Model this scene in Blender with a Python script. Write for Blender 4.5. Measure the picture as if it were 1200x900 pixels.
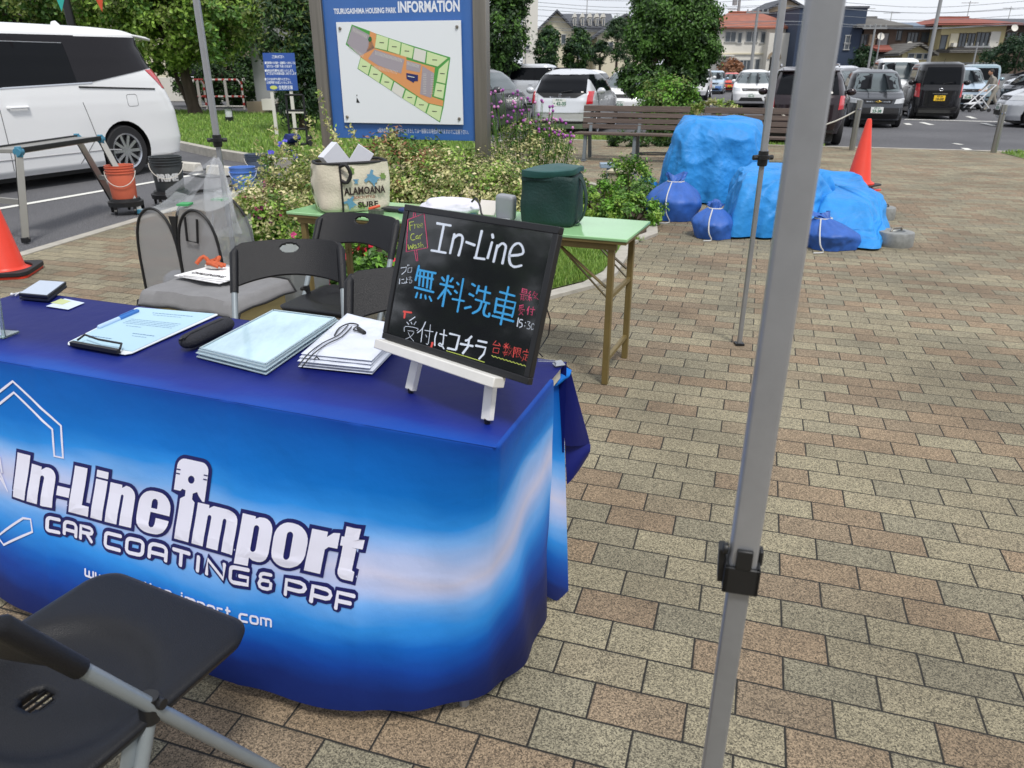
import bpy, bmesh, math, random
from mathutils import Vector, Matrix, noise
R = math.radians
rnd = random.Random(11)
SC = bpy.context.scene
for o in list(bpy.data.objects): bpy.data.objects.remove(o)

# ---------------------------------------------------------------- camera
CAMH = 1.37; PITCH = R(23.1); FPX = 867.0
cam_d = bpy.data.cameras.new('camera'); cam = bpy.data.objects.new('camera', cam_d)
SC.collection.objects.link(cam)
cam.location = (0, 0, CAMH); cam.rotation_euler = (R(90) - PITCH, 0, 0)
cam_d.sensor_width = 36; cam_d.lens = 36 * FPX / 1200; cam_d.clip_start = .05; cam_d.clip_end = 3000
cam_d.dof.use_dof = True; cam_d.dof.focus_distance = 2.6; cam_d.dof.aperture_fstop = 9
SC.camera = cam
# ---------------------------------------------------------------- world: overcast sky
SUN_EL, SUN_AZ = 60, 158          # sun high, behind the camera on the right
w = bpy.data.worlds.new('World'); SC.world = w; w.use_nodes = True
nt = w.node_tree; nt.nodes.clear()
wo = nt.nodes.new('ShaderNodeOutputWorld'); bg = nt.nodes.new('ShaderNodeBackground')
sky = nt.nodes.new('ShaderNodeTexSky'); sky.sky_type = 'NISHITA'; sky.sun_disc = False
sky.sun_elevation = R(SUN_EL); sky.sun_rotation = R(SUN_AZ); sky.air_density = 1.0; sky.dust_density = 2.0
tc = nt.nodes.new('ShaderNodeTexCoord'); nz = nt.nodes.new('ShaderNodeTexNoise')
nz.inputs['Scale'].default_value = 2.2; nz.inputs['Detail'].default_value = 5; nz.inputs['Roughness'].default_value = .55
cr = nt.nodes.new('ShaderNodeValToRGB')
cr.color_ramp.elements[0].position = .3; cr.color_ramp.elements[0].color = (6.0, 6.3, 6.9, 1)
cr.color_ramp.elements[1].position = .72; cr.color_ramp.elements[1].color = (7.9, 8.1, 8.6, 1)
mx = nt.nodes.new('ShaderNodeMix'); mx.data_type = 'RGBA'; mx.inputs[0].default_value = .9
mp = nt.nodes.new('ShaderNodeMapping'); mp.inputs['Scale'].default_value = (1, 1, 3.5)
nt.links.new(tc.outputs['Generated'], mp.inputs[0]); nt.links.new(mp.outputs[0], nz.inputs[0])
nt.links.new(nz.outputs[0], cr.inputs[0]); nt.links.new(sky.outputs[0], mx.inputs[6]); nt.links.new(cr.outputs[0], mx.inputs[7])
nt.links.new(mx.outputs[2], bg.inputs[0]); bg.inputs[1].default_value = .118
nt.links.new(bg.outputs[0], wo.inputs[0])
sl = bpy.data.lights.new('sun', 'SUN'); sl.energy = 2.5; sl.angle = R(11); sl.color = (1, .96, .9)
so = bpy.data.objects.new('sun', sl); SC.collection.objects.link(so)
# direction to the sun (Nishita rotation 0 = +Y, turning clockwise seen from above)
az = R(SUN_AZ); d = Vector((math.sin(az) * math.cos(R(SUN_EL)), math.cos(az) * math.cos(R(SUN_EL)), math.sin(R(SUN_EL))))
so.rotation_euler = d.to_track_quat('Z', 'Y').to_euler()
SC.view_settings.view_transform = 'Standard'; SC.view_settings.look = 'None'
SC.view_settings.exposure = 0.2; SC.view_settings.gamma = 1

# ---------------------------------------------------------------- helpers
_c, _s = math.cos(PITCH), math.sin(PITCH)
def ray(px, py):
    u = (px - 600) / FPX; v = (py - 450) / FPX
    return Vector((u, _c - v * _s, -(_s + v * _c)))
CAM = Vector((0, 0, CAMH))
def G(px, py, z=0):
    d = ray(px, py); k = (z - CAMH) / d.z; return CAM + d * k
def D(px, py, Y):
    d = ray(px, py); return CAM + d * (Y / d.y)
def onplane(px, py, p0, n):
    d = ray(px, py); k = (Vector(p0) - CAM).dot(n) / d.dot(n); return CAM + d * k
def lin(h):
    h = h.lstrip('#'); r = [int(h[i:i + 2], 16) / 255 for i in (0, 2, 4)]
    return tuple(x / 12.92 if x <= .04045 else ((x + .055) / 1.055) ** 2.4 for x in r)

MATS = {}
def mat(name, col, rough=.6, metal=0, var=.0, vscale=8, bump=0, bscale=60, spec=None, coat=0, trans=0, alpha=1, emit=None, ior=None, sub=0, stretch=None):
    if name in MATS: return MATS[name]
    if isinstance(col, str): col = lin(col)
    m = bpy.data.materials.new(name); m.use_nodes = True; t = m.node_tree; b = t.nodes['Principled BSDF']
    b.inputs['Base Color'].default_value = (*col, 1); b.inputs['Roughness'].default_value = rough; b.inputs['Metallic'].default_value = metal
    if spec is not None: b.inputs['Specular IOR Level'].default_value = spec
    if coat: b.inputs['Coat Weight'].default_value = coat; b.inputs['Coat Roughness'].default_value = .04
    if trans: b.inputs['Transmission Weight'].default_value = trans
    if ior: b.inputs['IOR'].default_value = ior
    if alpha < 1: b.inputs['Alpha'].default_value = alpha
    if emit: b.inputs['Emission Color'].default_value = (*emit[:3], 1); b.inputs['Emission Strength'].default_value = emit[3]
    tcn = None
    def coords():
        c = t.nodes.new('ShaderNodeTexCoord')
        if stretch:
            mm = t.nodes.new('ShaderNodeMapping'); mm.inputs['Scale'].default_value = stretch
            t.links.new(c.outputs['Object'], mm.inputs[0]); return mm.outputs[0]
        return c.outputs['Object']
    if var or bump: tcn = coords()
    if var:
        n = t.nodes.new('ShaderNodeTexNoise'); n.inputs['Scale'].default_value = vscale; n.inputs['Detail'].default_value = 6; n.inputs['Roughness'].default_value = .65
        t.links.new(tcn, n.inputs[0])
        r_ = t.nodes.new('ShaderNodeValToRGB'); e = r_.color_ramp.elements
        e[0].position = .3; e[1].position = .7
        e[0].color = (*[max(0, x * (1 - var)) for x in col], 1); e[1].color = (*[min(1, x * (1 + var)) for x in col], 1)
        t.links.new(n.outputs[0], r_.inputs[0]); t.links.new(r_.outputs[0], b.inputs['Base Color'])
        q = t.nodes.new('ShaderNodeMapRange'); q.inputs[3].default_value = max(.02, rough - var * .25); q.inputs[4].default_value = min(1, rough + var * .25)
        t.links.new(n.outputs[0], q.inputs[0]); t.links.new(q.outputs[0], b.inputs['Roughness'])
    if bump:
        n2 = t.nodes.new('ShaderNodeTexNoise'); n2.inputs['Scale'].default_value = bscale; n2.inputs['Detail'].default_value = 4
        t.links.new(tcn, n2.inputs[0]); bp = t.nodes.new('ShaderNodeBump'); bp.inputs['Strength'].default_value = bump; bp.inputs['Distance'].default_value = .01
        t.links.new(n2.outputs[0], bp.inputs['Height']); t.links.new(bp.outputs[0], b.inputs['Normal'])
    MATS[name] = m; return m
def leafmat(name, col, var=.25, trans=.25):
    if name in MATS: return MATS[name]
    if isinstance(col, str): col = lin(col)
    m = bpy.data.materials.new(name); m.use_nodes = True; t = m.node_tree; b = t.nodes['Principled BSDF']
    b.inputs['Roughness'].default_value = .5
    g = t.nodes.new('ShaderNodeNewGeometry'); r_ = t.nodes.new('ShaderNodeValToRGB'); e = r_.color_ramp.elements
    e[0].color = (*[x * (1 - var) for x in col], 1); e[1].color = (*[min(1, x * (1 + var * 1.6)) for x in col], 1)
    t.links.new(g.outputs['Random Per Island'], r_.inputs[0]); t.links.new(r_.outputs[0], b.inputs['Base Color'])
    tl = t.nodes.new('ShaderNodeBsdfTranslucent'); t.links.new(r_.outputs[0], tl.inputs[0])
    ms = t.nodes.new('ShaderNodeMixShader'); ms.inputs[0].default_value = trans
    t.links.new(b.outputs[0], ms.inputs[1]); t.links.new(tl.outputs[0], ms.inputs[2]); t.links.new(ms.outputs[0], t.nodes['Material Output'].inputs[0])
    MATS[name] = m; return m

class MB:
    def __init__(s): s.v = []; s.f = []; s.m = []; s.uvf = None
    def add(s, vs, fs, mi=0, M=None):
        b = len(s.v); s.v += [(M @ Vector(v)) if M else Vector(v) for v in vs]
        for f in fs: s.f.append([b + i for i in f]); s.m.append(mi)
        return s
    def box(s, c, d, rz=0, mi=0, M=None, rx=0, ry=0, tap=1.0):
        x, y, z = [q / 2 for q in d]
        T = Matrix.Translation(c) @ Matrix.Rotation(rz, 4, 'Z') @ Matrix.Rotation(rx, 4, 'X') @ Matrix.Rotation(ry, 4, 'Y')
        if M: T = M @ T
        vs = [(-x, -y, -z), (x, -y, -z), (x, y, -z), (-x, y, -z), (-x * tap, -y * tap, z), (x * tap, -y * tap, z), (x * tap, y * tap, z), (-x * tap, y * tap, z)]
        return s.add(vs, [(3, 2, 1, 0), (4, 5, 6, 7), (0, 1, 5, 4), (1, 2, 6, 5), (2, 3, 7, 6), (3, 0, 4, 7)], mi, T)
    def beam(s, a, b, w, h, mi=0, up=(0, 0, 1)):
        a = Vector(a); b = Vector(b); z = (b - a); L = z.length; z.normalize(); u = Vector(up)
        x = u.cross(z)
        if x.length < 1e-4: x = Vector((1, 0, 0)).cross(z)
        x.normalize(); y = z.cross(x)
        M = Matrix.Translation((a + b) / 2) @ Matrix((x, y, z)).transposed().to_4x4()
        return s.box((0, 0, 0), (w, h, L), mi=mi, M=M)
    def tube(s, pts, r, n=8, mi=0, closed=False, cap=True, flat=1.0):
        pts = [Vector(p) for p in pts]; N = len(pts); rs = r if isinstance(r, (list, tuple)) else [r] * N
        tans = []
        for i in range(N):
            if closed: t = pts[(i + 1) % N] - pts[i - 1]
            else: t = pts[min(i + 1, N - 1)] - pts[max(i - 1, 0)]
            tans.append(t.normalized() if t.length > 1e-9 else Vector((0, 0, 1)))
        a = Vector((0, 0, 1)) if abs(tans[0].z) < .9 else Vector((1, 0, 0))
        nrm = (a - tans[0] * a.dot(tans[0])).normalized(); vs = []; fs = []
        for i in range(N):
            nrm = (nrm - tans[i] * nrm.dot(tans[i])).normalized(); bn = tans[i].cross(nrm)
            for k in range(n):
                th = 2 * math.pi * k / n; vs.append(pts[i] + (nrm * math.cos(th) * flat + bn * math.sin(th)) * rs[i])
        for i in range(N if closed else N - 1):
            j = (i + 1) % N
            for k in range(n):
                l = (k + 1) % n; fs.append((i * n + k, i * n + l, j * n + l, j * n + k))
        if cap and not closed: fs.append(tuple(range(n - 1, -1, -1))); fs.append(tuple((N - 1) * n + k for k in range(n)))
        return s.add(vs, fs, mi)
    def lathe(s, prof, n=24, M=None, mi=0, capb=True, capt=True):
        vs = []; fs = []
        for r, z in prof:
            for k in range(n):
                th = 2 * math.pi * k / n; vs.append((r * math.cos(th), r * math.sin(th), z))
        for i in range(len(prof) - 1):
            for k in range(n):
                l = (k + 1) % n; fs.append((i * n + k, i * n + l, (i + 1) * n + l, (i + 1) * n + k))
        if capb: fs.append(tuple(range(n - 1, -1, -1)))
        if capt: fs.append(tuple((len(prof) - 1) * n + k for k in range(n)))
        return s.add(vs, fs, mi, M)
    def grid(s, fn, nu, nv, mi=0, M=None, closeu=False):
        vs = []; fs = []
        for j in range(nv + 1):
            for i in range(nu + (0 if closeu else 1)):
                vs.append(fn(i / nu, j / nv))
        W = nu if closeu else nu + 1
        for j in range(nv):
            for i in range(nu):
                k = (i + 1) % W if closeu else i + 1
                fs.append((j * W + i, j * W + k, (j + 1) * W + k, (j + 1) * W + i))
        return s.add(vs, fs, mi, M)
    def prism(s, poly, h, M=None, mi=0):
        n = len(poly); vs = [(x, y, 0) for x, y in poly] + [(x, y, h) for x, y in poly]
        fs = [tuple(range(n - 1, -1, -1)), tuple(range(n, 2 * n))] + [(i, (i + 1) % n, n + (i + 1) % n, n + i) for i in range(n)]
        return s.add(vs, fs, mi, M)
    def sheet(s, poly, z, mi=0):
        return s.add([(x, y, z) for x, y in poly], [tuple(range(len(poly)))], mi)
    def sphere(s, c, r, nu=12, nv=8, mi=0, M=None):
        r = r if isinstance(r, (tuple, list)) else (r, r, r)
        def f(u, v):
            th = 2 * math.pi * u; ph = math.pi * (v * .998 + .001) - math.pi / 2
            return (c[0] + r[0] * math.cos(ph) * math.cos(th), c[1] + r[1] * math.cos(ph) * math.sin(th), c[2] + r[2] * math.sin(ph))
        return s.grid(f, nu, nv, mi, M, closeu=True)
    def mesh(s, name, mats):
        me = bpy.data.meshes.new(name); me.from_pydata([tuple(v) for v in s.v], [], s.f)
        for m in (mats if isinstance(mats, (list, tuple)) else [mats]): me.materials.append(m)
        me.polygons.foreach_set('material_index', s.m)
        if s.uvf:
            uv = me.uv_layers.new(name='UVMap')
            for l in me.loops: uv.data[l.index].uv = s.uvf[l.vertex_index]
        me.update(); return me
def link(o): SC.collection.objects.link(o); return o
def smooth(me, ang=40):
    me.polygons.foreach_set('use_smooth', [True] * len(me.polygons))
    try: me.set_sharp_from_angle(angle=R(ang))
    except Exception: pass
def fixn(me):
    bm = bmesh.new(); bm.from_mesh(me); bmesh.ops.recalc_face_normals(bm, faces=bm.faces); bm.to_mesh(me); bm.free()
def obj(name, mb, mats, parent=None, sm=40, bev=0, world=False, label=None, recalc=True, sub=0, solid=0):
    me = mb.mesh(name, mats) if isinstance(mb, MB) else mb
    o = link(bpy.data.objects.new(name, me))
    if world and parent:
        root = parent
        while root.parent: root = root.parent
        T = root_mat(root).inverted(); me.transform(T)
    if recalc: fixn(me)
    if sm: smooth(me, sm)
    if parent: o.parent = parent
    if solid: m = o.modifiers.new('solid', 'SOLIDIFY'); m.thickness = solid; m.offset = -1
    if sub: m = o.modifiers.new('sub', 'SUBSURF'); m.levels = sub; m.render_levels = sub
    if bev: m = o.modifiers.new('bevel', 'BEVEL'); m.width = bev; m.segments = 2; m.limit_method = 'ANGLE'; m.angle_limit = R(35)
    if label: o['label'] = label
    return o
def root_mat(o): return Matrix.Translation(o.location) @ Matrix.Rotation(o.rotation_euler.z, 4, 'Z')
def tag(o, label, cat, group=None):
    o['label'] = label; o['category'] = cat
    if group: o['group'] = group
    return o
def thing(name, label, cat, loc=(0, 0, 0), rz=0, group=None):
    o = link(bpy.data.objects.new(name, None)); o.empty_display_size = .1
    o.location = loc; o.rotation_euler = (0, 0, rz); return tag(o, label, cat, group)
def struct(name, mb, m, kind='structure', sm=0):
    o = obj(name, mb, m, sm=sm); o['kind'] = kind; return o
def dup(root, loc, rz=None, label=None, group=None, scale=None):
    r = root.copy(); link(r); r.location = loc
    if rz is not None: r.rotation_euler = (0, 0, rz)
    if scale: r.scale = (scale,) * 3
    if label: r['label'] = label
    if group: r['group'] = group
    for ch in list(root.children):
        c = ch.copy(); link(c); c.parent = r
        for g in ch.children: q = g.copy(); link(q); q.parent = c
    return r
def arc(cx, cy, r, a0, a1, n=8): return [(cx + r * math.cos(R(a0 + (a1 - a0) * i / n)), cy + r * math.sin(R(a0 + (a1 - a0) * i / n))) for i in range(n + 1)]
def rrect(w, h, r, n=5, cx=0, cy=0):
    return arc(cx + w / 2 - r, cy + h / 2 - r, r, 0, 90, n) + arc(cx - w / 2 + r, cy + h / 2 - r, r, 90, 180, n) + arc(cx - w / 2 + r, cy - h / 2 + r, r, 180, 270, n) + arc(cx + w / 2 - r, cy - h / 2 + r, r, 270, 360, n)
# flat text / glyph meshes -> (verts2d, faces)
def curve2d(cu, cut=0):
    o = link(bpy.data.objects.new('tmp', cu)); bpy.context.view_layer.update()
    dg = bpy.context.evaluated_depsgraph_get(); me = bpy.data.meshes.new_from_object(o.evaluated_get(dg))
    bm = bmesh.new(); bm.from_mesh(me)
    bmesh.ops.remove_doubles(bm, verts=bm.verts, dist=1e-5)
    if cut:
        xs = [v.co.x for v in bm.verts]; ys = [v.co.y for v in bm.verts]
        if xs:
            for ax, a, b in (((1, 0, 0), min(xs), max(xs)), ((0, 1, 0), min(ys), max(ys))):
                k = math.floor(a / cut) + 1
                while k * cut < b:
                    p = Vector(ax) * (k * cut); k += 1
                    bmesh.ops.bisect_plane(bm, geom=bm.verts[:] + bm.edges[:] + bm.faces[:], plane_co=p, plane_no=ax, dist=1e-6)
    bm.verts.index_update(); vs = [(v.co.x, v.co.y) for v in bm.verts]; fs = [[v.index for v in f.verts] for f in bm.faces if f.calc_area() > 1e-10]
    bm.free(); bpy.data.objects.remove(o); bpy.data.meshes.remove(me); bpy.data.curves.remove(cu)
    return vs, fs
def text2d(s, size=1, offset=0, shear=0, align='LEFT', cut=0, sx=1, space=1, res=3):
    cu = bpy.data.curves.new('t', 'FONT'); cu.body = s; cu.size = size; cu.offset = offset; cu.shear = shear; cu.align_x = align; cu.space_character = space; cu.resolution_u = res
    cu.fill_mode = 'FRONT'
    vs, fs = curve2d(cu, cut); return [(x * sx, y) for x, y in vs], fs
def poly2d(loops, offset=0, cut=0):
    cu = bpy.data.curves.new('p', 'CURVE'); cu.dimensions = '2D'; cu.fill_mode = 'BOTH'; cu.offset = offset
    for lp in loops:
        sp = cu.splines.new('POLY'); sp.points.add(len(lp) - 1); sp.use_cyclic_u = True
        for i, p in enumerate(lp): sp.points[i].co = (p[0], p[1], 0, 1)
    return curve2d(cu, cut)
def ribbon(mb, pts, w, fn, mi=0, z=0, jit=.12):
    # a hand-drawn stroke: 2d polyline -> flat strip with rounded ends, mapped by fn(x, y, z)
    P = [Vector(p) for p in pts]
    if len(P) == 2: P = [P[0], P[0].lerp(P[1], .5), P[1]]
    n = len(P); L = []; Rr = []
    for i in range(n):
        t = (P[min(i + 1, n - 1)] - P[max(i - 1, 0)])
        t = t.normalized() if t.length else Vector((1, 0)); nn = Vector((-t.y, t.x)) * w / 2 * (1 + rnd.uniform(-jit, jit))
        L.append(P[i] + nn); Rr.append(P[i] - nn)
    t0 = (P[1] - P[0]).normalized() * w * .3; t1 = (P[-1] - P[-2]).normalized() * w * .3
    loopv = []
    s0 = [(L[0] - P[0]) * .5 + P[0] - t0, (Rr[0] - P[0]) * .5 + P[0] - t0]; s1 = [(L[-1] - P[-1]) * .5 + P[-1] + t1, (Rr[-1] - P[-1]) * .5 + P[-1] + t1]
    rows = [(s0[0], s0[1])] + list(zip(L, Rr)) + [(s1[0], s1[1])]
    vs = []; fs = []
    for a, b in rows: vs += [fn(a.x, a.y, z), fn(b.x, b.y, z)]
    for i in range(len(rows) - 1): fs.append((2 * i, 2 * i + 1, 2 * i + 3, 2 * i + 2))
    mb.add(vs, fs, mi)
def smoothpts(pts, n=4):
    P = [Vector(p) for p in pts]; out = []
    for i in range(len(P) - 1):
        p0 = P[max(i - 1, 0)]; p1 = P[i]; p2 = P[i + 1]; p3 = P[min(i + 2, len(P) - 1)]
        for k in range(n):
            t = k / n; out.append(.5 * ((2 * p1) + (p2 - p0) * t + (2 * p0 - 5 * p1 + 4 * p2 - p3) * t * t + (3 * p1 - p0 - 3 * p2 + p3) * t ** 3))
    out.append(P[-1]); return out
D1 = Vector((math.sin(R(17.5)), math.cos(R(17.5)), 0))     # direction the paving courses run away
D2 = Vector((D1.y, -D1.x, 0))                                # along the courses, to the right

# ---------------------------------------------------------------- setting: ground
def asphalt():
    m = bpy.data.materials.new('asphalt'); m.use_nodes = True; t = m.node_tree; b = t.nodes['Principled BSDF']; b.inputs['Roughness'].default_value = .9
    c = t.nodes.new('ShaderNodeTexCoord')
    n1 = t.nodes.new('ShaderNodeTexNoise'); n1.inputs['Scale'].default_value = 90; n1.inputs['Detail'].default_value = 3
    n2 = t.nodes.new('ShaderNodeTexNoise'); n2.inputs['Scale'].default_value = .35; n2.inputs['Detail'].default_value = 6
    t.links.new(c.outputs['Object'], n1.inputs[0]); t.links.new(c.outputs['Object'], n2.inputs[0])
    r1 = t.nodes.new('ShaderNodeValToRGB'); e = r1.color_ramp.elements; e[0].position = .35; e[0].color = (.025, .026, .03, 1); e[1].position = .72; e[1].color = (.19, .19, .20, 1)
    r2 = t.nodes.new('ShaderNodeValToRGB'); e = r2.color_ramp.elements; e[0].position = .3; e[0].color = (.75, .75, .78, 1); e[1].position = .7; e[1].color = (1.25, 1.25, 1.25, 1)
    t.links.new(n1.outputs[0], r1.inputs[0]); t.links.new(n2.outputs[0], r2.inputs[0])
    mm = t.nodes.new('ShaderNodeMix'); mm.data_type = 'RGBA'; mm.blend_type = 'MULTIPLY'; mm.inputs[0].default_value = 1
    t.links.new(r1.outputs[0], mm.inputs[6]); t.links.new(r2.outputs[0], mm.inputs[7]); t.links.new(mm.outputs[2], b.inputs['Base Color'])
    bp = t.nodes.new('ShaderNodeBump'); bp.inputs['Strength'].default_value = .5; bp.inputs['Distance'].default_value = .01
    t.links.new(n1.outputs[0], bp.inputs['Height']); t.links.new(bp.outputs[0], b.inputs['Normal'])
    return m
M_ASPH = asphalt()
g = MB(); g.add([(-700, -200, -.012), (900, -200, -.012), (900, 1400, -.012), (-700, 1400, -.012)], [(0, 1, 2, 3)])
struct('ground', g, M_ASPH)
def pavers():
    m = bpy.data.materials.new('concrete_pavers'); m.use_nodes = True; t = m.node_tree; b = t.nodes['Principled BSDF']; b.inputs['Roughness'].default_value = .88
    N = t.nodes.new; Lk = t.links.new
    c = N('ShaderNodeTexCoord'); mp = N('ShaderNodeMapping'); mp.inputs['Rotation'].default_value = (0, 0, R(17.5)); Lk(c.outputs['Object'], mp.inputs[0])
    # a slight wobble so that joints are not ruler-straight
    nw = N('ShaderNodeTexNoise'); nw.inputs['Scale'].default_value = 3.0; Lk(mp.outputs[0], nw.inputs[0])
    vm = N('ShaderNodeVectorMath'); vm.operation = 'SUBTRACT'; vm.inputs[1].default_value = (.5, .5, .5); Lk(nw.outputs['Color'], vm.inputs[0])
    vs_ = N('ShaderNodeVectorMath'); vs_.operation = 'SCALE'; vs_.inputs['Scale'].default_value = .006; Lk(vm.outputs[0], vs_.inputs[0])
    va = N('ShaderNodeVectorMath'); va.operation = 'ADD'; Lk(mp.outputs[0], va.inputs[0]); Lk(vs_.outputs[0], va.inputs[1])
    def brick(w, h, mort, ms=0.1, bias=0):
        k = N('ShaderNodeTexBrick'); Lk(va.outputs[0], k.inputs[0]); k.inputs['Scale'].default_value = 1; k.inputs['Brick Width'].default_value = w
        k.inputs['Row Height'].default_value = h; k.inputs['Mortar Size'].default_value = mort; k.inputs['Mortar Smooth'].default_value = ms; k.offset = .5; k.inputs['Bias'].default_value = bias; return k
    k1 = brick(.2165, .1137, .0024); k1.inputs['Color1'].default_value = (0, 0, 0, 1); k1.inputs['Color2'].default_value = (1, 1, 1, 1); k1.inputs['Mortar'].default_value = (.5, .5, .5, 1)
    cr = N('ShaderNodeValToRGB'); e = cr.color_ramp.elements; e[0].position = 0; e[0].color = (.195, .178, .132, 1); e[1].position = 1; e[1].color = (.168, .131, .095, 1)
    for p, col in ((.22, (.222, .204, .150, 1)), (.42, (.168, .158, .122, 1)), (.56, (.205, .186, .137, 1)), (.66, (.172, .138, .102, 1)), (.84, (.205, .158, .112, 1))):
        q = e.new(p); q.color = col
    Lk(k1.outputs['Color'], cr.inputs[0])
    # aggregate speckle
    n0 = N('ShaderNodeTexVoronoi'); n0.inputs['Scale'].default_value = 340; Lk(mp.outputs[0], n0.inputs['Vector']); n1 = N('ShaderNodeSeparateColor'); Lk(n0.outputs['Color'], n1.inputs[0])
    s1 = N('ShaderNodeValToRGB'); e = s1.color_ramp.elements; e[0].position = .0; e[0].color = (.26, .25, .235, 1); e[1].position = 1; e[1].color = (2.1, 2.04, 1.9, 1); Lk(n1.outputs[0], s1.inputs[0])
    m1 = N('ShaderNodeMix'); m1.data_type = 'RGBA'; m1.blend_type = 'MULTIPLY'; m1.inputs[0].default_value = .9; Lk(cr.outputs[0], m1.inputs[6]); Lk(s1.outputs[0], m1.inputs[7])
    # large soiling
    n2 = N('ShaderNodeTexNoise'); n2.inputs['Scale'].default_value = 1.1; n2.inputs['Detail'].default_value = 7; n2.inputs['Roughness'].default_value = .6; Lk(c.outputs['Object'], n2.inputs[0])
    s2 = N('ShaderNodeValToRGB'); e = s2.color_ramp.elements; e[0].position = .32; e[0].color = (.66, .65, .63, 1); e[1].position = .66; e[1].color = (1.18, 1.17, 1.13, 1); Lk(n2.outputs[0], s2.inputs[0])
    m2 = N('ShaderNodeMix'); m2.data_type = 'RGBA'; m2.blend_type = 'MULTIPLY'; m2.inputs[0].default_value = 1; Lk(m1.outputs[2], m2.inputs[6]); Lk(s2.outputs[0], m2.inputs[7])
    m3 = N('ShaderNodeMix'); m3.data_type = 'RGBA'; Lk(k1.outputs['Fac'], m3.inputs[0]); Lk(m2.outputs[2], m3.inputs[6]); m3.inputs[7].default_value = (.018, .017, .014, 1)
    Lk(m3.outputs[2], b.inputs['Base Color'])
    k2 = brick(.2165, .1137, .005, .9); inv = N('ShaderNodeMath'); inv.operation = 'MULTIPLY_ADD'; inv.inputs[1].default_value = -1.0; inv.inputs[2].default_value = 1; Lk(k2.outputs['Fac'], inv.inputs[0])
    ad = N('ShaderNodeMath'); ad.operation = 'MULTIPLY_ADD'; ad.inputs[1].default_value = .25; Lk(n1.outputs[0], ad.inputs[0]); Lk(inv.outputs[0], ad.inputs[2])
    bp = N('ShaderNodeBump'); bp.inputs['Strength'].default_value = .8; bp.inputs['Distance'].default_value = .004; Lk(ad.outputs[0], bp.inputs['Height']); Lk(bp.outputs[0], b.inputs['Normal'])
    return m
M_PAVE = pavers()
def gp(*pts): return [tuple(G(x, y).xy) for x, y in pts]
FE = G(980, 172).xy                                   # a point on the far edge of the paving
def fe(t): return (FE.x + D2.x * t, FE.y + D2.y * t)   # along that edge
kerbL = gp((-160, 355), (20, 300), (90, 279), (160, 258), (235, 236), (330, 214)) + [(-2.3, 12.2), fe(-6.3)]
pv = MB(); pv.sheet([(-8, -3), (14, -3), (14, 8), fe(4.6)] + [fe(0), fe(-6.3)] + kerbL[::-1][1:], 0)
struct('paving', pv, M_PAVE)
M_CONC = mat('kerb_concrete', '#a5a198', .9, var=.18, vscale=9, bump=.3, bscale=120)
kb = MB()
def strip(mb, pts, w, h, z0=-.012, mi=0):
    P = [Vector((p[0], p[1])) for p in pts]; n = len(P); L = []; Rr = []
    for i in range(n):
        t = (P[min(i + 1, n - 1)] - P[max(i - 1, 0)]).normalized(); q = Vector((-t.y, t.x)) * w / 2
        L.append(P[i] + q); Rr.append(P[i] - q)
    vs = []
    for a, b in zip(L, Rr): vs += [(a.x, a.y, z0), (a.x, a.y, z0 + h), (b.x, b.y, z0 + h), (b.x, b.y, z0)]
    fs = []
    for i in range(n - 1):
        o = 4 * i
        for k in range(3): fs.append((o + k, o + k + 1, o + k + 5, o + k + 4))
    fs += [(0, 1, 2, 3), (4 * n - 4, 4 * n - 3, 4 * n - 2, 4 * n - 1)]
    mb.add(vs, fs, mi)
strip(kb, kerbL, .11, .02); strip(kb, [fe(-6.3), fe(0), fe(5)], .12, .018)
struct('kerb', kb, M_CONC)
# painted lines
M_PAINT = mat('road_paint', '#d8d8d2', .7, var=.12, vscale=30)
ln = MB()
def line(a, b, w=.1, mb=None):
    a = Vector(a[:2]); b = Vector(b[:2]); t = (b - a).normalized(); q = Vector((-t.y, t.x)) * w / 2
    (mb or ln).add([(p.x, p.y, -.006) for p in (a + q, b + q, b - q, a - q)], [(0, 1, 2, 3)])
l0, l1 = G(20, 240), G(235, 203); line(l0 + (l0 - l1) * .8, l1, .11)
def gl(a, b, w=.1): line(G(*a), G(*b), w)
gl((1015, 170), (1023, 176), .12); gl((1130, 173), (1143, 178), .12); gl((1172, 178), (1165, 176), .12)
gl((1062, 144), (1066, 146), .15); gl((1080, 143), (1092, 146), .15); gl((1152, 144), (1166, 147), .15)
gl((1060, 139.5), (1200, 143), .22); gl((1134, 136), (1142, 138.5), .15); gl((1118, 167.5), (1127, 169), .1)
struct('parking_lines', ln, M_PAINT)
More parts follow.
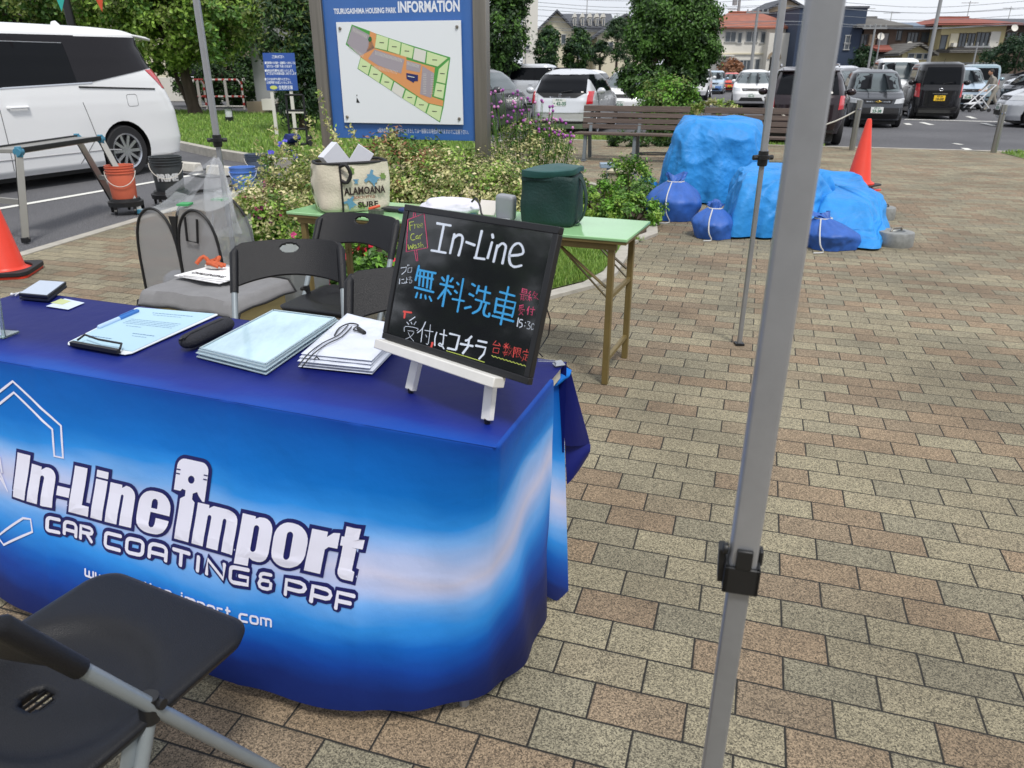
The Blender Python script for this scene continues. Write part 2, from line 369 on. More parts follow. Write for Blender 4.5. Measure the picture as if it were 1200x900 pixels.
# lawns
M_SOIL = mat('lawn_ground', (.10, .15, .035), .95, var=.35, vscale=3, bump=.6, bscale=50)
M_GR = [leafmat('grass_blade', (.15, .27, .045), .35), leafmat('grass_blade_light', (.26, .38, .08), .3)]
def inside(p, poly):
    x, y = p; c = False; n = len(poly); j = n - 1
    for i in range(n):
        xi, yi = poly[i]; xj, yj = poly[j]
        if (yi > y) != (yj > y) and x < (xj - xi) * (y - yi) / (yj - yi) + xi: c = not c
        j = i
    return c
def grass(poly, z, n, h, wd, rr=rnd):
    xs = [p[0] for p in poly]; ys = [p[1] for p in poly]; mb = MB(); k = 0
    while k < n:
        x = rr.uniform(min(xs), max(xs)); y = rr.uniform(min(ys), max(ys))
        if not inside((x, y), poly): continue
        k += 1; a = rr.uniform(0, 6.283); hh = h * rr.uniform(.5, 1.2) * (.75 + .5 * noise.noise(Vector((x * 2, y * 2, 0)))); le = rr.uniform(.1, .7) * hh; b = rr.uniform(0, 6.283)
        dx, dy = math.cos(a) * wd / 2, math.sin(a) * wd / 2; lx, ly = math.cos(b) * le, math.sin(b) * le
        mb.add([(x - dx, y - dy, z), (x + dx, y + dy, z), (x + dx * .7 + lx * .4, y + dy * .7 + ly * .4, z + hh * .6), (x - dx * .7 + lx * .4, y - dy * .7 + ly * .4, z + hh * .6), (x + lx, y + ly, z + hh)],
               [(0, 1, 2, 3), (3, 2, 4)], 0 if rr.random() < .6 else 1)
    return mb
LW = gp((212, 172), (252, 181), (318, 192), (420, 200)) + [(-.6, 13.5), (-1.4, 20), (-9, 25), (-16, 27), (-22, 24)] + gp((150, 160))
lw = MB(); n = len(LW); lw.add([(x, y, -.012) for x, y in LW] + [(x, y, .1) for x, y in LW], [tuple(range(n, 2 * n))] + [(i, (i + 1) % n, n + (i + 1) % n, n + i) for i in range(n)])
struct('lawn_ground', lw, M_SOIL)
kb2 = MB(); strip(kb2, gp((150, 162), (212, 174), (252, 183), (318, 194), (420, 202)), .14, .135); struct('lawn_kerb', kb2, M_CONC)
struct('lawn_grass', grass(LW, .1, 42000, .1, .022), M_GR, 'stuff')
GB = [fe(-6.2), fe(-.2), (fe(-.2)[0] + D1.x * 1.0, fe(-.2)[1] + D1.y * 1.0), (fe(-6.2)[0] + D1.x * 1.0, fe(-6.2)[1] + D1.y * 1.0)]
lb = MB(); lb.sheet(GB, .004); struct('bench_lawn_ground', lb, M_SOIL)
struct('bench_lawn_grass', grass(GB, .004, 6000, .09, .02), M_GR, 'stuff')
GR_ = [tuple(G(1172, 179).xy), tuple(G(1235, 195).xy), (14, 9.5), (14, 14), tuple(G(1205, 176).xy)]
lr = MB(); lr.sheet(GR_, .006); struct('corner_lawn_ground', lr, M_SOIL); struct('corner_lawn_grass', grass(GR_, .006, 5000, .07, .02), M_GR, 'stuff')
# planting island
ISL = gp((350, 352), (420, 362), (500, 362), (580, 357), (640, 349), (690, 336), (715, 322), (728, 302), (738, 285)) + [(1.25, 6.6), (1.45, 7.8), (1.3, 9.2), (.6, 10.4), (-.8, 11), (-2.2, 10.6), (-2.9, 9.2), (-2.9, 7.6), (-2.4, 5.8)]
isl = MB(); isl.sheet([(x * .985 , y * .995 + .02) for x, y in ISL], .012); struct('planting_bed', isl, mat('bed_soil', (.045, .03, .02), .95, var=.4, vscale=20, bump=.8, bscale=60))
ik = MB(); strip(ik, ISL + [ISL[0]], .1, .034, z0=-.01); struct('bed_edging', ik, M_CONC)
GI = gp((455, 354), (520, 356), (590, 351), (640, 343), (688, 331), (708, 319), (722, 300), (730, 285)) + [(1.15, 6.3), (.6, 6.5), (-.2, 6.2), (-.7, 5.6)]
gi = MB(); gi.sheet(GI, .018); struct('island_lawn_ground', gi, M_SOIL)
struct('island_lawn_grass', grass(GI, .018, 26000, .085, .006), M_GR, 'stuff')
# ================================================================ canopy frame (three of its legs are in view)
M_ALU = mat('painted_steel_leg', '#a3a5a9', .42, .55, var=.06, vscale=20)
M_ALU2 = mat('inner_leg_steel', '#9a9da2', .38, .6, var=.06, vscale=20)
M_BLKP = mat('black_plastic', '#17181a', .45, var=.1, vscale=30)
can = thing('canopy_frame', 'tall frame of grey metal legs with black height clamps, standing around the reception tables', 'canopy frame', (0, 0, 0))
legs = [Vector((.272, .722, 0)), Vector(G(866, 404, 0)), Vector((-1.80, 4.74, 0))]
def canopy_leg(p, zc, wo, wi, near):
    m = MB(); 
    if near:
        pr = rrect(wo, wo, .006, 3); M = Matrix.Translation((p.x, p.y, zc)) @ Matrix.Rotation(R(-14), 4, 'Z'); m.prism(pr, 2.5 - zc, M)
    else: m.prism(rrect(wo, wo, .006, 3), 2.5 - zc, Matrix.Translation((p.x, p.y, zc)))
    lg = obj('leg', m, M_ALU, can, sm=30)
    i = MB(); i.prism(rrect(wi, wi, .004, 3), zc - .012, Matrix.Translation((p.x, p.y, .012)) @ Matrix.Rotation(R(-14 if near else 0), 4, 'Z'))
    obj('inner_tube', i, M_ALU2, lg, sm=30)
    b = MB(); b.box((p.x, p.y, .006), (.045, .045, .012)); obj('foot_plate', b, M_BLKP, lg)
    c = MB(); M = Matrix.Translation((p.x, p.y, zc)) @ Matrix.Rotation(R(-14 if near else 10), 4, 'Z')
    w2 = wo * 1.28
    if near:
        for sx, sy, dx, dy in ((0, -1, w2, .006), (0, 1, w2, .006), (-1, 0, .006, w2), (1, 0, .006, w2)):
            c.box((sx * (w2 / 2 - .003), sy * (w2 / 2 - .003), -.006), (dx, dy, .036), M=M)
        c.box((0, -w2 / 2 + .002, .024), (.018, .006, .026), M=M)
        c.box((-w2 / 2 - .003, .002, .004), (.008, .02, .046), M=M, ry=R(-3)); c.box((w2 / 2, .006, .016), (.005, .014, .02), M=M)
        c.tube([M @ Vector((-w2 / 2 + .002, -.008, .03)), M @ Vector((-w2 / 2 - .004, -.008, .03))], .007, 10)
    else:
        c.lathe([(wo * .72, -.03), (wo * .8, -.02), (wo * .8, 0), (wo * 1.15, .002), (wo * 1.15, .02), (wo * .8, .022), (wo * .78, .04)], 12, M)
        c.tube([M @ Vector((-wo * 1.7, 0, .01)), M @ Vector((wo * 1.7, 0, .01))], .012, 8)
    obj('height_clamp', c, M_BLKP, lg, bev=.0015 if near else 0)
    return lg
canopy_leg(legs[0], .825, .0315, .0255, True)
z2 = D(892, 187, legs[1].y).z; canopy_leg(legs[1], z2, .030, .022, False)
z3 = D(256, 166, legs[2].y).z; canopy_leg(legs[2], z3, .034, .026, False)
fourth = legs[0] - D2 * 3.2; canopy_leg(Vector((fourth.x, fourth.y, 0)), .5, .034, .027, False)
tb = MB()
for a, b in ((legs[0], legs[1]), (legs[1], legs[2]), (legs[2], fourth), (fourth, legs[0])):
    a = Vector((a.x, a.y, 0)); b = Vector((b.x, b.y, 0))
    for k in range(3):
        p = a.lerp(b, k / 3); q = a.lerp(b, (k + 1) / 3)
        tb.beam(p + Vector((0, 0, 2.1)), q + Vector((0, 0, 2.48)), .012, .024); tb.beam(p + Vector((0, 0, 2.48)), q + Vector((0, 0, 2.1)), .012, .024)
obj('truss', tb, M_ALU, can)

# ================================================================ reception table under the printed cloth
TC = Vector((-.029, 1.236, 0)); EX = Vector((-.9385, .3453, 0)); EY = Vector((.3453, .9385, 0)); TZ = .71
T_LEN, T_W = 1.8, .466
def TP(u, w_, z=TZ): return TC + EX * u + EY * w_ + Vector((0, 0, z))
tcen = TP(T_LEN / 2, T_W / 2, 0); tyaw = math.atan2(-EX.y, -EX.x)
rt = thing('folding_table', 'long folding table hidden beneath the blue printed cloth', 'table', tcen, tyaw)
m = MB(); m.box((0, 0, TZ - .022), (T_LEN - .02, T_W - .02, .03)); obj('tabletop', m, mat('table_laminate', '#c9c4b4', .5), rt, bev=.004)
for sx in (-1, 1):
    for sy in (-1, 1):
        m = MB(); m.tube([(sx * .78, sy * .19, TZ - .037), (sx * .8, sy * .2, 0)], .012, 8); obj('leg', m, M_ALU, rt)
# ---- cloth surface
HEM = [(0, 1.83, .02, .12), (.2, 1.62, -.07, .075), (.4, 1.4, -.12, .06), (.9, .9, -.14, .055), (1.35, .45, -.135, .05), (1.58, .24, -.1, .05), (1.8, .055, .02, .05), (1.95, .0, .14, .05), (2.15, -.005, .35, .045)]
def hem(s):
    for i in range(len(HEM) - 1):
        if s <= HEM[i + 1][0] or i == len(HEM) - 2:
            a, b = HEM[i], HEM[i + 1]; p = HEM[max(i - 1, 0)]; q = HEM[min(i + 2, len(HEM) - 1)]
            t = (s - a[0]) / (b[0] - a[0])
            return [.5 * ((2 * a[k]) + (b[k] - p[k]) * t + (2 * p[k] - 5 * a[k] + 4 * b[k] - q[k]) * t * t + (3 * a[k] - p[k] - 3 * b[k] + q[k]) * t ** 3) for k in (1, 2, 3)]
def cloth(s, d):
    tu, tw = (1.8 - s, 0) if s < 1.8 else (0, s - 1.8)
    hu, hw, hz = hem(s); v = max(0, d / (TZ - hz)); g_ = v ** 1.1
    u = tu + (hu - tu) * g_; w_ = tw + (hw - tw) * g_
    rip = (.0045 * math.sin(s * 9.5 + 1 + d * 2) + .003 * math.sin(s * 21 + d * 5)) * v
    rip += noise.noise(Vector((s * 5, d * 7, 3))) * .006 * min(1, v * 3)
    # tension folds from the corner
    if s > 1.5: rip += .006 * math.sin((s - 1.5) * 40 - d * 6) * v * min(1, (s - 1.5) * 5)
    for cs in (.62, 1.18, 1.5): rip += .0022 * math.exp(-((s - cs - .02 * d) / .012) ** 2)
    rip += .0018 * math.exp(-((d - .33) / .010) ** 2) * (1 if s < 1.75 else 0)
    rip += .016 * max(0, noise.noise(Vector((s * 3.1, d * 1.2, 8)))) * v * v
    w_ -= rip if s < 1.8 else 0; u -= rip if s >= 1.8 else 0
    if s >= 1.8: u -= .004 * (1 - v)
    else: w_ -= .004 * (1 - v) 
    return TP(u, w_, TZ + .004 - d)
def vprint(s, d):
    t = min(1, max(0, (s - 1.66) / .36)); t = t * t * (3 - 2 * t)
    return d * (.66 / .655) + .045 * (1 - min(s, 1.8) / 1.8) + .135 * t * min(1, d / .12)
M_CL = bpy.data.materials.new('printed_polyester'); M_CL.use_nodes = True
t = M_CL.node_tree; b = t.nodes['Principled BSDF']; b.inputs['Roughness'].default_value = .55; b.inputs['Specular IOR Level'].default_value = .22
uvn = t.nodes.new('ShaderNodeUVMap'); uvn.uv_map = 'UVMap'; sp = t.nodes.new('ShaderNodeSeparateXYZ'); t.links.new(uvn.outputs[0], sp.inputs[0])
nn = t.nodes.new('ShaderNodeTexNoise'); nn.inputs['Scale'].default_value = 2.2; nn.inputs['Detail'].default_value = 3
mpn = t.nodes.new('ShaderNodeMapping'); mpn.inputs['Scale'].default_value = (1, 3.5, 1); t.links.new(uvn.outputs[0], mpn.inputs[0]); t.links.new(mpn.outputs[0], nn.inputs[0])
ma = t.nodes.new('ShaderNodeMath'); ma.operation = 'MULTIPLY_ADD'; ma.inputs[1].default_value = .11; t.links.new(nn.outputs[0], ma.inputs[0]); t.links.new(sp.outputs[1], ma.inputs[2])
mr = t.nodes.new('ShaderNodeMapRange'); mr.inputs[1].default_value = -.15 + .055; mr.inputs[2].default_value = .75 + .055; t.links.new(ma.outputs[0], mr.inputs[0])
cr = t.nodes.new('ShaderNodeValToRGB'); e = cr.color_ramp.elements
stops = [(-.12, '#0f1962'), (-.05, '#102a84'), (0.0, '#0b459f'), (.05, '#0559b0'), (.15, '#0a6ec6'), (.205, '#2a8ade'), (.245, '#74acec'), (.29, '#aec0ea'), (.33, '#c3c6e2'), (.365, '#b2c2ec'), (.41, '#72adf0'), (.46, '#2f8ce0'), (.52, '#0e5fbc'), (.575, '#0e3f98'), (.63, '#102668'), (.70, '#0f184a')]
e[0].position = 0; e[0].color = (*lin(stops[0][1]), 1); e[1].position = 1; e[1].color = (*lin(stops[-1][1]), 1)
for p, c_ in stops[1:-1]:
    q = e.new((p + .15) / .9); q.color = (*lin(c_), 1)
t.links.new(mr.outputs[0], cr.inputs[0]); t.links.new(cr.outputs[0], b.inputs['Base Color'])
wv = t.nodes.new('ShaderNodeTexNoise'); wv.inputs['Scale'].default_value = 9; wv.inputs['Detail'].default_value = 5; t.links.new(uvn.outputs[0], wv.inputs[0])
bp = t.nodes.new('ShaderNodeBump'); bp.inputs['Strength'].default_value = .35; bp.inputs['Distance'].default_value = .012; t.links.new(wv.outputs[0], bp.inputs['Height']); t.links.new(bp.outputs[0], b.inputs['Normal'])
tcl = thing('tablecloth', 'blue printed tablecloth with white car coating lettering, draped over the front table', 'tablecloth', tcen, tyaw)
m = MB(); m.uvf = []
NS, ND = 150, 44
def addg(f, uvfn, nu, nv):
    m.grid(f, nu, nv)
    for j in range(nv + 1):
        for i in range(nu + 1): m.uvf.append(uvfn(i / nu, j / nv))
def sS(i): return i * 2.15
RB = 7
def fdrop(i, j):
    s = sS(i); k = j * (ND + RB)
    if k >= RB: return cloth(s, .006 + (k - RB) / ND * (TZ - .006 - hem(s)[2]))
    p1 = cloth(s, .006); inn = EY if s < 1.8 else EX
    if k < 2: return p1 + inn * (.006 + (.012 if s < 1.8 else .002) * (2 - k) / 2) + Vector((0, 0, .006 + .0007))
    a = (k - 2) / (RB - 2) * math.pi / 2
    return p1 + inn * .006 * (1 - math.sin(a)) + Vector((0, 0, (.006 + .0007) * math.cos(a)))
def uvd(i, j):
    k = j * (ND + RB); s = sS(i)
    if k >= RB: return (s, vprint(s, (k - RB) / ND * .655))
    return (s, (k - RB) * .0025 if s < 1.8 else vprint(s, 0))
addg(fdrop, uvd, NS, ND + RB)
def ftop(i, j):
    u = 1.8 * (1 - i); w_ = j * T_W
    cre = 0
    for cu_ in (.33, .66, 1.0, 1.33): cre += .0016 * math.exp(-((u - cu_ - .02 * w_) / .010) ** 2)
    cre += .0012 * math.exp(-((w_ - .2) / .008) ** 2) + .0018 * noise.noise(Vector((u * 6, w_ * 9, 1)))
    ed = min(1, min(u, w_, T_W - w_) / .02)
    return TP(u, w_ - .004 * (1 - j) , TZ + .004 + cre * ed)
addg(ftop, lambda i, j: (1.8 * i, -j * T_W), 90, 24)
tcm = obj('cloth_drape', m, M_CL, tcl, sm=60, world=True, solid=0)
# hanging flaps at the right end
def quadpx(mb, P, Y, nu=10, nv=14, bulge=0, uv=None):
    # P: px corners TL,TR,BR,BL with distance Y each
    W = [D(px, py, y) for (px, py), y in zip(P, Y)]
    def f(i, j):
        p = W[0].lerp(W[1], i).lerp(W[3].lerp(W[2], i), j)
        return p + Vector((.4, -1, 0)).normalized() * bulge * math.sin(i * math.pi) * (.3 + .7 * j) + Vector((0, .01 * math.sin(j * 5 + i * 3), 0))
    mb.grid(f, nu, nv)
    for j in range(nv + 1):
        for i in range(nu + 1): mb.uvf.append(uv(i / nu, j / nv))
m = MB(); m.uvf = []
quadpx(m, [(628, 458), (659, 440), (667, 712), (630, 690)], [1.585, 1.70, 1.70, 1.64], bulge=.012, uv=lambda i, j: (2.2 + i * .1, -.01 + .68 * j ** 1.05 + .03 * (1 - i)))
obj('end_flap', m, M_CL, tcl, sm=60, world=True)
m = MB(); m.uvf = []
quadpx(m, [(652, 424), (668, 432), (692, 522), (662, 520)], [1.70, 1.72, 1.80, 1.74], 8, 10, .01, uv=lambda i, j: (2.4 + i * .1, -.2))
quadpx(m, [(662, 519), (692, 521), (690, 536), (664, 566)], [1.74, 1.80, 1.80, 1.745], 8, 6, .006, uv=lambda i, j: (2.4 + i * .1, -.2))
obj('rear_corner_flap', m, M_CL, tcl, sm=60, world=True)
m = MB(); m.uvf = []
quadpx(m, [(652, 428), (670, 434), (662, 448), (646, 452)], [1.69, 1.70, 1.68, 1.655], 6, 6, .006, uv=lambda i, j: (2.3, .05 + .16 * i * (1 if j > .5 else .5)))
obj('corner_fold', m, M_CL, tcl, sm=60, world=True)
# rear drop (unseen from the front but real)
m = MB(); m.uvf = []
m.grid(lambda i, j: TP(1.8 * i, T_W + .004 + .004 * math.sin(i * 40) * j, TZ + .003 - .25 * j), 60, 6)
for j in range(7):
    for i in range(61): m.uvf.append((1.8 * i / 60, -.4))
obj('rear_drop', m, M_CL, tcl, sm=60, world=True)

# ---- lettering on the cloth
M_INKW = mat('print_white', '#dfe0f2', .5, spec=.4); M_INKN = mat('print_navy', '#161a5c', .5, spec=.4)
def cloth_n(s, d, z):
    h = .004; p = cloth(s, d); a = cloth(s + h, d) - cloth(s - h, d); b_ = cloth(s, d + h) - cloth(s, d - h)
    n_ = a.cross(b_).normalized()
    if n_.dot(CAM - p) < 0: n_ = -n_
    return p + n_ * z
BASE = .345; SH = .21
def fcl(x, y, z): return cloth_n(x + SH * y, BASE - y, z)
def offs(loop, dd):
    n = len(loop); P = [Vector(p) for p in loop]; A = sum(P[i].x * P[(i + 1) % n].y - P[(i + 1) % n].x * P[i].y for i in range(n))
    if A < 0: P = P[::-1]
    out = []
    for i in range(n):
        a = (P[i] - P[i - 1]); c_ = (P[(i + 1) % n] - P[i])
        if a.length < 1e-7 or c_.length < 1e-7: continue
        a.normalize(); c_.normalize(); n1 = Vector((a.y, -a.x)); n2 = Vector((c_.y, -c_.x)); q = (n1 + n2)
        if q.length < .2: q = n1
        q.normalize(); k = min(1.6, 1 / max(.3, q.dot(n1))); out.append(tuple(P[i] + q * dd * k))
    return out
def dec(mb, shape, z, mi=0, fn=None):
    vs, fs = shape; mb.add([(fn or fcl)(x, y, z) for x, y in vs], fs, mi)
def T_(lp, x0): return [(x + x0, y) for x, y in lp]
XH = .1; CH = .12
def gl_n(x0, x1, k=2):
    w_ = x1 - x0; sw = .036 if k == 2 else .0315; slit = (w_ - sw * k) / (k - 1)
    lp = [(0, 0), (sw, 0)]
    for i in range(k - 1):
        a = sw + i * (sw + slit); b_ = a + slit
        lp += [(a, .07)] + arc((a + b_) / 2, .072, slit / 2, 180, 0, 4)[0:] + [(b_, .07), (b_, 0)]
        if i < k - 2: lp += [(b_ + sw, 0)]
    lp += [(w_, 0)] + arc(w_ - .028, XH - .026, .026, 0, 90, 5) + [(sw + .012, XH)] + [(sw, XH - .008), (sw, XH), (0, XH)]
    base = [(0, 0), (w_, 0)] + arc(w_ - .028, XH - .026, .026, 0, 90, 5) + [(0, XH)]
    return [T_(lp, x0)], T_(base, x0)
def gl_box(x0, x1, y0, y1): l = [(x0, y0), (x1, y0), (x1, y1), (x0, y1)]; return [l], l
def gl_o(x0, x1):
    w_ = x1 - x0; o_ = rrect(w_, XH + .006, .038, 6, x0 + w_ / 2, XH / 2); i_ = rrect(.017, .066, .0084, 4, x0 + w_ / 2, XH / 2); return [o_, i_[::-1]], o_
def gl_e(x0, x1):
    w_ = x1 - x0; cx = x0 + w_ / 2; o_ = rrect(w_, XH + .006, .038, 6, cx, XH / 2)
    # outer with a notch on the right, upper counter as a hole
    lo = arc(cx + w_ / 2 - .038, -.003 + .038, .038, -90, 0, 6)
    lp = [(cx - w_ / 2 + .038, -.003)] + lo + [(x1, .038), (cx + .0085, .038), (cx + .0085, .025)] + arc(cx, .022, .0085, 0, -180, 4) + [(cx - .0085, .05), (x1, .05)]
    lp += arc(cx + w_ / 2 - .038, XH + .003 - .038, .038, 0, 90, 6) + arc(x0 + .038, XH + .003 - .038, .038, 90, 180, 6) + arc(x0 + .038, .035, .038, 180, 270, 6)[:-1]
    hole = [(cx - .0085, .06), (cx + .0085, .06), (cx + .0085, .075)] + arc(cx, .076, .0085, 0, 180, 4)[1:]
    return [lp, hole[::-1]], o_
glyphs = [gl_box(.515, .560, 0, CH), gl_n(.568, .652), gl_box(.660, .699, .036, .060)]
Ll = [(.703, 0), (.764, 0), (.764, .026), (.742, .026), (.742, CH), (.703, CH)]
glyphs += [([Ll], Ll), ([gl_box(.772, .808, 0, XH)[0][0], gl_box(.772, .808, XH + .005, CH + .003)[0][0]], gl_box(.772, .808, 0, CH + .003)[1]), gl_n(.817, .897), gl_e(.907, .998)]
# i whose dot is an engine piston
px0 = 1.018
pist = [(px0 + .002, 0), (px0 + .042, 0), (px0 + .042, .098), (px0 + .034, .104), (px0 + .034, .118), (px0 + .045, .124), (px0 + .05, .116), (px0 + .062, .104), (px0 + .068, .104), (px0 + .068, .162)] + arc(px0 + .048, .176, .02, 0, 90, 5) + arc(px0 + .002, .176, .02, 90, 180, 5) + [(px0 - .018, .118), (px0 + .0, .118), (px0 + .004, .124), (px0 + .014, .122), (px0 + .014, .108), (px0 + .002, .1)]
hole = [(px0 + .025 + .009 * math.cos(a * .5236), .15 + .0095 * math.sin(a * .5236)) for a in range(12)]
pbase = [(px0 + .002, 0), (px0 + .042, 0), (px0 + .042, .1), (px0 + .068, .104)] + arc(px0 + .048, .176, .02, 0, 90, 5) + arc(px0 + .002, .176, .02, 90, 180, 5) + [(px0 - .018, .118), (px0 + .002, .112)]
glyphs += [([pist, hole[::-1]], pbase), gl_n(1.069, 1.184, 3)]
# p
w0, w1 = 1.192, 1.279
pl = [(w0, -.018), (w0 + .036, -.018), (w0 + .036, .004), (w0 + .046, -.002)] + arc(w1 - .028, .024, .027, -90, 0, 5) + arc(w1 - .028, XH - .026, .027, 0, 90, 5) + [(w0 + .046, XH), (w0 + .036, XH - .006), (w0 + .036, XH), (w0, XH)]
ph = rrect(.0145, .062, .007, 4, w0 + .0435, .05)
glyphs += [([pl, ph[::-1]], [(w0, -.018), (w0 + .036, -.018), (w0 + .036, -.003)] + pl[4:16] + [(w0, XH)]), gl_o(1.284, 1.368)]
rl = [(1.372, 0), (1.410, 0), (1.410, .058), (1.418, .066), (1.440, .066), (1.440, XH + .002), (1.424, XH), (1.410, XH - .012), (1.410, XH), (1.372, XH)]
tl_ = [(1.452, .02)] + arc(1.470, .018, .018, 180, 270, 4) + [(1.496, 0), (1.496, .022), (1.488, .024), (1.488, .075), (1.502, .075), (1.502, .096), (1.488, .096), (1.488, CH), (1.452, CH), (1.452, .096), (1.445, .096), (1.445, .075), (1.452, .075)]
glyphs += [([rl], rl), ([tl_], tl_)]
mw = MB(); mn = MB()
for i, (loops, base) in enumerate(glyphs):
    dec(mw, poly2d(loops, cut=.025), .0034); dec(mn, poly2d([offs(base, .0085)], cut=.025), .0012 + .0004 * (i % 3))
# ring grooves of the piston
for dx in (-.0165, .058):
    for yy in (.158, .168): ribbon(mn, [(px0 + dx, yy), (px0 + dx + .009, yy)], .003, fcl, z=.0042)
# second line, squared letters drawn as strokes (unit box 1 x 1)
def rc(x, y, a0, a1, r=.22): return arc(x, y, r, a0, a1, 4)
TECH = {'C': [[(1, 1), (.3, 1)] + rc(.22, .78, 90, 180) + rc(.22, .22, 180, 270) + [(.3, 0), (1, 0)]],
        'A': [[(0, 0)] + rc(.3, .7, 180, 90, .3) + rc(.7, .7, 90, 0, .3) + [(1, 0)], [(0, .38), (1, .38)]],
        'R': [[(0, 0), (0, 1), (.75, 1)] + rc(.78, .78, 90, -90) + [(.1, .52)], [(.5, .5), (1, 0)]],
        'O': [[(.5, 1)] + rc(.26, .74, 90, 180, .26) + rc(.26, .26, 180, 270, .26) + rc(.74, .26, 270, 360, .26) + rc(.74, .74, 0, 90, .26) + [(.5, 1)]],
        'T': [[(0, 1), (1, 1)], [(.5, 1), (.5, 0)]], 'I': [[(.5, 0), (.5, 1)]], 'N': [[(0, 0), (0, 1), (1, 0), (1, 1)]],
        'G': [[(1, 1), (.3, 1)] + rc(.22, .78, 90, 180) + rc(.22, .22, 180, 270) + [(.3, 0), (1, 0), (1, .48), (.5, .48)]],
        '&': [[(.85, 1), (.3, 1)] + rc(.25, .77, 90, 270, .22) + [(.7, .55)], [(.3, .55)] + rc(.25, .28, 90, 270, .27) + [(.6, 0), (.85, .1), (.85, .45)]],
        'P': [[(0, 0), (0, 1), (.72, 1)] + rc(.75, .72, 90, -90, .28) + [(.1, .44)]], 'F': [[(0, 0), (0, 1), (1, 1)], [(0, .5), (.85, .5)]],
        'w': [[(0, .7), (0, .2)] + rc(.12, .12, 180, 270, .12) + rc(.38, .12, 270, 360, .12) + [(.5, .6)], [(.5, .2)] + rc(.62, .12, 180, 270, .12) + rc(.88, .12, 270, 360, .12) + [(1, .7)]],
        '.': [[(.45, 0), (.55, .02)]], 'i': [[(.5, 0), (.5, .7)], [(.5, .92), (.5, .98)]], 'n': [[(0, 0), (0, .7), (.6, .7)] + rc(.75, .45, 90, 0, .25) + [(1, 0)]],
        '-': [[(.1, .35), (.9, .35)]], 'l': [[(.4, 1), (.4, .15), (.7, 0)]], 'e': [[(0, .35), (1, .35), (1, .5)] + rc(.75, .45, 0, 90, .25) + rc(.25, .45, 90, 180, .25) + rc(.25, .25, 180, 270, .25) + [(1, 0)]],
        'm': [[(0, 0), (0, .7), (.3, .7)] + rc(.37, .56, 90, 0, .13) + [(.5, 0)], [(.5, .6), (.6, .7), (.8, .7)] + rc(.87, .56, 90, 0, .13) + [(1, 0)]],
        'p': [[(0, -.3), (0, .7), (.7, .7)] + rc(.75, .45, 90, 0, .25) + rc(.75, .25, 0, -90, .25) + [(0, 0)]], 'o': [[(.5, .7)] + rc(.25, .45, 90, 180, .25) + rc(.25, .25, 180, 270, .25) + rc(.75, .25, 270, 360, .25) + rc(.75, .45, 0, 90, .25) + [(.5, .7)]],
        'r': [[(0, 0), (0, .7), (.9, .7)]], 't': [[(.3, 1), (.3, .2), (.5, 0), (.9, 0)], [(0, .7), (.8, .7)]], 'c': [[(1, .7), (.3, .7)] + rc(.25, .45, 90, 180, .25) + rc(.25, .25, 180, 270, .25) + [(1, 0)]]}
def dens(pts, mx_=.03):
    out = [Vector(pts[0])]
    for p in pts[1:]:
        p = Vector(p); L = (p - out[-1]).length; k = max(1, int(L / mx_)); a = out[-1].copy()
        for i in range(1, k + 1): out.append(a.lerp(p, i / k))
    return out
def techline(s, x0, x1, base, h, wn, wd, sh=.13, advs=None):
    A = {'I': .3, 'i': .25, '.': .3, ' ': .55, '-': .6, 'w': 1.35, 'm': 1.4, 'l': .3, 't': .75, 'r': .7}
    tot = sum(A.get(ch, 1) + .42 for ch in s) - .42; k = (x1 - x0) / tot; x = x0; q = 0
    for ch in s:
        a = A.get(ch, 1) * k
        for st in TECH.get(ch, []):
            P = dens([(x + px_ * a + sh * py_ * h, base + py_ * h) for px_, py_ in st])
            f2 = lambda X, Y, Z: cloth_n(X, BASE - Y, Z); q += 1
            if wn: ribbon(mn, P, wn, f2, z=.0014 + .0002 * (q % 7), jit=0)
            ribbon(mw, P, wd, f2, z=.0036 + .0001 * (q % 5), jit=0)
        x += a + .42 * k
techline('CAR', .632, .772, BASE - .408, .035, .027, .0095); techline('COATING', .815, 1.222, BASE - .408, .036, .027, .0095)
techline('&', 1.252, 1.288, BASE - .409, .036, .026, .0085); techline('PPF', 1.325, 1.498, BASE - .413, .037, .027, .0095)
techline('www.in-line-import.com', .752, 1.283, BASE - .497, .024, 0, .0052, sh=0)
# hexagon emblem, double outline
f2 = lambda X, Y, Z: cloth_n(max(0, X), -Y, Z)
k = 0
for hp in ([(.36, .165), (.541, .045), (.69, .133), (.69, .213), (.663, .213), (.662, .146), (.541, .073), (.38, .182), (.36, .165)],
           [(.36, .42), (.438, .468), (.549, .395), (.577, .391), (.581, .424), (.454, .493), (.34, .43)], [(.44, .215), (.47, .25), (.475, .29)], [(.455, .275), (.495, .335), (.47, .31), (.44, .29)]):
    k += 1; ribbon(mw, dens([(x, -y) for x, y in hp]), .0062, f2, z=.0016 + .0004 * k, jit=0)
obj('white_lettering', mw, M_INKW, tcl, sm=0, world=True, recalc=False)
obj('navy_letter_outline', mn, M_INKN, tcl, sm=0, world=True, recalc=False)

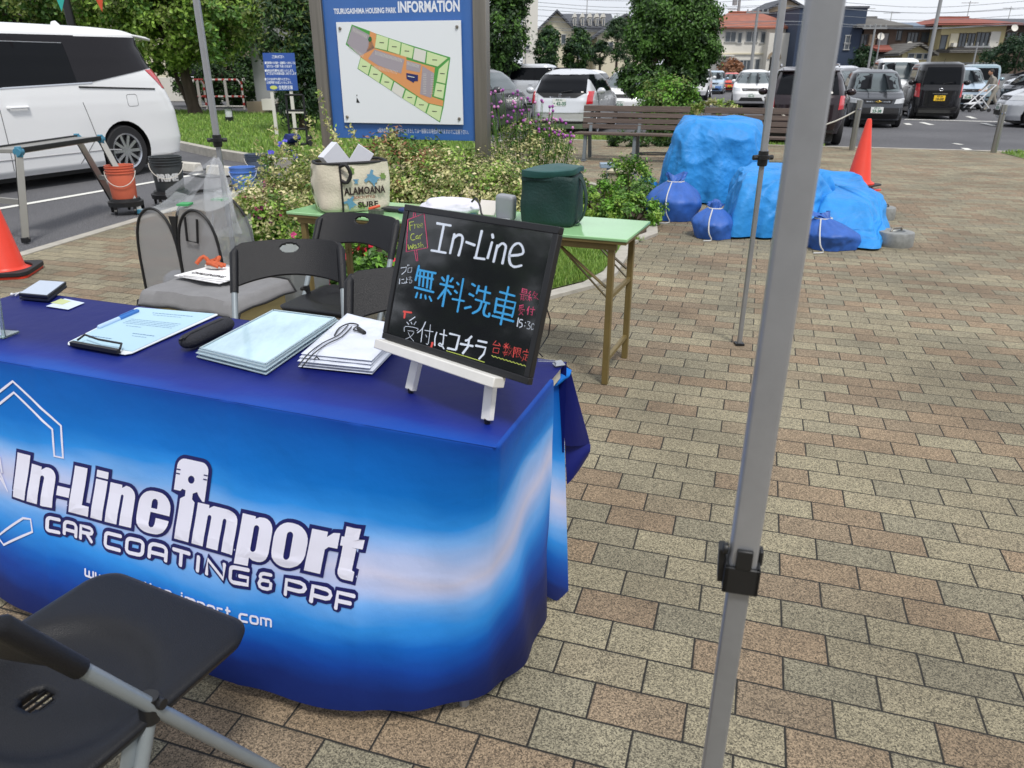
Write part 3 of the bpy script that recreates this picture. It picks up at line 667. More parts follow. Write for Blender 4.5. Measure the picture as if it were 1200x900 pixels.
# ================================================================ blackboard sign and its easel
BC = Vector((-.0968, 1.453, .9605)); ByAW, BLEAN, BROLL = -.721, -.316, -.013; BW, BH = .423, .296
BM = Matrix.Translation(BC) @ Matrix.Rotation(ByAW, 4, 'Z') @ Matrix.Rotation(BLEAN, 4, 'X') @ Matrix.Rotation(BROLL, 4, 'Y')
broot = thing('blackboard_sign', 'black framed marker board with coloured handwritten lettering, propped on a small white easel', 'signboard', (BC.x, BC.y, TZ), ByAW)
m = MB()
M_FRM = mat('board_frame_black', '#1b1c1f', .38, var=.08, vscale=30)
fw = .0135
for c_, d_ in (((0, 0, BH / 2 - fw / 2), (BW, .015, fw)), ((0, 0, -BH / 2 + fw / 2), (BW, .015, fw)), ((-BW / 2 + fw / 2, 0, 0), (fw, .015, BH - 2 * fw)), ((BW / 2 - fw / 2, 0, 0), (fw, .015, BH - 2 * fw))): m.box(c_, d_, M=BM)
obj('frame', m, M_FRM, broot, world=True, bev=.0015)
m = MB(); m.box((0, 0, 0), (BW - 2 * fw - .0006, .009, BH - 2 * fw - .0006), M=BM); obj('board', m, mat('glossy_black_board', (.014, .015, .018), .07, spec=.9, coat=.3), broot, world=True)
bn = BM.to_3x3() @ Vector((0, -1, 0)); bp0 = BM @ Vector((0, -.0045, 0))
def trace(ox, oy, sc):
    def f(x, y, z): return onplane(ox + x / sc, oy + y / sc, bp0 + bn * (.0004 + z), bn)
    return f
t1, t2, t3 = trace(460, 240, 6), trace(460, 300, 6.316), trace(460, 360, 6.667)
M_MK = {k: mat('marker_' + k, c_, .6) for k, c_ in dict(white='#d9e2f0', blue='#3aa0dd', pink='#e0507c', yellow='#c8d863', red='#e0504a').items()}
mk = {k: MB() for k in M_MK}; kz = [0]
def st(col, tr, w_, *strokes, cv=True):
    for s_ in strokes:
        kz[0] += 1; w_ = w_ * (.98 if col == 'blue' else .85 if w_ < 8.5 else 1); ribbon(mk[col], smoothpts(s_, 3) if cv and len(s_) > 2 else s_, w_, tr, z=.00004 * (kz[0] % 9), jit=.13 if w_ > 8 else .08)
st('white', t1, 17, [(312, 130), (410, 146)], [(362, 138), (325, 322)], [(272, 320), (375, 338)], [(435, 205), (404, 342)], [(628, 182), (584, 372)], [(574, 372), (648, 382)], [(700, 262), (668, 376)], [(738, 284), (710, 402)], cv=False)
st('white', t1, 17, [(424, 240), (460, 212), (490, 222), (488, 270), (464, 358)], [(730, 310), (768, 272), (796, 290), (788, 340), (772, 414)])
st('white', t1, 20, [(702, 208), (706, 232)], [(518, 262), (578, 284)], cv=False)
st('white', t1, 17, [(820, 358), (912, 346), (914, 300), (886, 270), (846, 292), (822, 350), (826, 410), (856, 436), (908, 426)])
# smaller line: free car wash inside a pink board outline
st('pink', t1, 6, [(108, 104), (222, 62), (248, 302), (96, 330), (108, 104)], [(146, 84), (148, 56), (160, 54), (162, 78)], [(154, 318), (168, 396), (178, 394), (170, 316)], cv=False)
st('yellow', t1, 5, [(120, 122), (124, 180)], [(118, 124), (150, 116)], [(122, 146), (144, 142)], [(154, 134), (158, 168)], [(156, 146), (172, 134)], [(176, 152), (190, 148), (186, 136), (176, 142), (178, 160), (190, 160)], [(196, 148), (212, 142), (206, 130), (198, 138), (200, 156), (214, 156)])
st('yellow', t1, 5, [(152, 204), (136, 206), (128, 228), (136, 248), (158, 244)], [(178, 216), (166, 222), (166, 238), (180, 232), (178, 216), (184, 240)], [(190, 214), (194, 240)], [(192, 222), (208, 204)])
st('yellow', t1, 5, [(108, 280), (116, 314), (128, 286), (138, 312), (144, 276)], [(164, 282), (150, 288), (152, 306), (166, 298), (164, 282), (170, 306)], [(190, 272), (178, 276), (190, 290), (178, 300)], [(198, 262), (200, 300)], [(200, 286), (212, 278), (216, 298)], [(224, 298), (234, 300)])
# white 'purono niyoru'
st('white', t2, 6, [(62, 88), (104, 82), (98, 110), (68, 136)], [(110, 66), (114, 74)], [(118, 62), (122, 70)], [(116, 90), (144, 84), (138, 120), (112, 122), (116, 90)], cv=False)
st('white', t2, 6, [(54, 168), (50, 206)], [(68, 174), (84, 172)], [(66, 200), (86, 202)], [(104, 160), (102, 196), (92, 202), (90, 192), (110, 196)], [(104, 174), (114, 172)], [(120, 158), (140, 156), (122, 176), (142, 178), (140, 198), (126, 200), (130, 190)])
# big blue characters
B = 17
st('blue', t2, B, [(196, 72), (170, 180)], [(198, 104), (320, 128)], [(192, 146), (300, 172)], [(164, 232), (304, 268)], cv=False)
st('blue', t2, 15, [(206, 112), (196, 220)], [(234, 118), (224, 226)], [(264, 124), (254, 236)], [(294, 130), (280, 246)], [(184, 270), (172, 308)], [(212, 282), (208, 312)], [(242, 290), (246, 318)], [(272, 298), (288, 334)], cv=False)
st('blue', t2, B, [(412, 146), (370, 372)], [(352, 206), (450, 230)], [(398, 236), (336, 316)], [(408, 252), (432, 284)], [(366, 158), (384, 184)], [(446, 164), (428, 190)], [(476, 196), (490, 212)], [(460, 256), (478, 274)], [(442, 318), (530, 334)], [(524, 168), (480, 414)], cv=False)
st('blue', t2, B, [(588, 206), (612, 222)], [(568, 280), (600, 296)], [(534, 386), (580, 376)], [(640, 220), (622, 278)], [(640, 254), (724, 276)], [(692, 226), (676, 334)], [(614, 322), (718, 352)], cv=False)
st('blue', t2, B, [(660, 342), (640, 396), (592, 424)], [(694, 350), (676, 404), (680, 436), (712, 448), (716, 424)])
st('blue', t2, B, [(794, 266), (904, 296)], [(772, 312), (756, 418)], [(780, 318), (910, 346), (884, 452)], [(770, 360), (894, 390)], [(760, 412), (880, 440)], [(738, 442), (896, 484)], [(858, 228), (800, 508)], cv=False)
# pink last reception, time
P_ = 7
st('pink', t2, P_, [(962, 240), (958, 270)], [(962, 242), (996, 250), (992, 276)], [(960, 256), (992, 262)], [(956, 270), (992, 276)], [(942, 282), (1002, 292)], [(956, 284), (950, 326)], [(972, 286), (966, 330)], [(950, 300), (970, 304)], [(948, 316), (970, 320)], [(978, 298), (996, 302), (972, 328)], [(978, 306), (1000, 332)], cv=False)
st('pink', t2, P_, [(1022, 262), (1008, 278), (1022, 284), (1008, 304)], [(1004, 304), (1028, 310)], [(1018, 306), (1014, 332)], [(1008, 314), (1004, 326)], [(1026, 316), (1030, 326)], [(1052, 262), (1036, 292)], [(1050, 274), (1074, 280), (1044, 314)], [(1046, 288), (1080, 324)], [(1052, 308), (1062, 316)], cv=False)
st('pink', t2, P_, [(968, 362), (940, 368)], [(940, 374), (944, 384)], [(952, 374), (954, 384)], [(968, 372), (964, 384)], [(934, 402), (936, 390), (978, 398), (974, 408)], [(942, 404), (966, 408), (936, 436)], [(944, 412), (968, 438)], cv=False)
st('pink', t2, P_, [(1012, 374), (996, 404)], [(1006, 394), (1000, 434)], [(1018, 392), (1054, 398)], [(1042, 376), (1032, 440), (1022, 434)], [(1024, 408), (1030, 418)], cv=False)
st('white', t2, 8, [(932, 458), (922, 522)], [(964, 474), (944, 470), (940, 492), (956, 496), (958, 520), (938, 528)], [(984, 490), (984, 496)], [(978, 514), (978, 520)], [(1000, 486), (1018, 490), (1006, 510), (1020, 522), (1010, 540), (994, 536)], [(1042, 500), (1028, 512), (1028, 542), (1044, 538), (1050, 512), (1042, 500)])
# bottom line
st('red', t3, 15, [(86, 34), (148, 42)], [(98, 38), (92, 84)], [(312, 276), (302, 316)], [(262, 308), (308, 320)], cv=False)
st('white', t3, 8, [(176, 76), (132, 106)], [(112, 116), (126, 134)], [(144, 116), (152, 132)], [(184, 112), (168, 136)], [(92, 190), (100, 150), (196, 166), (190, 184)], [(118, 184), (166, 190), (146, 226), (100, 250)], [(122, 196), (142, 238), (166, 266)])
st('white', t3, 8, [(258, 114), (232, 168), (194, 200)], [(236, 160), (222, 272)], [(252, 180), (318, 192)], [(296, 136), (280, 280), (262, 284)], [(258, 214), (268, 234)])
st('white', t3, 9, [(346, 196), (332, 240), (330, 300)], [(370, 208), (424, 222)], [(404, 176), (392, 292), (376, 304), (360, 292), (374, 282), (402, 326)])
st('white', t3, 16, [(446, 206), (522, 224), (496, 330)], [(430, 320), (494, 334)], [(618, 228), (594, 254), (570, 262)], [(530, 286), (628, 304)], [(598, 258), (588, 310), (548, 362)], [(668, 262), (736, 276)], [(650, 300), (728, 316), (712, 366), (676, 404)], cv=False)
st('yellow', t3, 6, [(420, 340), (570, 384), (718, 430)], cv=False)
st('red', t3, 7, [(808, 264), (784, 292), (832, 300)], [(830, 280), (842, 304)], [(790, 318), (784, 352), (826, 360), (834, 322), (790, 318)], cv=False)
st('red', t3, 7, [(874, 288), (900, 320)], [(906, 286), (870, 320)], [(888, 280), (884, 330)], [(862, 304), (908, 312)], [(884, 334), (868, 366), (896, 372)], [(900, 340), (872, 382)], [(858, 350), (906, 358)], [(918, 300), (904, 336)], [(914, 318), (940, 322), (904, 380)], [(914, 336), (936, 388)], cv=False)
st('red', t3, 7, [(952, 312), (942, 392)], [(952, 314), (968, 318), (958, 342), (966, 356), (952, 362)], [(978, 318), (1004, 324), (998, 352), (974, 348), (978, 318)], [(976, 334), (1000, 338)], [(974, 346), (966, 392), (984, 386)], [(1002, 360), (986, 372)], [(982, 360), (1006, 398)], cv=False)
st('red', t3, 7, [(1050, 330), (1048, 342)], [(1018, 356), (1022, 344), (1078, 356), (1072, 370)], [(1028, 370), (1062, 376)], [(1046, 372), (1038, 410)], [(1044, 390), (1062, 394)], [(1026, 384), (1022, 404), (1010, 420)], [(1022, 400), (1040, 416), (1062, 424)], cv=False)
st('yellow', t3, 6, [(776 + i * 14, 380 + i * 4.2 + (5 if i % 2 else -4)) for i in range(21)], cv=False)
for k_, mb_ in mk.items(): obj('marker_writing', mb_, M_MK[k_], broot, sm=0, world=True, recalc=False, label=k_ + ' marker lettering')
# dirty wipe haze is left to the reflections; back panel
M_WHT = mat('white_painted_wood', '#e3e2de', .45, var=.05, vscale=14)
es = thing('tabletop_easel', 'small white wooden easel holding the blackboard on the blue table', 'easel', (BC.x, BC.y, TZ), ByAW)
TY = Vector((math.cos(ByAW), math.sin(ByAW), 0)); TN = Vector((math.sin(ByAW), -math.cos(ByAW), 0))   # along the board / toward the viewer
bot = BM @ Vector((0, 0, -BH / 2))
m = MB(); m.box((-.028, -.014, -BH / 2 - .0115), (.355, .034, .021), M=BM); obj('ledge', m, M_WHT, es, world=True, bev=.002)
ztop = TZ + .012
for fx, fy, k_ in ((483, 447, 0), (573, 482, 1)):
    pl_ = BM @ Vector((0, .020, 0)); foot = onplane(fx, fy, pl_, bn)
    foot = foot + (BM.to_3x3() @ Vector((0, 0, -1))) * ((foot.z - ztop) / .95)
    m = MB(); topp = BM @ Vector((-.10 if k_ == 0 else .07, .020, .10))
    m.beam(foot, topp, .024, .014, up=TN); obj('leg', m, M_WHT, es, world=True, bev=.0015)
    m = MB(); m.lathe([(.006, 0), (.007, .012)], 10, Matrix.Translation((foot.x, foot.y, TZ + .0045))); obj('rubber_foot', m, M_BLKP, es, world=True)
m = MB(); m.beam(BM @ Vector((-.02, .028, .09)), Vector((bot.x, bot.y, TZ + .006)) - TN * .13, .02, .012, up=TN); obj('rear_strut', m, M_WHT, es, world=True)

# ================================================================ things on the blue table
ZT = TZ + .0075
def flatquad(pts, z): return [tuple(G(x, y, z).xy) for x, y in pts]
def slab(mb, poly, z, h, mi=0): return mb.prism(poly, h, Matrix.Translation((0, 0, z)), mi)
def rootat(name, label, cat, pts, z=ZT, group=None):
    c_ = [sum(p[i] for p in pts) / len(pts) for i in (0, 1)]; return thing(name, label, cat, (c_[0], c_[1], z), 0, group)
# clipboard
q = flatquad([(161, 361), (257, 369), (150, 417), (76, 404)], ZT); r_ = rootat('clipboard', 'white clipboard holding a pale blue form, lying near the rear edge of the blue table', 'clipboard', q)
C0 = Vector(q[0]); ux = (Vector(q[1]) - C0); uy = (Vector(q[3]) - C0)
def cq(a, b_): p = C0 + ux * a + uy * b_; p = p + ((Vector(q[2]) - C0 - ux - uy) * a * b_); return (p.x, p.y)
m = MB(); slab(m, [cq(*p) for p in [(.02, 0), (.98, 0), (1, .02), (1, .96), (.95, 1), (.05, 1), (0, .96), (0, .02)]], ZT, .003); obj('board', m, mat('clipboard_white', '#d6dde2', .4), r_, world=True, bev=.001)
m = MB(); slab(m, [cq(*p) for p in [(.03, .015), (.96, .012), (.975, .94), (.03, .95)]], ZT + .0035, .0006); obj('form_sheet', m, mat('pale_blue_paper', '#a9c9da', .6), r_, world=True)
m = MB()
def words(x0, x1, y, h=.008): 
    x = x0
    while x < x1:
        l = rnd.uniform(.015, .05); m.add([(*cq(a, b_), ZT + .0044) for a, b_ in ((x, y), (min(x + l, x1), y), (min(x + l, x1), y + h), (x, y + h))], [(0, 1, 2, 3)]); x += l + .008
words(.3, .8, .12, .012); words(.35, .7, .17)
for k_ in range(4): words(.2, .85, .32 + k_ * .035)
words(.3, .5, .48); words(.55, .85, .62, .012); words(.6, .8, .67); words(.15, .45, .78, .012); words(.15, .4, .82)
obj('form_text', m, mat('form_ink', '#4a6e98', .6), r_, world=True, recalc=False)
m = MB(); A, B_ = G(84, 402, ZT + .01), G(139, 412, ZT + .01); m.beam(A, B_, .012, .01); m.tube([A + Vector((.01, .01, .004)), A + Vector((.02, .03, .012)), (A + B_) / 2 + Vector((0, .024, .012)), B_ + Vector((-.005, .03, .01)), B_ + Vector((0, .008, .004))], .0028, 8)
obj('clip', m, M_BLKP, r_, world=True)
# pen
A, B_ = G(115, 384, ZT + .007), G(162, 364, ZT + .007)
r_ = rootat('marker_pen', 'blue and white marker pen beside the clipboard', 'pen', [A, B_])
m = MB(); m.tube([A, A.lerp(B_, .03), A.lerp(B_, .62), A.lerp(B_, .62)], [.004, .0066, .0066, .0066], 12); obj('barrel', m, mat('pen_pale', '#a9c3e2', .35), r_, world=True)
m = MB(); m.tube([A.lerp(B_, .5), A.lerp(B_, .96), B_], [.0072, .0072, .004], 12); m.beam(A.lerp(B_, .55) + Vector((0, 0, .008)), A.lerp(B_, .9) + Vector((0, 0, .008)), .003, .002); obj('cap', m, mat('pen_blue', '#2c6cb8', .35), r_, world=True)
# phones / sheets
q = flatquad([(48, 335), (79, 337), (57, 354), (23, 351)], ZT); r_ = rootat('smartphone', 'dark phone with a pale reflective screen on the rear left of the blue table', 'phone', q)
m = MB(); slab(m, q, ZT, .009); obj('case', m, mat('phone_case_navy', '#1b2038', .4), r_, world=True, bev=.002)
q2 = [(x + .003, y - .004) for x, y in q]; m = MB(); slab(m, q2, ZT + .011, .010); obj('phone_body', m, mat('phone_dark', '#161a2c', .3), r_, world=True, bev=.002)
cx_ = sum(p[0] for p in q2) / 4; cy_ = sum(p[1] for p in q2) / 4; m = MB(); m.sheet([(cx_ + (x - cx_) * .93, cy_ + (y - cy_) * .93) for x, y in q2], ZT + .0215); obj('screen', m, mat('phone_glass', '#9fb0c8', .08, spec=.9, coat=1), r_, world=True)
q = flatquad([(76, 350), (99, 355), (80, 363), (54, 359)], ZT); r_ = rootat('business_card', 'small white card with blue and yellow print beside the dark phone', 'card', q)
m = MB(); slab(m, q, ZT, .0008); obj('card', m, mat('card_paper', '#c6d3e8', .5), r_, world=True)
m = MB(); C0 = Vector(q[0]); m.sheet([tuple(C0.lerp(Vector(q[k_]), .55) + Vector((-.01, -.004))) for k_ in (0, 1, 2, 3)], ZT + .0012); obj('printed_patch', m, mat('card_yellow', '#b9c38c', .5), r_, world=True)
# earphones / small cable heap
A = G(28, 343, ZT); r_ = rootat('earphone_cable', 'coiled navy cable with white tips at the rear left corner of the blue table', 'cable', [A])
m = MB(); m.tube([G(38 + 9 * math.cos(t_ * .7), 341 + 3 * math.sin(t_ * .7), ZT + .003 + t_ * .0006) for t_ in range(16)], .0028, 6); obj('navy_cable', m, mat('cable_navy', '#1d2260', .4), r_, world=True)
m = MB(); m.tube([G(x, y, ZT + .003) for x, y in ((14, 345), (20, 343.5), (26, 345), (33, 344), (28, 341.5), (22, 343), (18, 346))], .0022, 6); m.sphere(G(14, 345, ZT + .004), .005); m.sphere(G(33, 344, ZT + .004), .005); obj('white_cable', m, mat('cable_white', '#ced0d6', .4), r_, world=True)
# acrylic stand at the left edge
r_ = rootat('acrylic_sign_stand', 'clear acrylic stand with a printed flyer at the left end of the blue table', 'sign holder', [G(-14, 394, ZT)])
A = G(-36, 392, ZT); B_ = G(6.5, 396, ZT)
dirn = (B_ - A).normalized(); nrm_ = Vector((-dirn.y, dirn.x, 0))
m = MB(); m.box((0, 0, .055), ((B_ - A).length, .004, .11), M=Matrix.Translation((A + B_) / 2) @ Matrix.Rotation(math.atan2(dirn.y, dirn.x), 4, 'Z') @ Matrix.Rotation(R(-8), 4, 'X')); m.box((0, .02, .002), ((B_ - A).length, .05, .004), M=Matrix.Translation((A + B_) / 2) @ Matrix.Rotation(math.atan2(dirn.y, dirn.x), 4, 'Z'))
obj('acrylic_panel', m, mat('clear_acrylic', (.8, .95, .93), .03, trans=.9, ior=1.49), r_, world=True)
m = MB(); m.box((0, -.0035, .05), ((B_ - A).length * .86, .001, .085), M=Matrix.Translation((A + B_) / 2) @ Matrix.Rotation(math.atan2(dirn.y, dirn.x), 4, 'Z') @ Matrix.Rotation(R(-8), 4, 'X')); obj('flyer', m, mat('flyer_print', '#b7c2d4', .5, var=.5, vscale=40), r_, world=True)
# pencil case
A, B_ = G(216, 402, ZT + .02), G(268, 378, ZT + .02); r_ = rootat('pencil_case', 'dark charcoal fabric pencil case between the pale blue form and the clear case', 'pencil case', [A, B_])
m = MB(); m.tube([A + (A - B_) * .04, A, A.lerp(B_, .08), A.lerp(B_, .5), A.lerp(B_, .92), B_, B_ + (B_ - A) * .03], [.006, .018, .024, .026, .025, .019, .006], 14, flat=.8); obj('pouch', m, mat('charcoal_fabric', '#26272e', .85, var=.2, vscale=60, bump=.4, bscale=200), r_, world=True)
m = MB(); m.tube([A.lerp(B_, k_ / 6) + Vector((.004, -.008, .0195 if 0 < k_ < 6 else .014)) for k_ in range(7)], .0022, 6); m.box(tuple(A + Vector((-.004, -.006, .012))), (.006, .012, .004)); obj('zip', m, mat('zip_dark', '#101114', .4), r_, world=True)
# clear document case
q = flatquad([(322, 370), (398, 380), (312, 440), (230, 419)], ZT); r_ = rootat('document_case', 'flat translucent plastic case of papers in front of the folding chair, on the blue table', 'document case', q)
cx_ = sum(p[0] for p in q) / 4; cy_ = sum(p[1] for p in q) / 4
def ins(k_, dz=0): return [(cx_ + (x - cx_) * k_, cy_ + (y - cy_) * k_) for x, y in q]
M_CLR = mat('frosted_plastic', '#c3d8e2', .16, trans=.45, ior=1.3, spec=.6)
m = MB(); slab(m, ins(1), ZT, .004); slab(m, ins(.965), ZT + .0045, .015); slab(m, ins(1.0), ZT + .0105, .003); obj('case_shell', m, M_CLR, r_, world=True, bev=.003)
m = MB(); slab(m, ins(.9), ZT + .0205, .0008)
obj('lid_panel', m, mat('lid_film', '#b2cfdc', .08, spec=.8, var=.22, vscale=11, stretch=(1, .35, 1)), r_, world=True)  # streaky tone in the colour stands in for white glare on the lid
m = MB()
for a_, b_ in ((0, 1), (1, 2), (2, 3), (3, 0)):
    P1 = Vector((*ins(.93)[a_], ZT + .0215)); P2 = Vector((*ins(.93)[b_], ZT + .0215)); m.beam(P1, P2, .005, .0035)
obj('lid_rim', m, M_CLR, r_, world=True)
# stack of white drawstring bags
q = [(349, 431), (436, 440), (470, 404), (455, 392), (405, 380)]; q = flatquad(q, ZT); r_ = rootat('folded_bags', 'pile of flat white plastic drawstring bags with black cords, left of the easel', 'plastic bags', q)
cx_ = sum(p[0] for p in q) / 5; cy_ = sum(p[1] for p in q) / 5
M_BAG = mat('white_plastic_bag', '#d2d8e6', .35, var=.07, vscale=10, bump=.5, bscale=16)
for k_ in range(5):
    def fb(i, j, k_=k_):
        a = i * 2 * math.pi; n5 = len(q); tt = i * n5; i0 = int(tt) % n5; fr = tt - int(tt); x = q[i0][0] * (1 - fr) + q[(i0 + 1) % n5][0] * fr; y = q[i0][1] * (1 - fr) + q[(i0 + 1) % n5][1] * fr
        kk = (1 - j) * (1 - .012 * k_); x = cx_ + (x - cx_) * kk + .003 * math.sin(k_ * 2.1); y = cy_ + (y - cy_) * kk + .003 * math.cos(k_ * 1.7)
        return (x, y, ZT + .002 + k_ * .0075 + (.006 if j > .04 else 0) + .0035 * noise.noise(Vector((x * 22, y * 22, k_))) * (1 if j > 0 else 0) + j * .002)
    m = MB(); m.grid(fb, 50, 12, closeu=True); obj('bag', m, M_BAG, r_, world=True, sm=60)
m = MB(); zt_ = ZT + .044
for dx in (0, 7): m.tube([G(x + dx * .6, y + dx * .25, zt_) for x, y in smoothpts([(350, 428), (362, 414), (378, 402), (396, 393), (408, 381)], 3)], .0016, 6)
m.tube([G(x, y, zt_) for x, y in smoothpts([(392, 393), (398, 384), (410, 379), (420, 381), (414, 386), (424, 389)], 3)], .002, 6); m.tube([G(420, 385, zt_), G(427, 390, zt_)], .0055, 8); m.tube([G(368, 421, zt_), G(371, 418, zt_), G(374, 421, zt_ - .01)], .0015, 6)
obj('cord', m, M_BLKP, r_, world=True)
# binder clips & wire at the rear right corner
r_ = rootat('binder_clip', 'silver clips pinching the tablecloth corner behind the blackboard', 'clip', [G(656, 424, ZT)])
m = MB(); c0 = G(655, 425, ZT + .006); m.box(c0, (.026, .02, .008), rz=R(20), tap=.6); m.tube([c0 + Vector((-.01, 0, .002)), c0 + Vector((-.05, -.004, .004)), c0 + Vector((-.05, .006, .004)), c0 + Vector((-.01, .01, .002))], .0012, 6); obj('clip_body', m, mat('clip_steel', '#b9bcc2', .25, .9), r_, world=True)
r_ = rootat('black_cable', 'thin black cable looping down behind the right side of the blackboard', 'cable', [G(640, 420, ZT)])
m = MB(); m.tube([Vector(p) for p in [D(641, 362, 1.62), D(645, 375, 1.64), D(643, 392, 1.65), D(635, 405, 1.64), D(630, 412, 1.62), D(636, 418, 1.63)]], .0016, 6); obj('wire', m, M_BLKP, r_, world=True)

# ================================================================ folding chairs
M_CHB = mat('black_chair_plastic', '#101116', .42, spec=.35, var=.12, vscale=14, bump=.25, bscale=500)
M_CHT = mat('grey_chair_tube', '#8f989d', .35, .35, var=.05, vscale=12)
def chair(name, label, loc, rz, detail=True):
    t_ = thing(name, label, 'folding chair', loc, rz)
    # seat (front toward -y), dished at the back with a slotted drain hole
    m = MB(); W, Dp = .405, .40
    def fs(i, j):
        x = (i - .5) * W; y = (j - .5) * Dp - .008; r_ = .055
        ax, ay = abs(x), abs(y + .008); 
        if ax > W / 2 - r_ and ay > Dp / 2 - r_:
            vx, vy = ax - (W / 2 - r_), ay - (Dp / 2 - r_); L = max(vx, vy); l2 = math.hypot(vx, vy)
            if l2 > 1e-9: vx, vy = vx * L / l2, vy * L / l2
            ax, ay = W / 2 - r_ + vx, Dp / 2 - r_ + vy; x = math.copysign(ax, x); y = math.copysign(ay, y + .008) - .008
        e_ = max(abs(i - .5), abs(j - .5)) * 2; z = -.006 * max(0, (e_ - .9) / .1) ** 2
        rr_ = math.hypot(x / .165, (y - .045) / .135); dz = -.022 * (1 / (1 + math.exp((rr_ - 1) * 16)))
        return (x, y, .435 + z + dz)
    n = 44; m.grid(fs, n, n)
    hc = (0.02, .07)
    keep = [f for f in m.f if not (math.hypot((sum(m.v[i].x for i in f) / 4 - hc[0]) / .028, (sum(m.v[i].y for i in f) / 4 - hc[1]) / .026) < 1 and (int((sum(m.v[i].x for i in f) / 4 - hc[0] + .05) / .0088) % 2 == 0 or True))]
    m.f = keep; m.m = [0] * len(keep)
    s_ = obj('seat', m, M_CHB, t_, sm=50, solid=.018)
    if not s_.modifiers['solid'].offset == -1: pass
    s_.modifiers['solid'].offset = -1 if s_.data.polygons[0].normal.z > 0 else 1
    m = MB()
    for k_ in (-1, 0, 1): m.beam((hc[0] + k_ * .014, hc[1] - .026, .400), (hc[0] + k_ * .014, hc[1] + .026, .400), .003, .006)
    obj('drain_slats', m, M_CHB, t_)
    m = MB(); BT = .765
    ty = lambda z: .014 + (z - .44) * .56
    def fb(i, j):
        x = (i - .5) * .405
        top = BT - .004 * (abs(x) / .2) ** 2 - (.032 * max(0, (abs(x) - .165) / .04) ** 2.2); bt = BT - .15 + (.028 * (1 - (x / .2) ** 2))
        z = bt + (top - bt) * j; y = ty(z) + .045 * (1 - (x / .2) ** 2)
        return (x, y, z)
    m.grid(fb, 90, 34); c_ = lambda f: (sum(m.v[i].x for i in f) / 4, sum(m.v[i].z for i in f) / 4)
    m.f = [f for f in m.f if not ((c_(f)[0] / .036) ** 2 + ((c_(f)[1] - BT + .031) / .016) ** 2 < 1)]; m.m = [0] * len(m.f)
    b_ = obj('backrest', m, M_CHB, t_, sm=50, solid=.012); b_.modifiers['solid'].offset = 0
    for sx in (-1, 1):
        m = MB(); m.tube([(sx * .188, ty(BT) + .01, BT - .018), (sx * .197, ty(BT - .035), BT - .035), (sx * .199, ty(.60), .60)], [.010, .0165, .0155], 14); obj('grip_sleeve', m, M_CHB, t_)
        m = MB(); m.tube([(sx * .199, ty(.72), .72), (sx * .199, ty(.02), .02)], .0115, 14); obj('back_tube', m, M_CHT, t_)
        m = MB(); m.tube([(sx * .192, .02, .43), (sx * .192, .10, .25), (sx * .192, .215, .02)], .0115, 14); obj('rear_leg', m, M_CHT, t_)
        m = MB(); m.tube([(sx * .196, .018, .467), (sx * .192, .022, .42)], .0155, 14); obj('joint_cap', m, M_BLKP, t_)
        m = MB(); m.tube([(sx * .186, .014, .452), (sx * .217, .010, .452)], .009, 12); obj('pivot_bolt', m, M_BLKP, t_)
        for y0, y1, xx in ((ty(.025), ty(0), .199), (.213, .224, .192)):
            m = MB(); m.tube([(sx * xx, y0, .03), (sx * xx, y1, 0)], .0145, 12); obj('foot_cap', m, M_BLKP, t_)
        m = MB(); m.box((sx * .186, .05, .385), (.003, .055, .06), rx=R(20)); obj('hinge_plate', m, M_CHT, t_, bev=.001)
    for a_, z_, y_ in ((.199, .09, ty(.09)), (.192, .10, .175), (.18, .41, -.11)):
        m = MB(); m.tube([(-a_, y_, z_), (a_, y_, z_)], .008, 10); obj('crossbar', m, M_CHT, t_)
    return t_
GC = 'black folding chairs'
ch = chair('folding_chair', 'black plastic folding chair in the foreground, seat facing the blue table', (-.738, .973, 0), R(180 - 25.5))
ch['group'] = GC
zfix = 0
dup(ch, (-.825, 2.60, 0), R(8), 'black folding chair behind the blue table, beside the grey mesh bag', GC)
dup(ch, (-.755, 3.17, 0), R(-20), 'black folding chair farthest back, its backrest just under the green table edge', GC)
dup(ch, (-.32, 2.17, 0), R(4), 'black folding chair half hidden behind the left edge of the blackboard', GC)
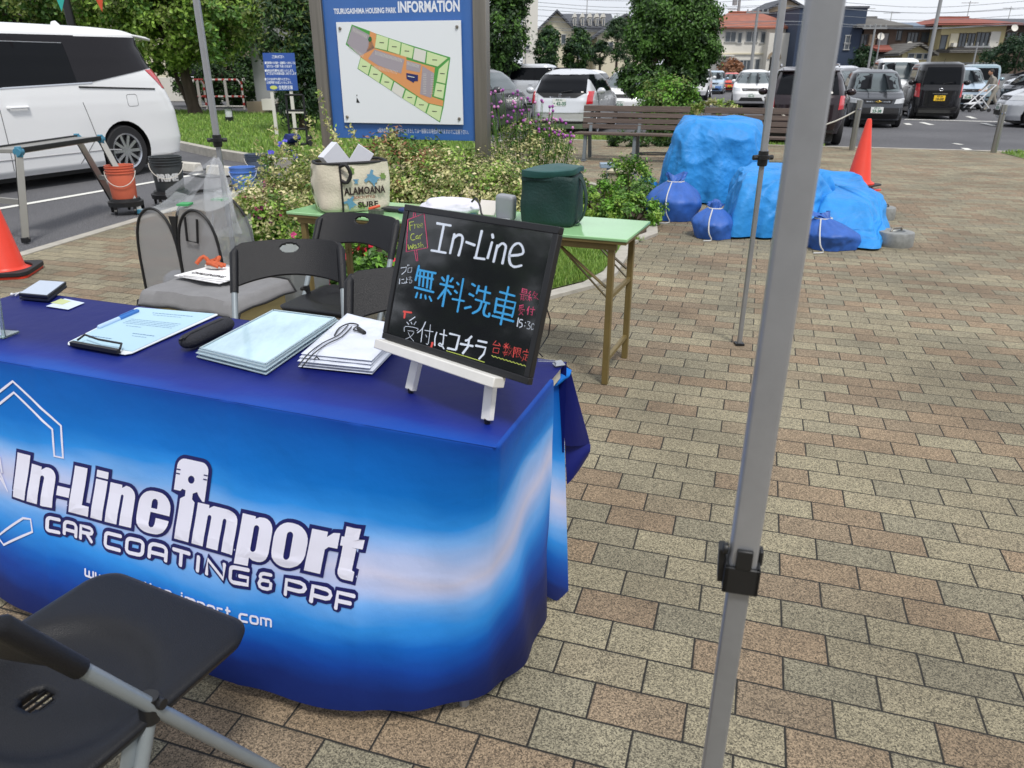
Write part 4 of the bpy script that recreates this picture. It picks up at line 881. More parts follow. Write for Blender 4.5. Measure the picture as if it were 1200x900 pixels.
# ================================================================ plants: leaf builder
def leaf(mb, p, L, W, mi, out=None, k=.55):
    a = Vector((rnd.gauss(0, 1), rnd.gauss(0, 1), rnd.gauss(0, 1)))
    n_ = Vector((rnd.gauss(0, 1), rnd.gauss(0, 1), rnd.gauss(0, 1))).normalized()
    if out is not None: n_ = (n_ + out * k * 2 + Vector((0, 0, k))).normalized()
    a = (a - n_ * a.dot(n_)).normalized(); b = n_.cross(a)
    f = n_ * W * .35
    mb.v += [p - a * L, p + b * W + f, p + a * L, p - b * W + f]; i = len(mb.v) - 4
    mb.f += [[i, i + 1, i + 2], [i, i + 2, i + 3]]; mb.m += [mi, mi]
def lump(mb, c, r, n, L, W, mis, sub=None, depth=.35, seed=0, gap=0, zmin=None, clsz=.17):
    # ellipsoidal crown built from small clumps of leaves, so that the outline stays uneven
    c = Vector(c); k = sub or max(6, int(n / 45)); cl = []
    for _ in range(k):
        d_ = Vector((rnd.gauss(0, 1), rnd.gauss(0, 1), rnd.gauss(0, 1))).normalized()
        q = 1 - depth * rnd.random() ** 1.5; q *= 1 + .16 * noise.noise(d_ * 2.3 + Vector((seed, 0, 0)))
        cl.append((c + Vector((d_.x * r[0], d_.y * r[1], d_.z * r[2])) * q, d_, rnd.uniform(.6, 1.25), rnd.choice(mis)))
    per = int(n / k)
    for p, d_, s_, m_ in cl:
        rad = min(r) * clsz * s_ + L
        if gap and noise.noise(p * 2.1 + Vector((seed, 5, 0))) < -gap: continue
        for _ in range(per):
            q = p + Vector((rnd.gauss(0, .5), rnd.gauss(0, .5), rnd.gauss(0, .45))) * rad
            if zmin is not None and q.z < zmin: q.z = zmin + abs(rnd.gauss(0, .01))
            leaf(mb, q, L * rnd.uniform(.7, 1.25), W * rnd.uniform(.7, 1.2), m_ if rnd.random() < .7 else rnd.choice(mis), d_)
def trunk(mb, base, top, r0, r1, bend=.1, n=7, mi=0):
    base = Vector(base); top = Vector(top); pts = []; o = Vector((rnd.uniform(-1, 1), rnd.uniform(-1, 1), 0)) * bend
    for i in range(n + 1): t_ = i / n; pts.append(base.lerp(top, t_) + o * math.sin(t_ * math.pi) + Vector((rnd.uniform(-1, 1), rnd.uniform(-1, 1), 0)) * bend * .15)
    mb.tube(pts, [r0 * (1 - i / n) + r1 * i / n + (r0 * .35 if i == 0 else 0) for i in range(n + 1)], 9, mi); return pts
M_BARK = mat('bark', (.075, .055, .04), .95, var=.4, vscale=9, bump=.9, bscale=22, stretch=(1, 1, .25))
M_TWIG = mat('twig', (.10, .075, .04), .9, var=.3)
LG = dict(green=leafmat('leaf_green', (.055, .13, .022)), dark=leafmat('leaf_dark', (.022, .055, .015)), mid=leafmat('leaf_mid', (.085, .19, .03)), lime=leafmat('leaf_lime', (.24, .38, .06)), pale=leafmat('leaf_pale_yellow', (.52, .50, .24)), cream=leafmat('leaf_cream', (.66, .60, .36)), bronze=leafmat('leaf_bronze', (.30, .15, .08)), pine=leafmat('leaf_pine', (.02, .058, .024)), olive=leafmat('leaf_olive', (.15, .20, .045)), bright=leafmat('leaf_bright', (.16, .36, .04)))
def bush(name, label, cat, loc, parts, group=None, stems=6, mats=None):
    t_ = thing(name, label, cat, loc, 0, group); names = []; mb = MB()
    for c_, r_, n_, L, W, mis, kw in parts:
        for q in mis:
            if q not in names: names.append(q)
        lump(mb, c_, r_, n_, L, W, [names.index(q) for q in mis], **kw)
    obj('foliage', mb, [LG[q] for q in names], t_, sm=0, recalc=False)
    m = MB()
    for k in range(stems):
        c_, r_ = parts[k % len(parts)][:2]; a = rnd.uniform(0, 6.28)
        trunk(m, (c_[0] * .6, c_[1] * .6, 0), (c_[0] + math.cos(a) * r_[0] * .55, c_[1] + math.sin(a) * r_[1] * .55, c_[2] + r_[2] * .5), .012, .004, .05)
    obj('stem', m, M_TWIG, t_); return t_
# variegated hedge around the information board
VAR = ['pale', 'olive', 'pale', 'olive', 'mid', 'lime', 'pale', 'cream']
bush('variegated_shrub', 'broad cream and green variegated shrub in front of the information board', 'shrub', (-.42, 6.35, 0), [((0, 0, .30), (.80, .55, .42), 24000, .016, .0105, VAR, dict(depth=.3, zmin=.02)), ((.42, .05, .2), (.42, .45, .32), 6500, .016, .0105, VAR, dict(zmin=.02)), ((-.5, .1, .32), (.4, .4, .42), 6500, .016, .0105, VAR + ['bronze'], dict(zmin=.02))])
lb_ = bush('variegated_shrub', 'loose yellow-green shrub with long sprigs left of the beach bag', 'shrub', (-1.72, 6.15, 0), [((.25, 0, .3), (.5, .55, .42), 7000, .02, .011, ['olive', 'pale', 'mid', 'pale', 'lime'], dict(zmin=.02)), ((-.22, -.1, .2), (.42, .5, .36), 5000, .019, .011, ['pale', 'lime', 'olive', 'cream'], dict(zmin=.02))])
sp_ = MB()
for px, py, pb in ((372, 104, 190), (345, 150, 215), (318, 148, 220), (300, 165, 235), (362, 135, 200), (390, 150, 200), (288, 205, 245), (330, 165, 225), (410, 148, 190), (455, 150, 185), (440, 158, 190)):
    a = D(px + rnd.uniform(10, 30), pb, 6.2); b_ = D(px, py, 5.95)
    for i in range(80):
        t_ = rnd.random() ** .7; p = a.lerp(b_, t_) + Vector((rnd.gauss(0, .018), rnd.gauss(0, .02), rnd.gauss(0, .01) - .03 * math.sin(t_ * 3)))
        leaf(sp_, p, .017, .009, 0 if rnd.random() < .7 else 1, None)
obj('sprig', sp_, [LG['pale'], LG['lime']], lb_, sm=0, recalc=False, world=True)
bush('green_shrub', 'olive and bronze shrub directly behind the beach bag, below the information board', 'shrub', (-1.0, 6.8, 0), [((0, 0, .42), (.5, .4, .42), 6000, .021, .012, ['mid', 'olive', 'bronze', 'green'], dict(zmin=.02))])
# low bright shrubs at the right end of the island
bush('low_shrub', 'low bright green shrub behind the dark green cooler bag, left of the beige junction box', 'shrub', (.83, 7.55, 0), [((0, 0, .13), (.34, .45, .2), 4200, .02, .012, ['bright', 'lime', 'mid'], dict(zmin=.02))])
bush('low_shrub', 'small pointed green shrub behind the beige junction box', 'shrub', (1.28, 8.35, 0), [((0, 0, .2), (.3, .3, .3), 3400, .02, .012, ['bright', 'mid', 'green', 'lime'], dict(zmin=.02)), ((.12, -.5, .12), (.2, .3, .2), 1500, .02, .012, ['green', 'mid'], dict(zmin=.02))])
bush('low_shrub', 'low bright shrub hugging the front of the beige junction box', 'shrub', (1.15, 7.1, 0), [((0, 0, .1), (.3, .3, .17), 3000, .02, .012, ['bright', 'lime', 'mid'], dict(zmin=.02))])
# flowers
def blossoms(mb, pts, r, mi=0, petals=5):
    for p in pts:
        n_ = (CAM - p).normalized() + Vector((rnd.gauss(0, .4), rnd.gauss(0, .4), .5 + rnd.gauss(0, .3))); n_.normalize(); a = n_.orthogonal().normalized(); b_ = n_.cross(a); rr_ = r * rnd.uniform(.7, 1.2)
        for k in range(petals):
            th = 6.283 * k / petals; d_ = a * math.cos(th) + b_ * math.sin(th); e_ = n_.cross(d_)
            mb.add([p, p + d_ * rr_ * .6 + e_ * rr_ * .42, p + d_ * rr_ + n_ * rr_ * .15, p + d_ * rr_ * .6 - e_ * rr_ * .42], [(0, 1, 2, 3)], mi)
PET = dict(pink=leafmat('petal_pink', (.70, .09, .28), .2), red=leafmat('petal_red', (.72, .02, .06), .2), violet=leafmat('petal_violet', (.38, .05, .45), .25), rose=leafmat('petal_rose', (.75, .25, .42), .2), purple=leafmat('petal_purple', (.16, .02, .10), .25), blue=leafmat('petal_blue', (.10, .09, .6), .2))
def flowerbed(name, label, cat, px, py, zt, r_, n_, cols, nf, rr, spread, mis=('bright', 'mid', 'lime'), group=None):
    base = G(px, py, 0); t_ = thing(name, label, cat, (base.x, base.y, .012), 0, group); mb = MB()
    lump(mb, (0, 0, zt * .4), (r_[0], r_[1], zt * .6), n_, .022, .015, list(range(len(mis))), zmin=.01); obj('foliage', mb, [LG[q] for q in mis], t_, sm=0, recalc=False)
    for col in cols:
        fb_ = MB(); pts = []
        for k in range(nf // len(cols)):
            a = rnd.uniform(0, 6.28); q = rnd.random() ** .5; cx_, cy_ = math.cos(a) * q * r_[0] * spread, math.sin(a) * q * r_[1] * spread
            hz = zt * (.55 + .5 * (1 - q * q) * rnd.uniform(.6, 1.2))
            for _ in range(rnd.randint(2, 6) if col in ('red', 'pink') else 2): pts.append(Vector((cx_, cy_, hz)) + Vector((rnd.gauss(0, .012), rnd.gauss(0, .012), rnd.gauss(0, .01))))
        w0 = [p + Vector((base.x, base.y, 0)) for p in pts]; tmp = MB(); blossoms(tmp, w0, rr); tmp.v = [v - Vector((base.x, base.y, 0)) for v in tmp.v]
        obj('blossom', tmp, PET[col], t_, sm=0, recalc=False)
    return t_
FG = None
flowerbed('flowering_plant', 'pink flowers with fresh green leaves by the left rim of the planting bed', 'flowers', 322, 288, .30, (.34, .3), 3200, ['pink', 'purple'], 22, .020, 1)
flowerbed('flowering_plant', 'tall purple-flowered plant rising above the pink flowers near the canopy leg', 'flowers', 325, 262, .36, (.36, .3), 3000, ['purple', 'pink'], 16, .018, 1, ('bright', 'lime', 'pale'))
flowerbed('flowering_plant', 'pink and purple flowers between the first folding chair and the green table leg', 'flowers', 372, 318, .30, (.3, .28), 2400, ['rose', 'purple', 'pink'], 24, .022, 1)
flowerbed('flowering_plant', 'bright red flowers seen beneath the green table beside the blackboard', 'flowers', 448, 328, .27, (.26, .25), 2200, ['red'], 20, .02, 1, ('mid', 'green', 'bright'))
flowerbed('flowering_plant', 'low pink petunias at the front rim of the bed, behind the first folding chair', 'flowers', 352, 344, .16, (.3, .14), 1600, ['rose', 'pink'], 14, .026, 1.05, ('mid', 'green'))
flowerbed('flowering_plant', 'low violet petunias at the front rim of the bed, under the green table', 'flowers', 412, 350, .14, (.3, .14), 1500, ['rose', 'violet'], 9, .024, 1.05, ('mid', 'green'))
flowerbed('flowering_plant', 'small blue flowers left of the loose sprigs near the hand truck', 'flowers', 338, 222, .5, (.3, .25), 1500, ['blue'], 9, .03, .8, ('olive', 'mid', 'pale'))
# globe flowers right of the board
gb = thing('globe_flower_plant', 'tall stand of purple globe flowers to the right of the information board', 'flowers', (.18, 7.6, 0)); mb = MB()
lump(mb, (0, 0, .45), (.45, .35, .48), 6500, .02, .009, [0, 1, 2, 1], zmin=.02); obj('foliage', mb, [LG['mid'], LG['olive'], LG['pale']], gb, sm=0, recalc=False)
sm_, bm1, bm2 = MB(), MB(), MB()
for k in range(96):
    x = rnd.uniform(-.42, .40); top = .62 + .58 * (1 - ((x + .2) / .75) ** 2) * rnd.uniform(.35, 1); y = rnd.uniform(-.3, .2); p = Vector((x * 1.05, y, top)); sm_.tube([(x * .5, y * .5, .1), (x * .85, y, top * .6), tuple(p)], .0028, 5)
    (bm1 if rnd.random() < .6 else bm2).sphere(p, (.0135, .0135, .015), 8, 6)
obj('stem', sm_, LG['mid'], gb, sm=0); obj('violet_globe', bm1, mat('globe_violet', (.32, .08, .34), .9, var=.3, vscale=90), gb); obj('pink_globe', bm2, mat('globe_pink', (.60, .26, .50), .9, var=.3, vscale=90), gb)

# ================================================================ information board
SYAW = -.254; SC0 = Vector((-.96, 7.09, 0)); SU = Vector((math.cos(SYAW), math.sin(SYAW), 0)); SN = Vector((math.sin(SYAW), -math.cos(SYAW), 0))
def sg(px, py, off=0): return onplane(px, py, SC0 + SN * off, SN)
ib = thing('information_board', 'tall blue site map board between two steel posts, headed INFORMATION, rising out of the shrubs', 'information board', (SC0.x, SC0.y, 0), SYAW)
SM = Matrix.Translation(SC0) @ Matrix.Rotation(SYAW, 4, 'Z'); SI = SM.inverted()
def sl2(px, py): q = SI @ sg(px, py); return q.x, q.z
xl = sl2(386, 80)[0]; xr = sl2(557.5, 80)[0]; zb = sl2(560, 165)[1]; PWD = sl2(377.5, 80)[0]
M_SBLUE = mat('sign_blue', '#3567ae', .35, coat=.3, var=.03); M_STL = mat('brushed_steel', '#8a857c', .38, .8, var=.15, vscale=3, stretch=(12, 12, .4))
m = MB(); m.box(((xl + xr) / 2, 0, (zb + 2.42) / 2), (xr - xl, .05, 2.42 - zb)); obj('panel', m, M_SBLUE, ib, bev=.002)
pw = .115
for x_ in (xl - pw / 2 + .002, xr + pw / 2 - .002):
    m = MB(); m.box((x_, 0, 1.25), (pw, .12, 2.5)); obj('post', m, M_STL, ib, bev=.006)
m = MB(); m.box(((xl + xr) / 2, 0, 2.455), (xr - xl, .07, .06)); obj('top_rail', m, M_STL, ib)
c4 = [sl2(396, 28), sl2(541, 22.5), sl2(546, 146), sl2(407.5, 143)]; x0, x1 = (c4[0][0] + c4[3][0]) / 2, (c4[1][0] + c4[2][0]) / 2; z0_, z1_ = (c4[2][1] + c4[3][1]) / 2, (c4[0][1] + c4[1][1]) / 2
m = MB(); m.box(((x0 + x1) / 2, -.046, (z0_ + z1_) / 2), (x1 - x0, .012, z1_ - z0_)); plate = obj('map_plate', m, mat('map_white', '#e6ebf0', .35, spec=.5), ib, bev=.001)
for a, b_ in ((0.03, .06), (.97, .06), (.03, .94), (.97, .94)):
    m = MB(); m.lathe([(.014, 0), (.014, .006), (.009, .012)], 14, Matrix.Translation((x0 + (x1 - x0) * a, -.052, z0_ + (z1_ - z0_) * b_)) @ Matrix.Rotation(R(90), 4, 'X')); obj('bolt', m, M_STL, ib)
def mp_(x, y):   # zoom coordinates of the map drawing -> board-local x, z via the plate's corners
    Z = [(37, 52), (1007, 18), (1040, 835), (118, 822)]
    # inverse bilinear by iteration
    u, v = .5, .5
    for _ in range(12):
        px = (Z[0][0] * (1 - u) + Z[1][0] * u) * (1 - v) + (Z[3][0] * (1 - u) + Z[2][0] * u) * v; py = (Z[0][1] * (1 - u) + Z[1][1] * u) * (1 - v) + (Z[3][1] * (1 - u) + Z[2][1] * u) * v
        u += (x - px) / 950; v += (y - py) / 790
    return x0 + (x1 - x0) * u, z1_ - (z1_ - z0_) * v
def mpoly(mb, pts, lev, mi=0): mb.add([(mp_(x, y)[0], -.0525 - lev * .0009, mp_(x, y)[1]) for x, y in pts], [tuple(range(len(pts)))], mi)
mm_ = MB(); mcols = [mat('map_green', '#4f9f4a', .5), mat('map_grey', '#a39ca4', .5), mat('map_orange', '#dd9a62', .5), mat('map_lot', '#cfe3ad', .5), mat('map_pale', '#dcdcd4', .5), mat('map_navy', '#232a66', .5), mat('map_black', '#22262a', .5), mat('map_dkgreen', '#2c6a3c', .5)]
mpoly(mm_, [(165, 66), (310, 112), (360, 130), (590, 200), (935, 300), (890, 690), (865, 818), (215, 398), (240, 305), (118, 215)], 0, 0)
mpoly(mm_, [(172, 76), (305, 140), (350, 240), (235, 300), (128, 205)], 1, 1)
mpoly(mm_, [(312, 112), (362, 132), (352, 240), (600, 300), (600, 322), (820, 380), (815, 430), (800, 610), (888, 640), (884, 685), (770, 660), (600, 545), (420, 430), (232, 302), (282, 270), (300, 230)], 1, 2)
mpoly(mm_, [(350, 250), (585, 320), (560, 430), (380, 370), (300, 320)], 2, 1); mpoly(mm_, [(602, 330), (715, 360), (705, 420), (600, 400)], 2, 1); mpoly(mm_, [(725, 370), (815, 425), (795, 620), (710, 590)], 2, 1)
for x_ in range(8): pass
for (xa, ya), (xb, yb), n_ in (((360, 262), (575, 320), 22), (((350, 372)), ((540, 410)), 18), ((610, 335), (705, 362), 10), ((180, 92), (295, 146), 14), ((150, 225), (270, 290), 12)):
    for i in range(n_):
        t_ = i / n_; x_ = xa + (xb - xa) * t_; y_ = ya + (yb - ya) * t_; mpoly(mm_, [(x_, y_), (x_ + 2.5, y_), (x_ - 3, y_ + 26), (x_ - 5.5, y_ + 26)], 3, 4)
for xx in (732, 790):
    for i in range(12): y_ = 430 + i * 14; mpoly(mm_, [(xx, y_), (xx + 24, y_), (xx + 24, y_ + 2.5), (xx, y_ + 2.5)], 3, 4)
for pl_, c_ in (([(365, 135), (458, 162), (448, 255), (352, 235)], 3), ([(464, 165), (555, 195), (545, 285), (455, 258)], 3), ([(562, 197), (655, 228), (642, 313), (553, 290)], 3), ([(662, 230), (752, 255), (742, 345), (650, 318)], 4), ([(760, 258), (915, 305), (840, 372), (752, 350)], 3), ([(925, 320), (900, 505), (835, 490), (850, 392)], 3), ([(898, 515), (885, 625), (815, 605), (832, 500)], 3), ([(242, 312), (322, 362), (300, 445), (222, 395)], 3), ([(328, 372), (410, 425), (390, 505), (308, 450)], 3), ([(420, 432), (500, 490), (480, 560), (400, 508)], 3), ([(510, 495), (592, 550), (570, 622), (488, 566)], 4), ([(600, 558), (680, 605), (665, 680), (580, 628)], 3), ([(690, 612), (775, 665), (752, 738), (672, 686)], 3), ([(785, 668), (880, 690), (862, 808), (762, 742)], 3)):
    mpoly(mm_, pl_, 2, c_)
    cx_ = sum(p[0] for p in pl_) / 4; cy_ = sum(p[1] for p in pl_) / 4
    if c_ == 3: mpoly(mm_, [(cx_ - 18, cy_ - 4), (cx_ + 18, cy_ - 2), (cx_ + 18, cy_ + 4), (cx_ - 18, cy_ + 2)], 3, 6); 
mpoly(mm_, [(600, 425), (692, 440), (692, 488), (665, 488), (660, 502), (604, 470)], 3, 5); mpoly(mm_, [(612, 446), (665, 456), (665, 462), (612, 452)], 4, 4)
mpoly(mm_, [(313 + 15 * math.cos(a * .6), 172 + 20 * math.sin(a * .6)) for a in range(10)], 3, 7); mpoly(mm_, [(214, 620), (240, 664), (212, 662)], 1, 6); mpoly(mm_, [(211, 600), (218, 600), (218, 612), (211, 612)], 1, 6)
obj('map_drawing', mm_, mcols, ib, sm=0, recalc=False)
M_WTX = mat('sign_white_text', '#e4e9f2', .5)
def signtext(s, px, py, px2, h, parent=ib, bold=.0, f=sl2, off=-.0262, shear=0, m_=M_WTX, name='lettering'):
    (xa, za), (xb, zb_) = f(px, py), f(px2, py); vs, fs = text2d(s, 1, bold, shear); w_ = max(v[0] for v in vs) - min(v[0] for v in vs); x_0 = min(v[0] for v in vs); k = (xb - xa) / w_; H_ = h
    hh = max(v[1] for v in vs); m = MB(); m.add([(xa + (x - x_0) * k, off, za + y * H_ / hh) for x, y in vs], fs); return obj(name, m, m_, parent, sm=0, recalc=False)
signtext('INFORMATION', 468, 14.5, 540, .083, bold=.035); signtext('TSURUGASHIMA HOUSING PARK', 393, 16.5, 466, .042, bold=.03)
signtext('※現地の状況は、建築時につきましては一部異なる場合がありますのでご注意下さい。', 444, 154.5, 550, .038)

# ================================================================ green table and what stands on it
GZ = .70
a, b_ = G(335, 247, GZ), G(735, 280, GZ); gd = (b_ - a).normalized(); gn = Vector((-gd.y, gd.x, 0)); GL, GW = (b_ - a).length, .45; gyaw = math.atan2(gd.y, gd.x)
gc = (a + b_) / 2 + gn * GW / 2; gt = thing('green_table', 'long folding table with glossy green top and brown steel legs at the flower bed', 'table', (gc.x, gc.y, 0), gyaw)
m = MB(); m.box((0, 0, GZ - .010), (GL, GW, .014)); obj('tabletop', m, mat('green_laminate', '#95c690', .12, spec=.8, var=.06, vscale=4), gt, bev=.003)
M_BRN = mat('brown_enamel_steel', '#75663e', .45, .2, var=.15, vscale=10)
m = MB(); m.box((0, 0, GZ - .024), (GL - .008, GW - .008, .013)); obj('edge_band', m, M_BRN, gt, bev=.002)
m = MB(); m.box((0, -GW / 2 + .03, GZ - .045), (GL - .1, .02, .03)); m.box((0, GW / 2 - .03, GZ - .045), (GL - .1, .02, .03)); obj('apron_rail', m, M_BRN, gt)
for sx in (-1, 1):
    for sy in (-1, 1):
        X = sx * (GL / 2 - .075); Y = sy * (GW / 2 - .04)
        m = MB(); m.box((X, Y, (GZ - .03) / 2), (.028, .028, GZ - .03)); obj('leg', m, M_BRN, gt, bev=.002)
        m = MB(); m.beam((X - sx * .02, Y + .018, GZ - .24), (X - sx * .27, Y + .018, GZ - .05), .022, .006); m.beam((X - sx * .005, Y + .024, GZ - .30), (X - sx * .25, Y + .024, GZ - .07), .012, .005); m.box((X - sx * .25, Y + .02, GZ - .05), (.06, .008, .03)); obj('brace', m, M_BRN, gt)
    for zz in (.12, .42): m = MB(); m.box((sx * (GL / 2 - .075), 0, zz), (.018, GW - .1, .018)); obj('crossbar', m, M_BRN, gt)
def softbox(w_, d_, h, bul=.06, r_=.12, tapz=.0, seed=0, amp=.008, top=True, e_=5.0):
    m = MB()
    def f(i, j):
        th = i * 2 * math.pi; c_, s_ = math.cos(th), math.sin(th)
        q = (abs(c_) ** e_ + abs(s_) ** e_) ** (-1 / e_); z = j
        if j < .08: k = .90 + .10 * math.sin(j / .08 * math.pi / 2)
        elif j > .9 and top: k = .88 + .12 * math.cos((j - .9) / .1 * math.pi / 2)
        else: k = 1
        k *= 1 + bul * math.sin(j * math.pi) * .6 - tapz * j
        x, y = w_ / 2 * q * c_ * k, d_ / 2 * q * s_ * k; n_ = noise.noise(Vector((x * 9, y * 9, z * h * 9 + seed))) * amp
        return (x * (1 + n_ / w_ * 2), y * (1 + n_ / d_ * 2), h * j + amp * .8 * noise.noise(Vector((x * 7, y * 7, seed))) * j)
    m.grid(f, 56, 22, closeu=True); m.add([f(k / 56, 0) for k in range(56)], [tuple(range(55, -1, -1))])
    if top:
        ring = [Vector(f(k / 56, 1)) for k in range(56)]; c0 = Vector((0, 0, h + .004)); rings = [ring] + [[p.lerp(c0, t_) for p in ring] for t_ in (.35, .7)]
        m.add([v for r2 in rings for v in r2] + [c0], [(a_ * 56 + k, a_ * 56 + (k + 1) % 56, (a_ + 1) * 56 + (k + 1) % 56, (a_ + 1) * 56 + k) for a_ in (0, 1) for k in range(56)] + [(112 + k, 112 + (k + 1) % 56, 168) for k in range(56)])
    return m
# dark green cooler bag
A, B_ = G(609, 263, GZ), G(671, 267, GZ); dv = (B_ - A).normalized(); cw = (B_ - A).length; nrm2 = Vector((-dv.y, dv.x, 0)); cyaw = math.atan2(dv.y, dv.x) 
cc = (A + B_) / 2 + nrm2 * .10
M_GRF = mat('dark_green_nylon', '#0a302e', .65, var=.15, vscale=18, bump=.3, bscale=90)
cb = thing('cooler_bag', 'dark green insulated bag with a shoulder strap on the right half of the green table', 'bag', (cc.x, cc.y, GZ), cyaw)
obj('body', softbox(cw, .21, .232, .03, seed=3, e_=11), M_GRF, cb, sm=60)
m = softbox(cw * 1.0, .212, .03, .02, seed=8, amp=.014, e_=11); m.v = [Vector((v.x, v.y, v.z + .222 + .010 * math.sin(v.x * 14 + v.y * 9))) for v in m.v]; obj('lid', m, mat('green_nylon_lid', '#1f4d4b', .55, var=.15, vscale=12), cb, sm=60)
SP = smoothpts([(cw / 2 + .002, .0, .215), (cw / 2 + .024, .0, .19), (cw / 2 + .042, -.005, .12), (cw / 2 + .034, -.01, .05), (cw / 2 + .012, -.02, .012), (cw / 2 - .002, -.03, .008)], 5)
m = MB(); m.grid(lambda i, j: (SP[round(j * (len(SP) - 1))][0], SP[round(j * (len(SP) - 1))][1] + (i - .5) * .045 - .015 * math.sin(j * 3), SP[round(j * (len(SP) - 1))][2]), 4, len(SP) - 1); obj('shoulder_strap', m, mat('strap_dark', '#0b2b28', .7), cb, sm=60, solid=.004)
m = MB(); m.tube([(-cw / 2 + .01, -.102, .2), (0, -.104, .203), (cw / 2 - .01, -.102, .2)], .0025, 6); obj('zip_seam', m, mat('zip_green', '#092824', .5), cb)
# beach bag
A, B_, C_ = G(391, 249, GZ), G(455, 247, GZ), G(362, 243, GZ); w1 = (B_ - A).length; w2_ = .17; dv = (B_ - A).normalized(); n3 = Vector((-dv.y, dv.x, 0)); dv2 = dv
byaw = math.atan2(dv.y, dv.x) - R(0); bcx = (A + B_) / 2 + n3 * .1 - dv * .04
bb = thing('beach_bag', 'cream beach bag printed with leaves and ALAMOANA SURF, stuffed with boxes, on the green table', 'bag', (bcx.x, bcx.y, GZ), byaw + R(14))
M_CRM = mat('cream_canvas', '#cfc8b6', .8, var=.12, vscale=10, bump=.3, bscale=120)
bw_, bd_, bh_ = w1 * 1.32, .2, .235
bag = softbox(bw_, bd_, bh_, .10, seed=5, amp=.012, top=False); obj('body', bag, M_CRM, bb, sm=60, recalc=True)
def bface(x, z, off=.002, side=0):
    j = z / bh_; k = 1 + .10 * math.sin(j * math.pi) * .6
    if side == 0:
        t_ = min(1, abs(x) / (bw_ / 2)); y = -bd_ / 2 * k * (1 - t_ ** 5) ** .2 if t_ < 1 else 0; return Vector((x, y - off - .006, z))
    t_ = min(.999, abs(x) / (bd_ / 2)); return Vector((-bw_ / 2 * k * (1 - t_ ** 5) ** .2 - off - .006, x, z))
M_BRT = mat('bag_brown_print', '#2a1a18', .7)
def bagtext(s, xa, xb, z_, h):
    vs, fs = text2d(s, 1, .035, 0, cut=.2); x_0 = min(v[0] for v in vs); k = (xb - xa) / (max(v[0] for v in vs) - x_0); hh = max(v[1] for v in vs); m = MB(); m.add([bface(xa + (x - x_0) * k, z_ + y / hh * h) for x, y in vs], fs); obj('lettering', m, M_BRT, bb, sm=0, recalc=False)
bagtext('ALAMOANA', -.065, .148, .088, .036); bagtext('SURF', .0, .105, .022, .028)
m = MB(); vs, fs = text2d('BEACH STYLE', 1, .02); k = .11 / max(v[0] for v in vs); m.add([bface(-.02 + x * k, .066 + y * k) for x, y in vs], fs); obj('small_lettering', m, mat('bag_rust_print', '#8a4a38', .7), bb, sm=0, recalc=False)
def blob(mb, fn, cx_, cz, pts, s_, rot_=0, mi=0):
    c_, q = math.cos(rot_), math.sin(rot_); mb.add([fn(cx_ + (x * c_ - y * q) * s_, cz + (x * q + y * c_) * s_) for x, y in pts], [tuple(range(len(pts)))], mi)
monst = [(0, -1)] + [(math.sin(a * .52) * (1 if a % 2 else .62), -math.cos(a * .52) * (1.1 if a % 2 else .7)) for a in range(1, 12)]
turt = [(0, 1), (.25, .7), (.9, .9), (1, .5), (.5, .35), (.55, -.3), (.8, -.9), (.3, -.6), (0, -.8), (-.3, -.6), (-.8, -.9), (-.55, -.3), (-.5, .35), (-1, .5), (-.9, .9), (-.25, .7)]
m = MB(); sd = lambda x, z: bface(x, z, .002, 1)
for x_, z_, s_, r_ in ((.035, .19, .026, .3), (.03, .105, .028, -.2), (-.02, .03, .022, 1)): blob(m, sd, x_, z_, monst, s_, r_)
for x_, z_, s_, r_ in ((-.02, .205, .02, .4), (.02, .03, .02, 1.2), (.14, .17, .018, 1)): blob(m, bface, x_, z_, monst, s_, r_)
obj('leaf_print', m, mat('bag_leaf_green', '#6f8a4a', .8), bb, sm=0, recalc=False)
m = MB()
for x_, z_, s_, r_ in ((.085, .16, .036, .9), (-.035, .045, .03, .5), (.0, .15, .014, 0)): blob(m, bface, x_, z_, turt, s_, r_)
obj('turtle_print', m, mat('bag_turtle_blue', '#5f8fae', .8), bb, sm=0, recalc=False)
m = MB(); m.tube([bface(-.075, z_ * .235, .002) for z_ in [k / 8 for k in range(9)]], .012, 8, flat=.4); rim = [(bw_ / 2 * math.copysign(abs(math.cos(t_)) ** .4, math.cos(t_)) * .98, bd_ / 2 * math.copysign(abs(math.sin(t_)) ** .4, math.sin(t_)) * .98, bh_ + .003) for t_ in [k * .2618 for k in range(24)]]
m.tube(rim, .007, 8, closed=True); m.tube(smoothpts([bface(-.075, .225, .006), bface(-.05, .235, .03), bface(-.03, .19, .03), bface(-.05, .15, .02), bface(-.075, .16, .006)], 3), .009, 8); obj('black_trim', m, mat('bag_black_trim', '#17161a', .6), bb)
m = MB(); m.box((-.06, .02, .235), (.11, .05, .16), rz=R(20), ry=R(-38)); m.box((.055, .01, .24), (.09, .012, .13), rz=R(-15), ry=R(35)); bx_ = obj('paper_box', m, mat('white_card', '#cdd0da', .6), bb, bev=.002)
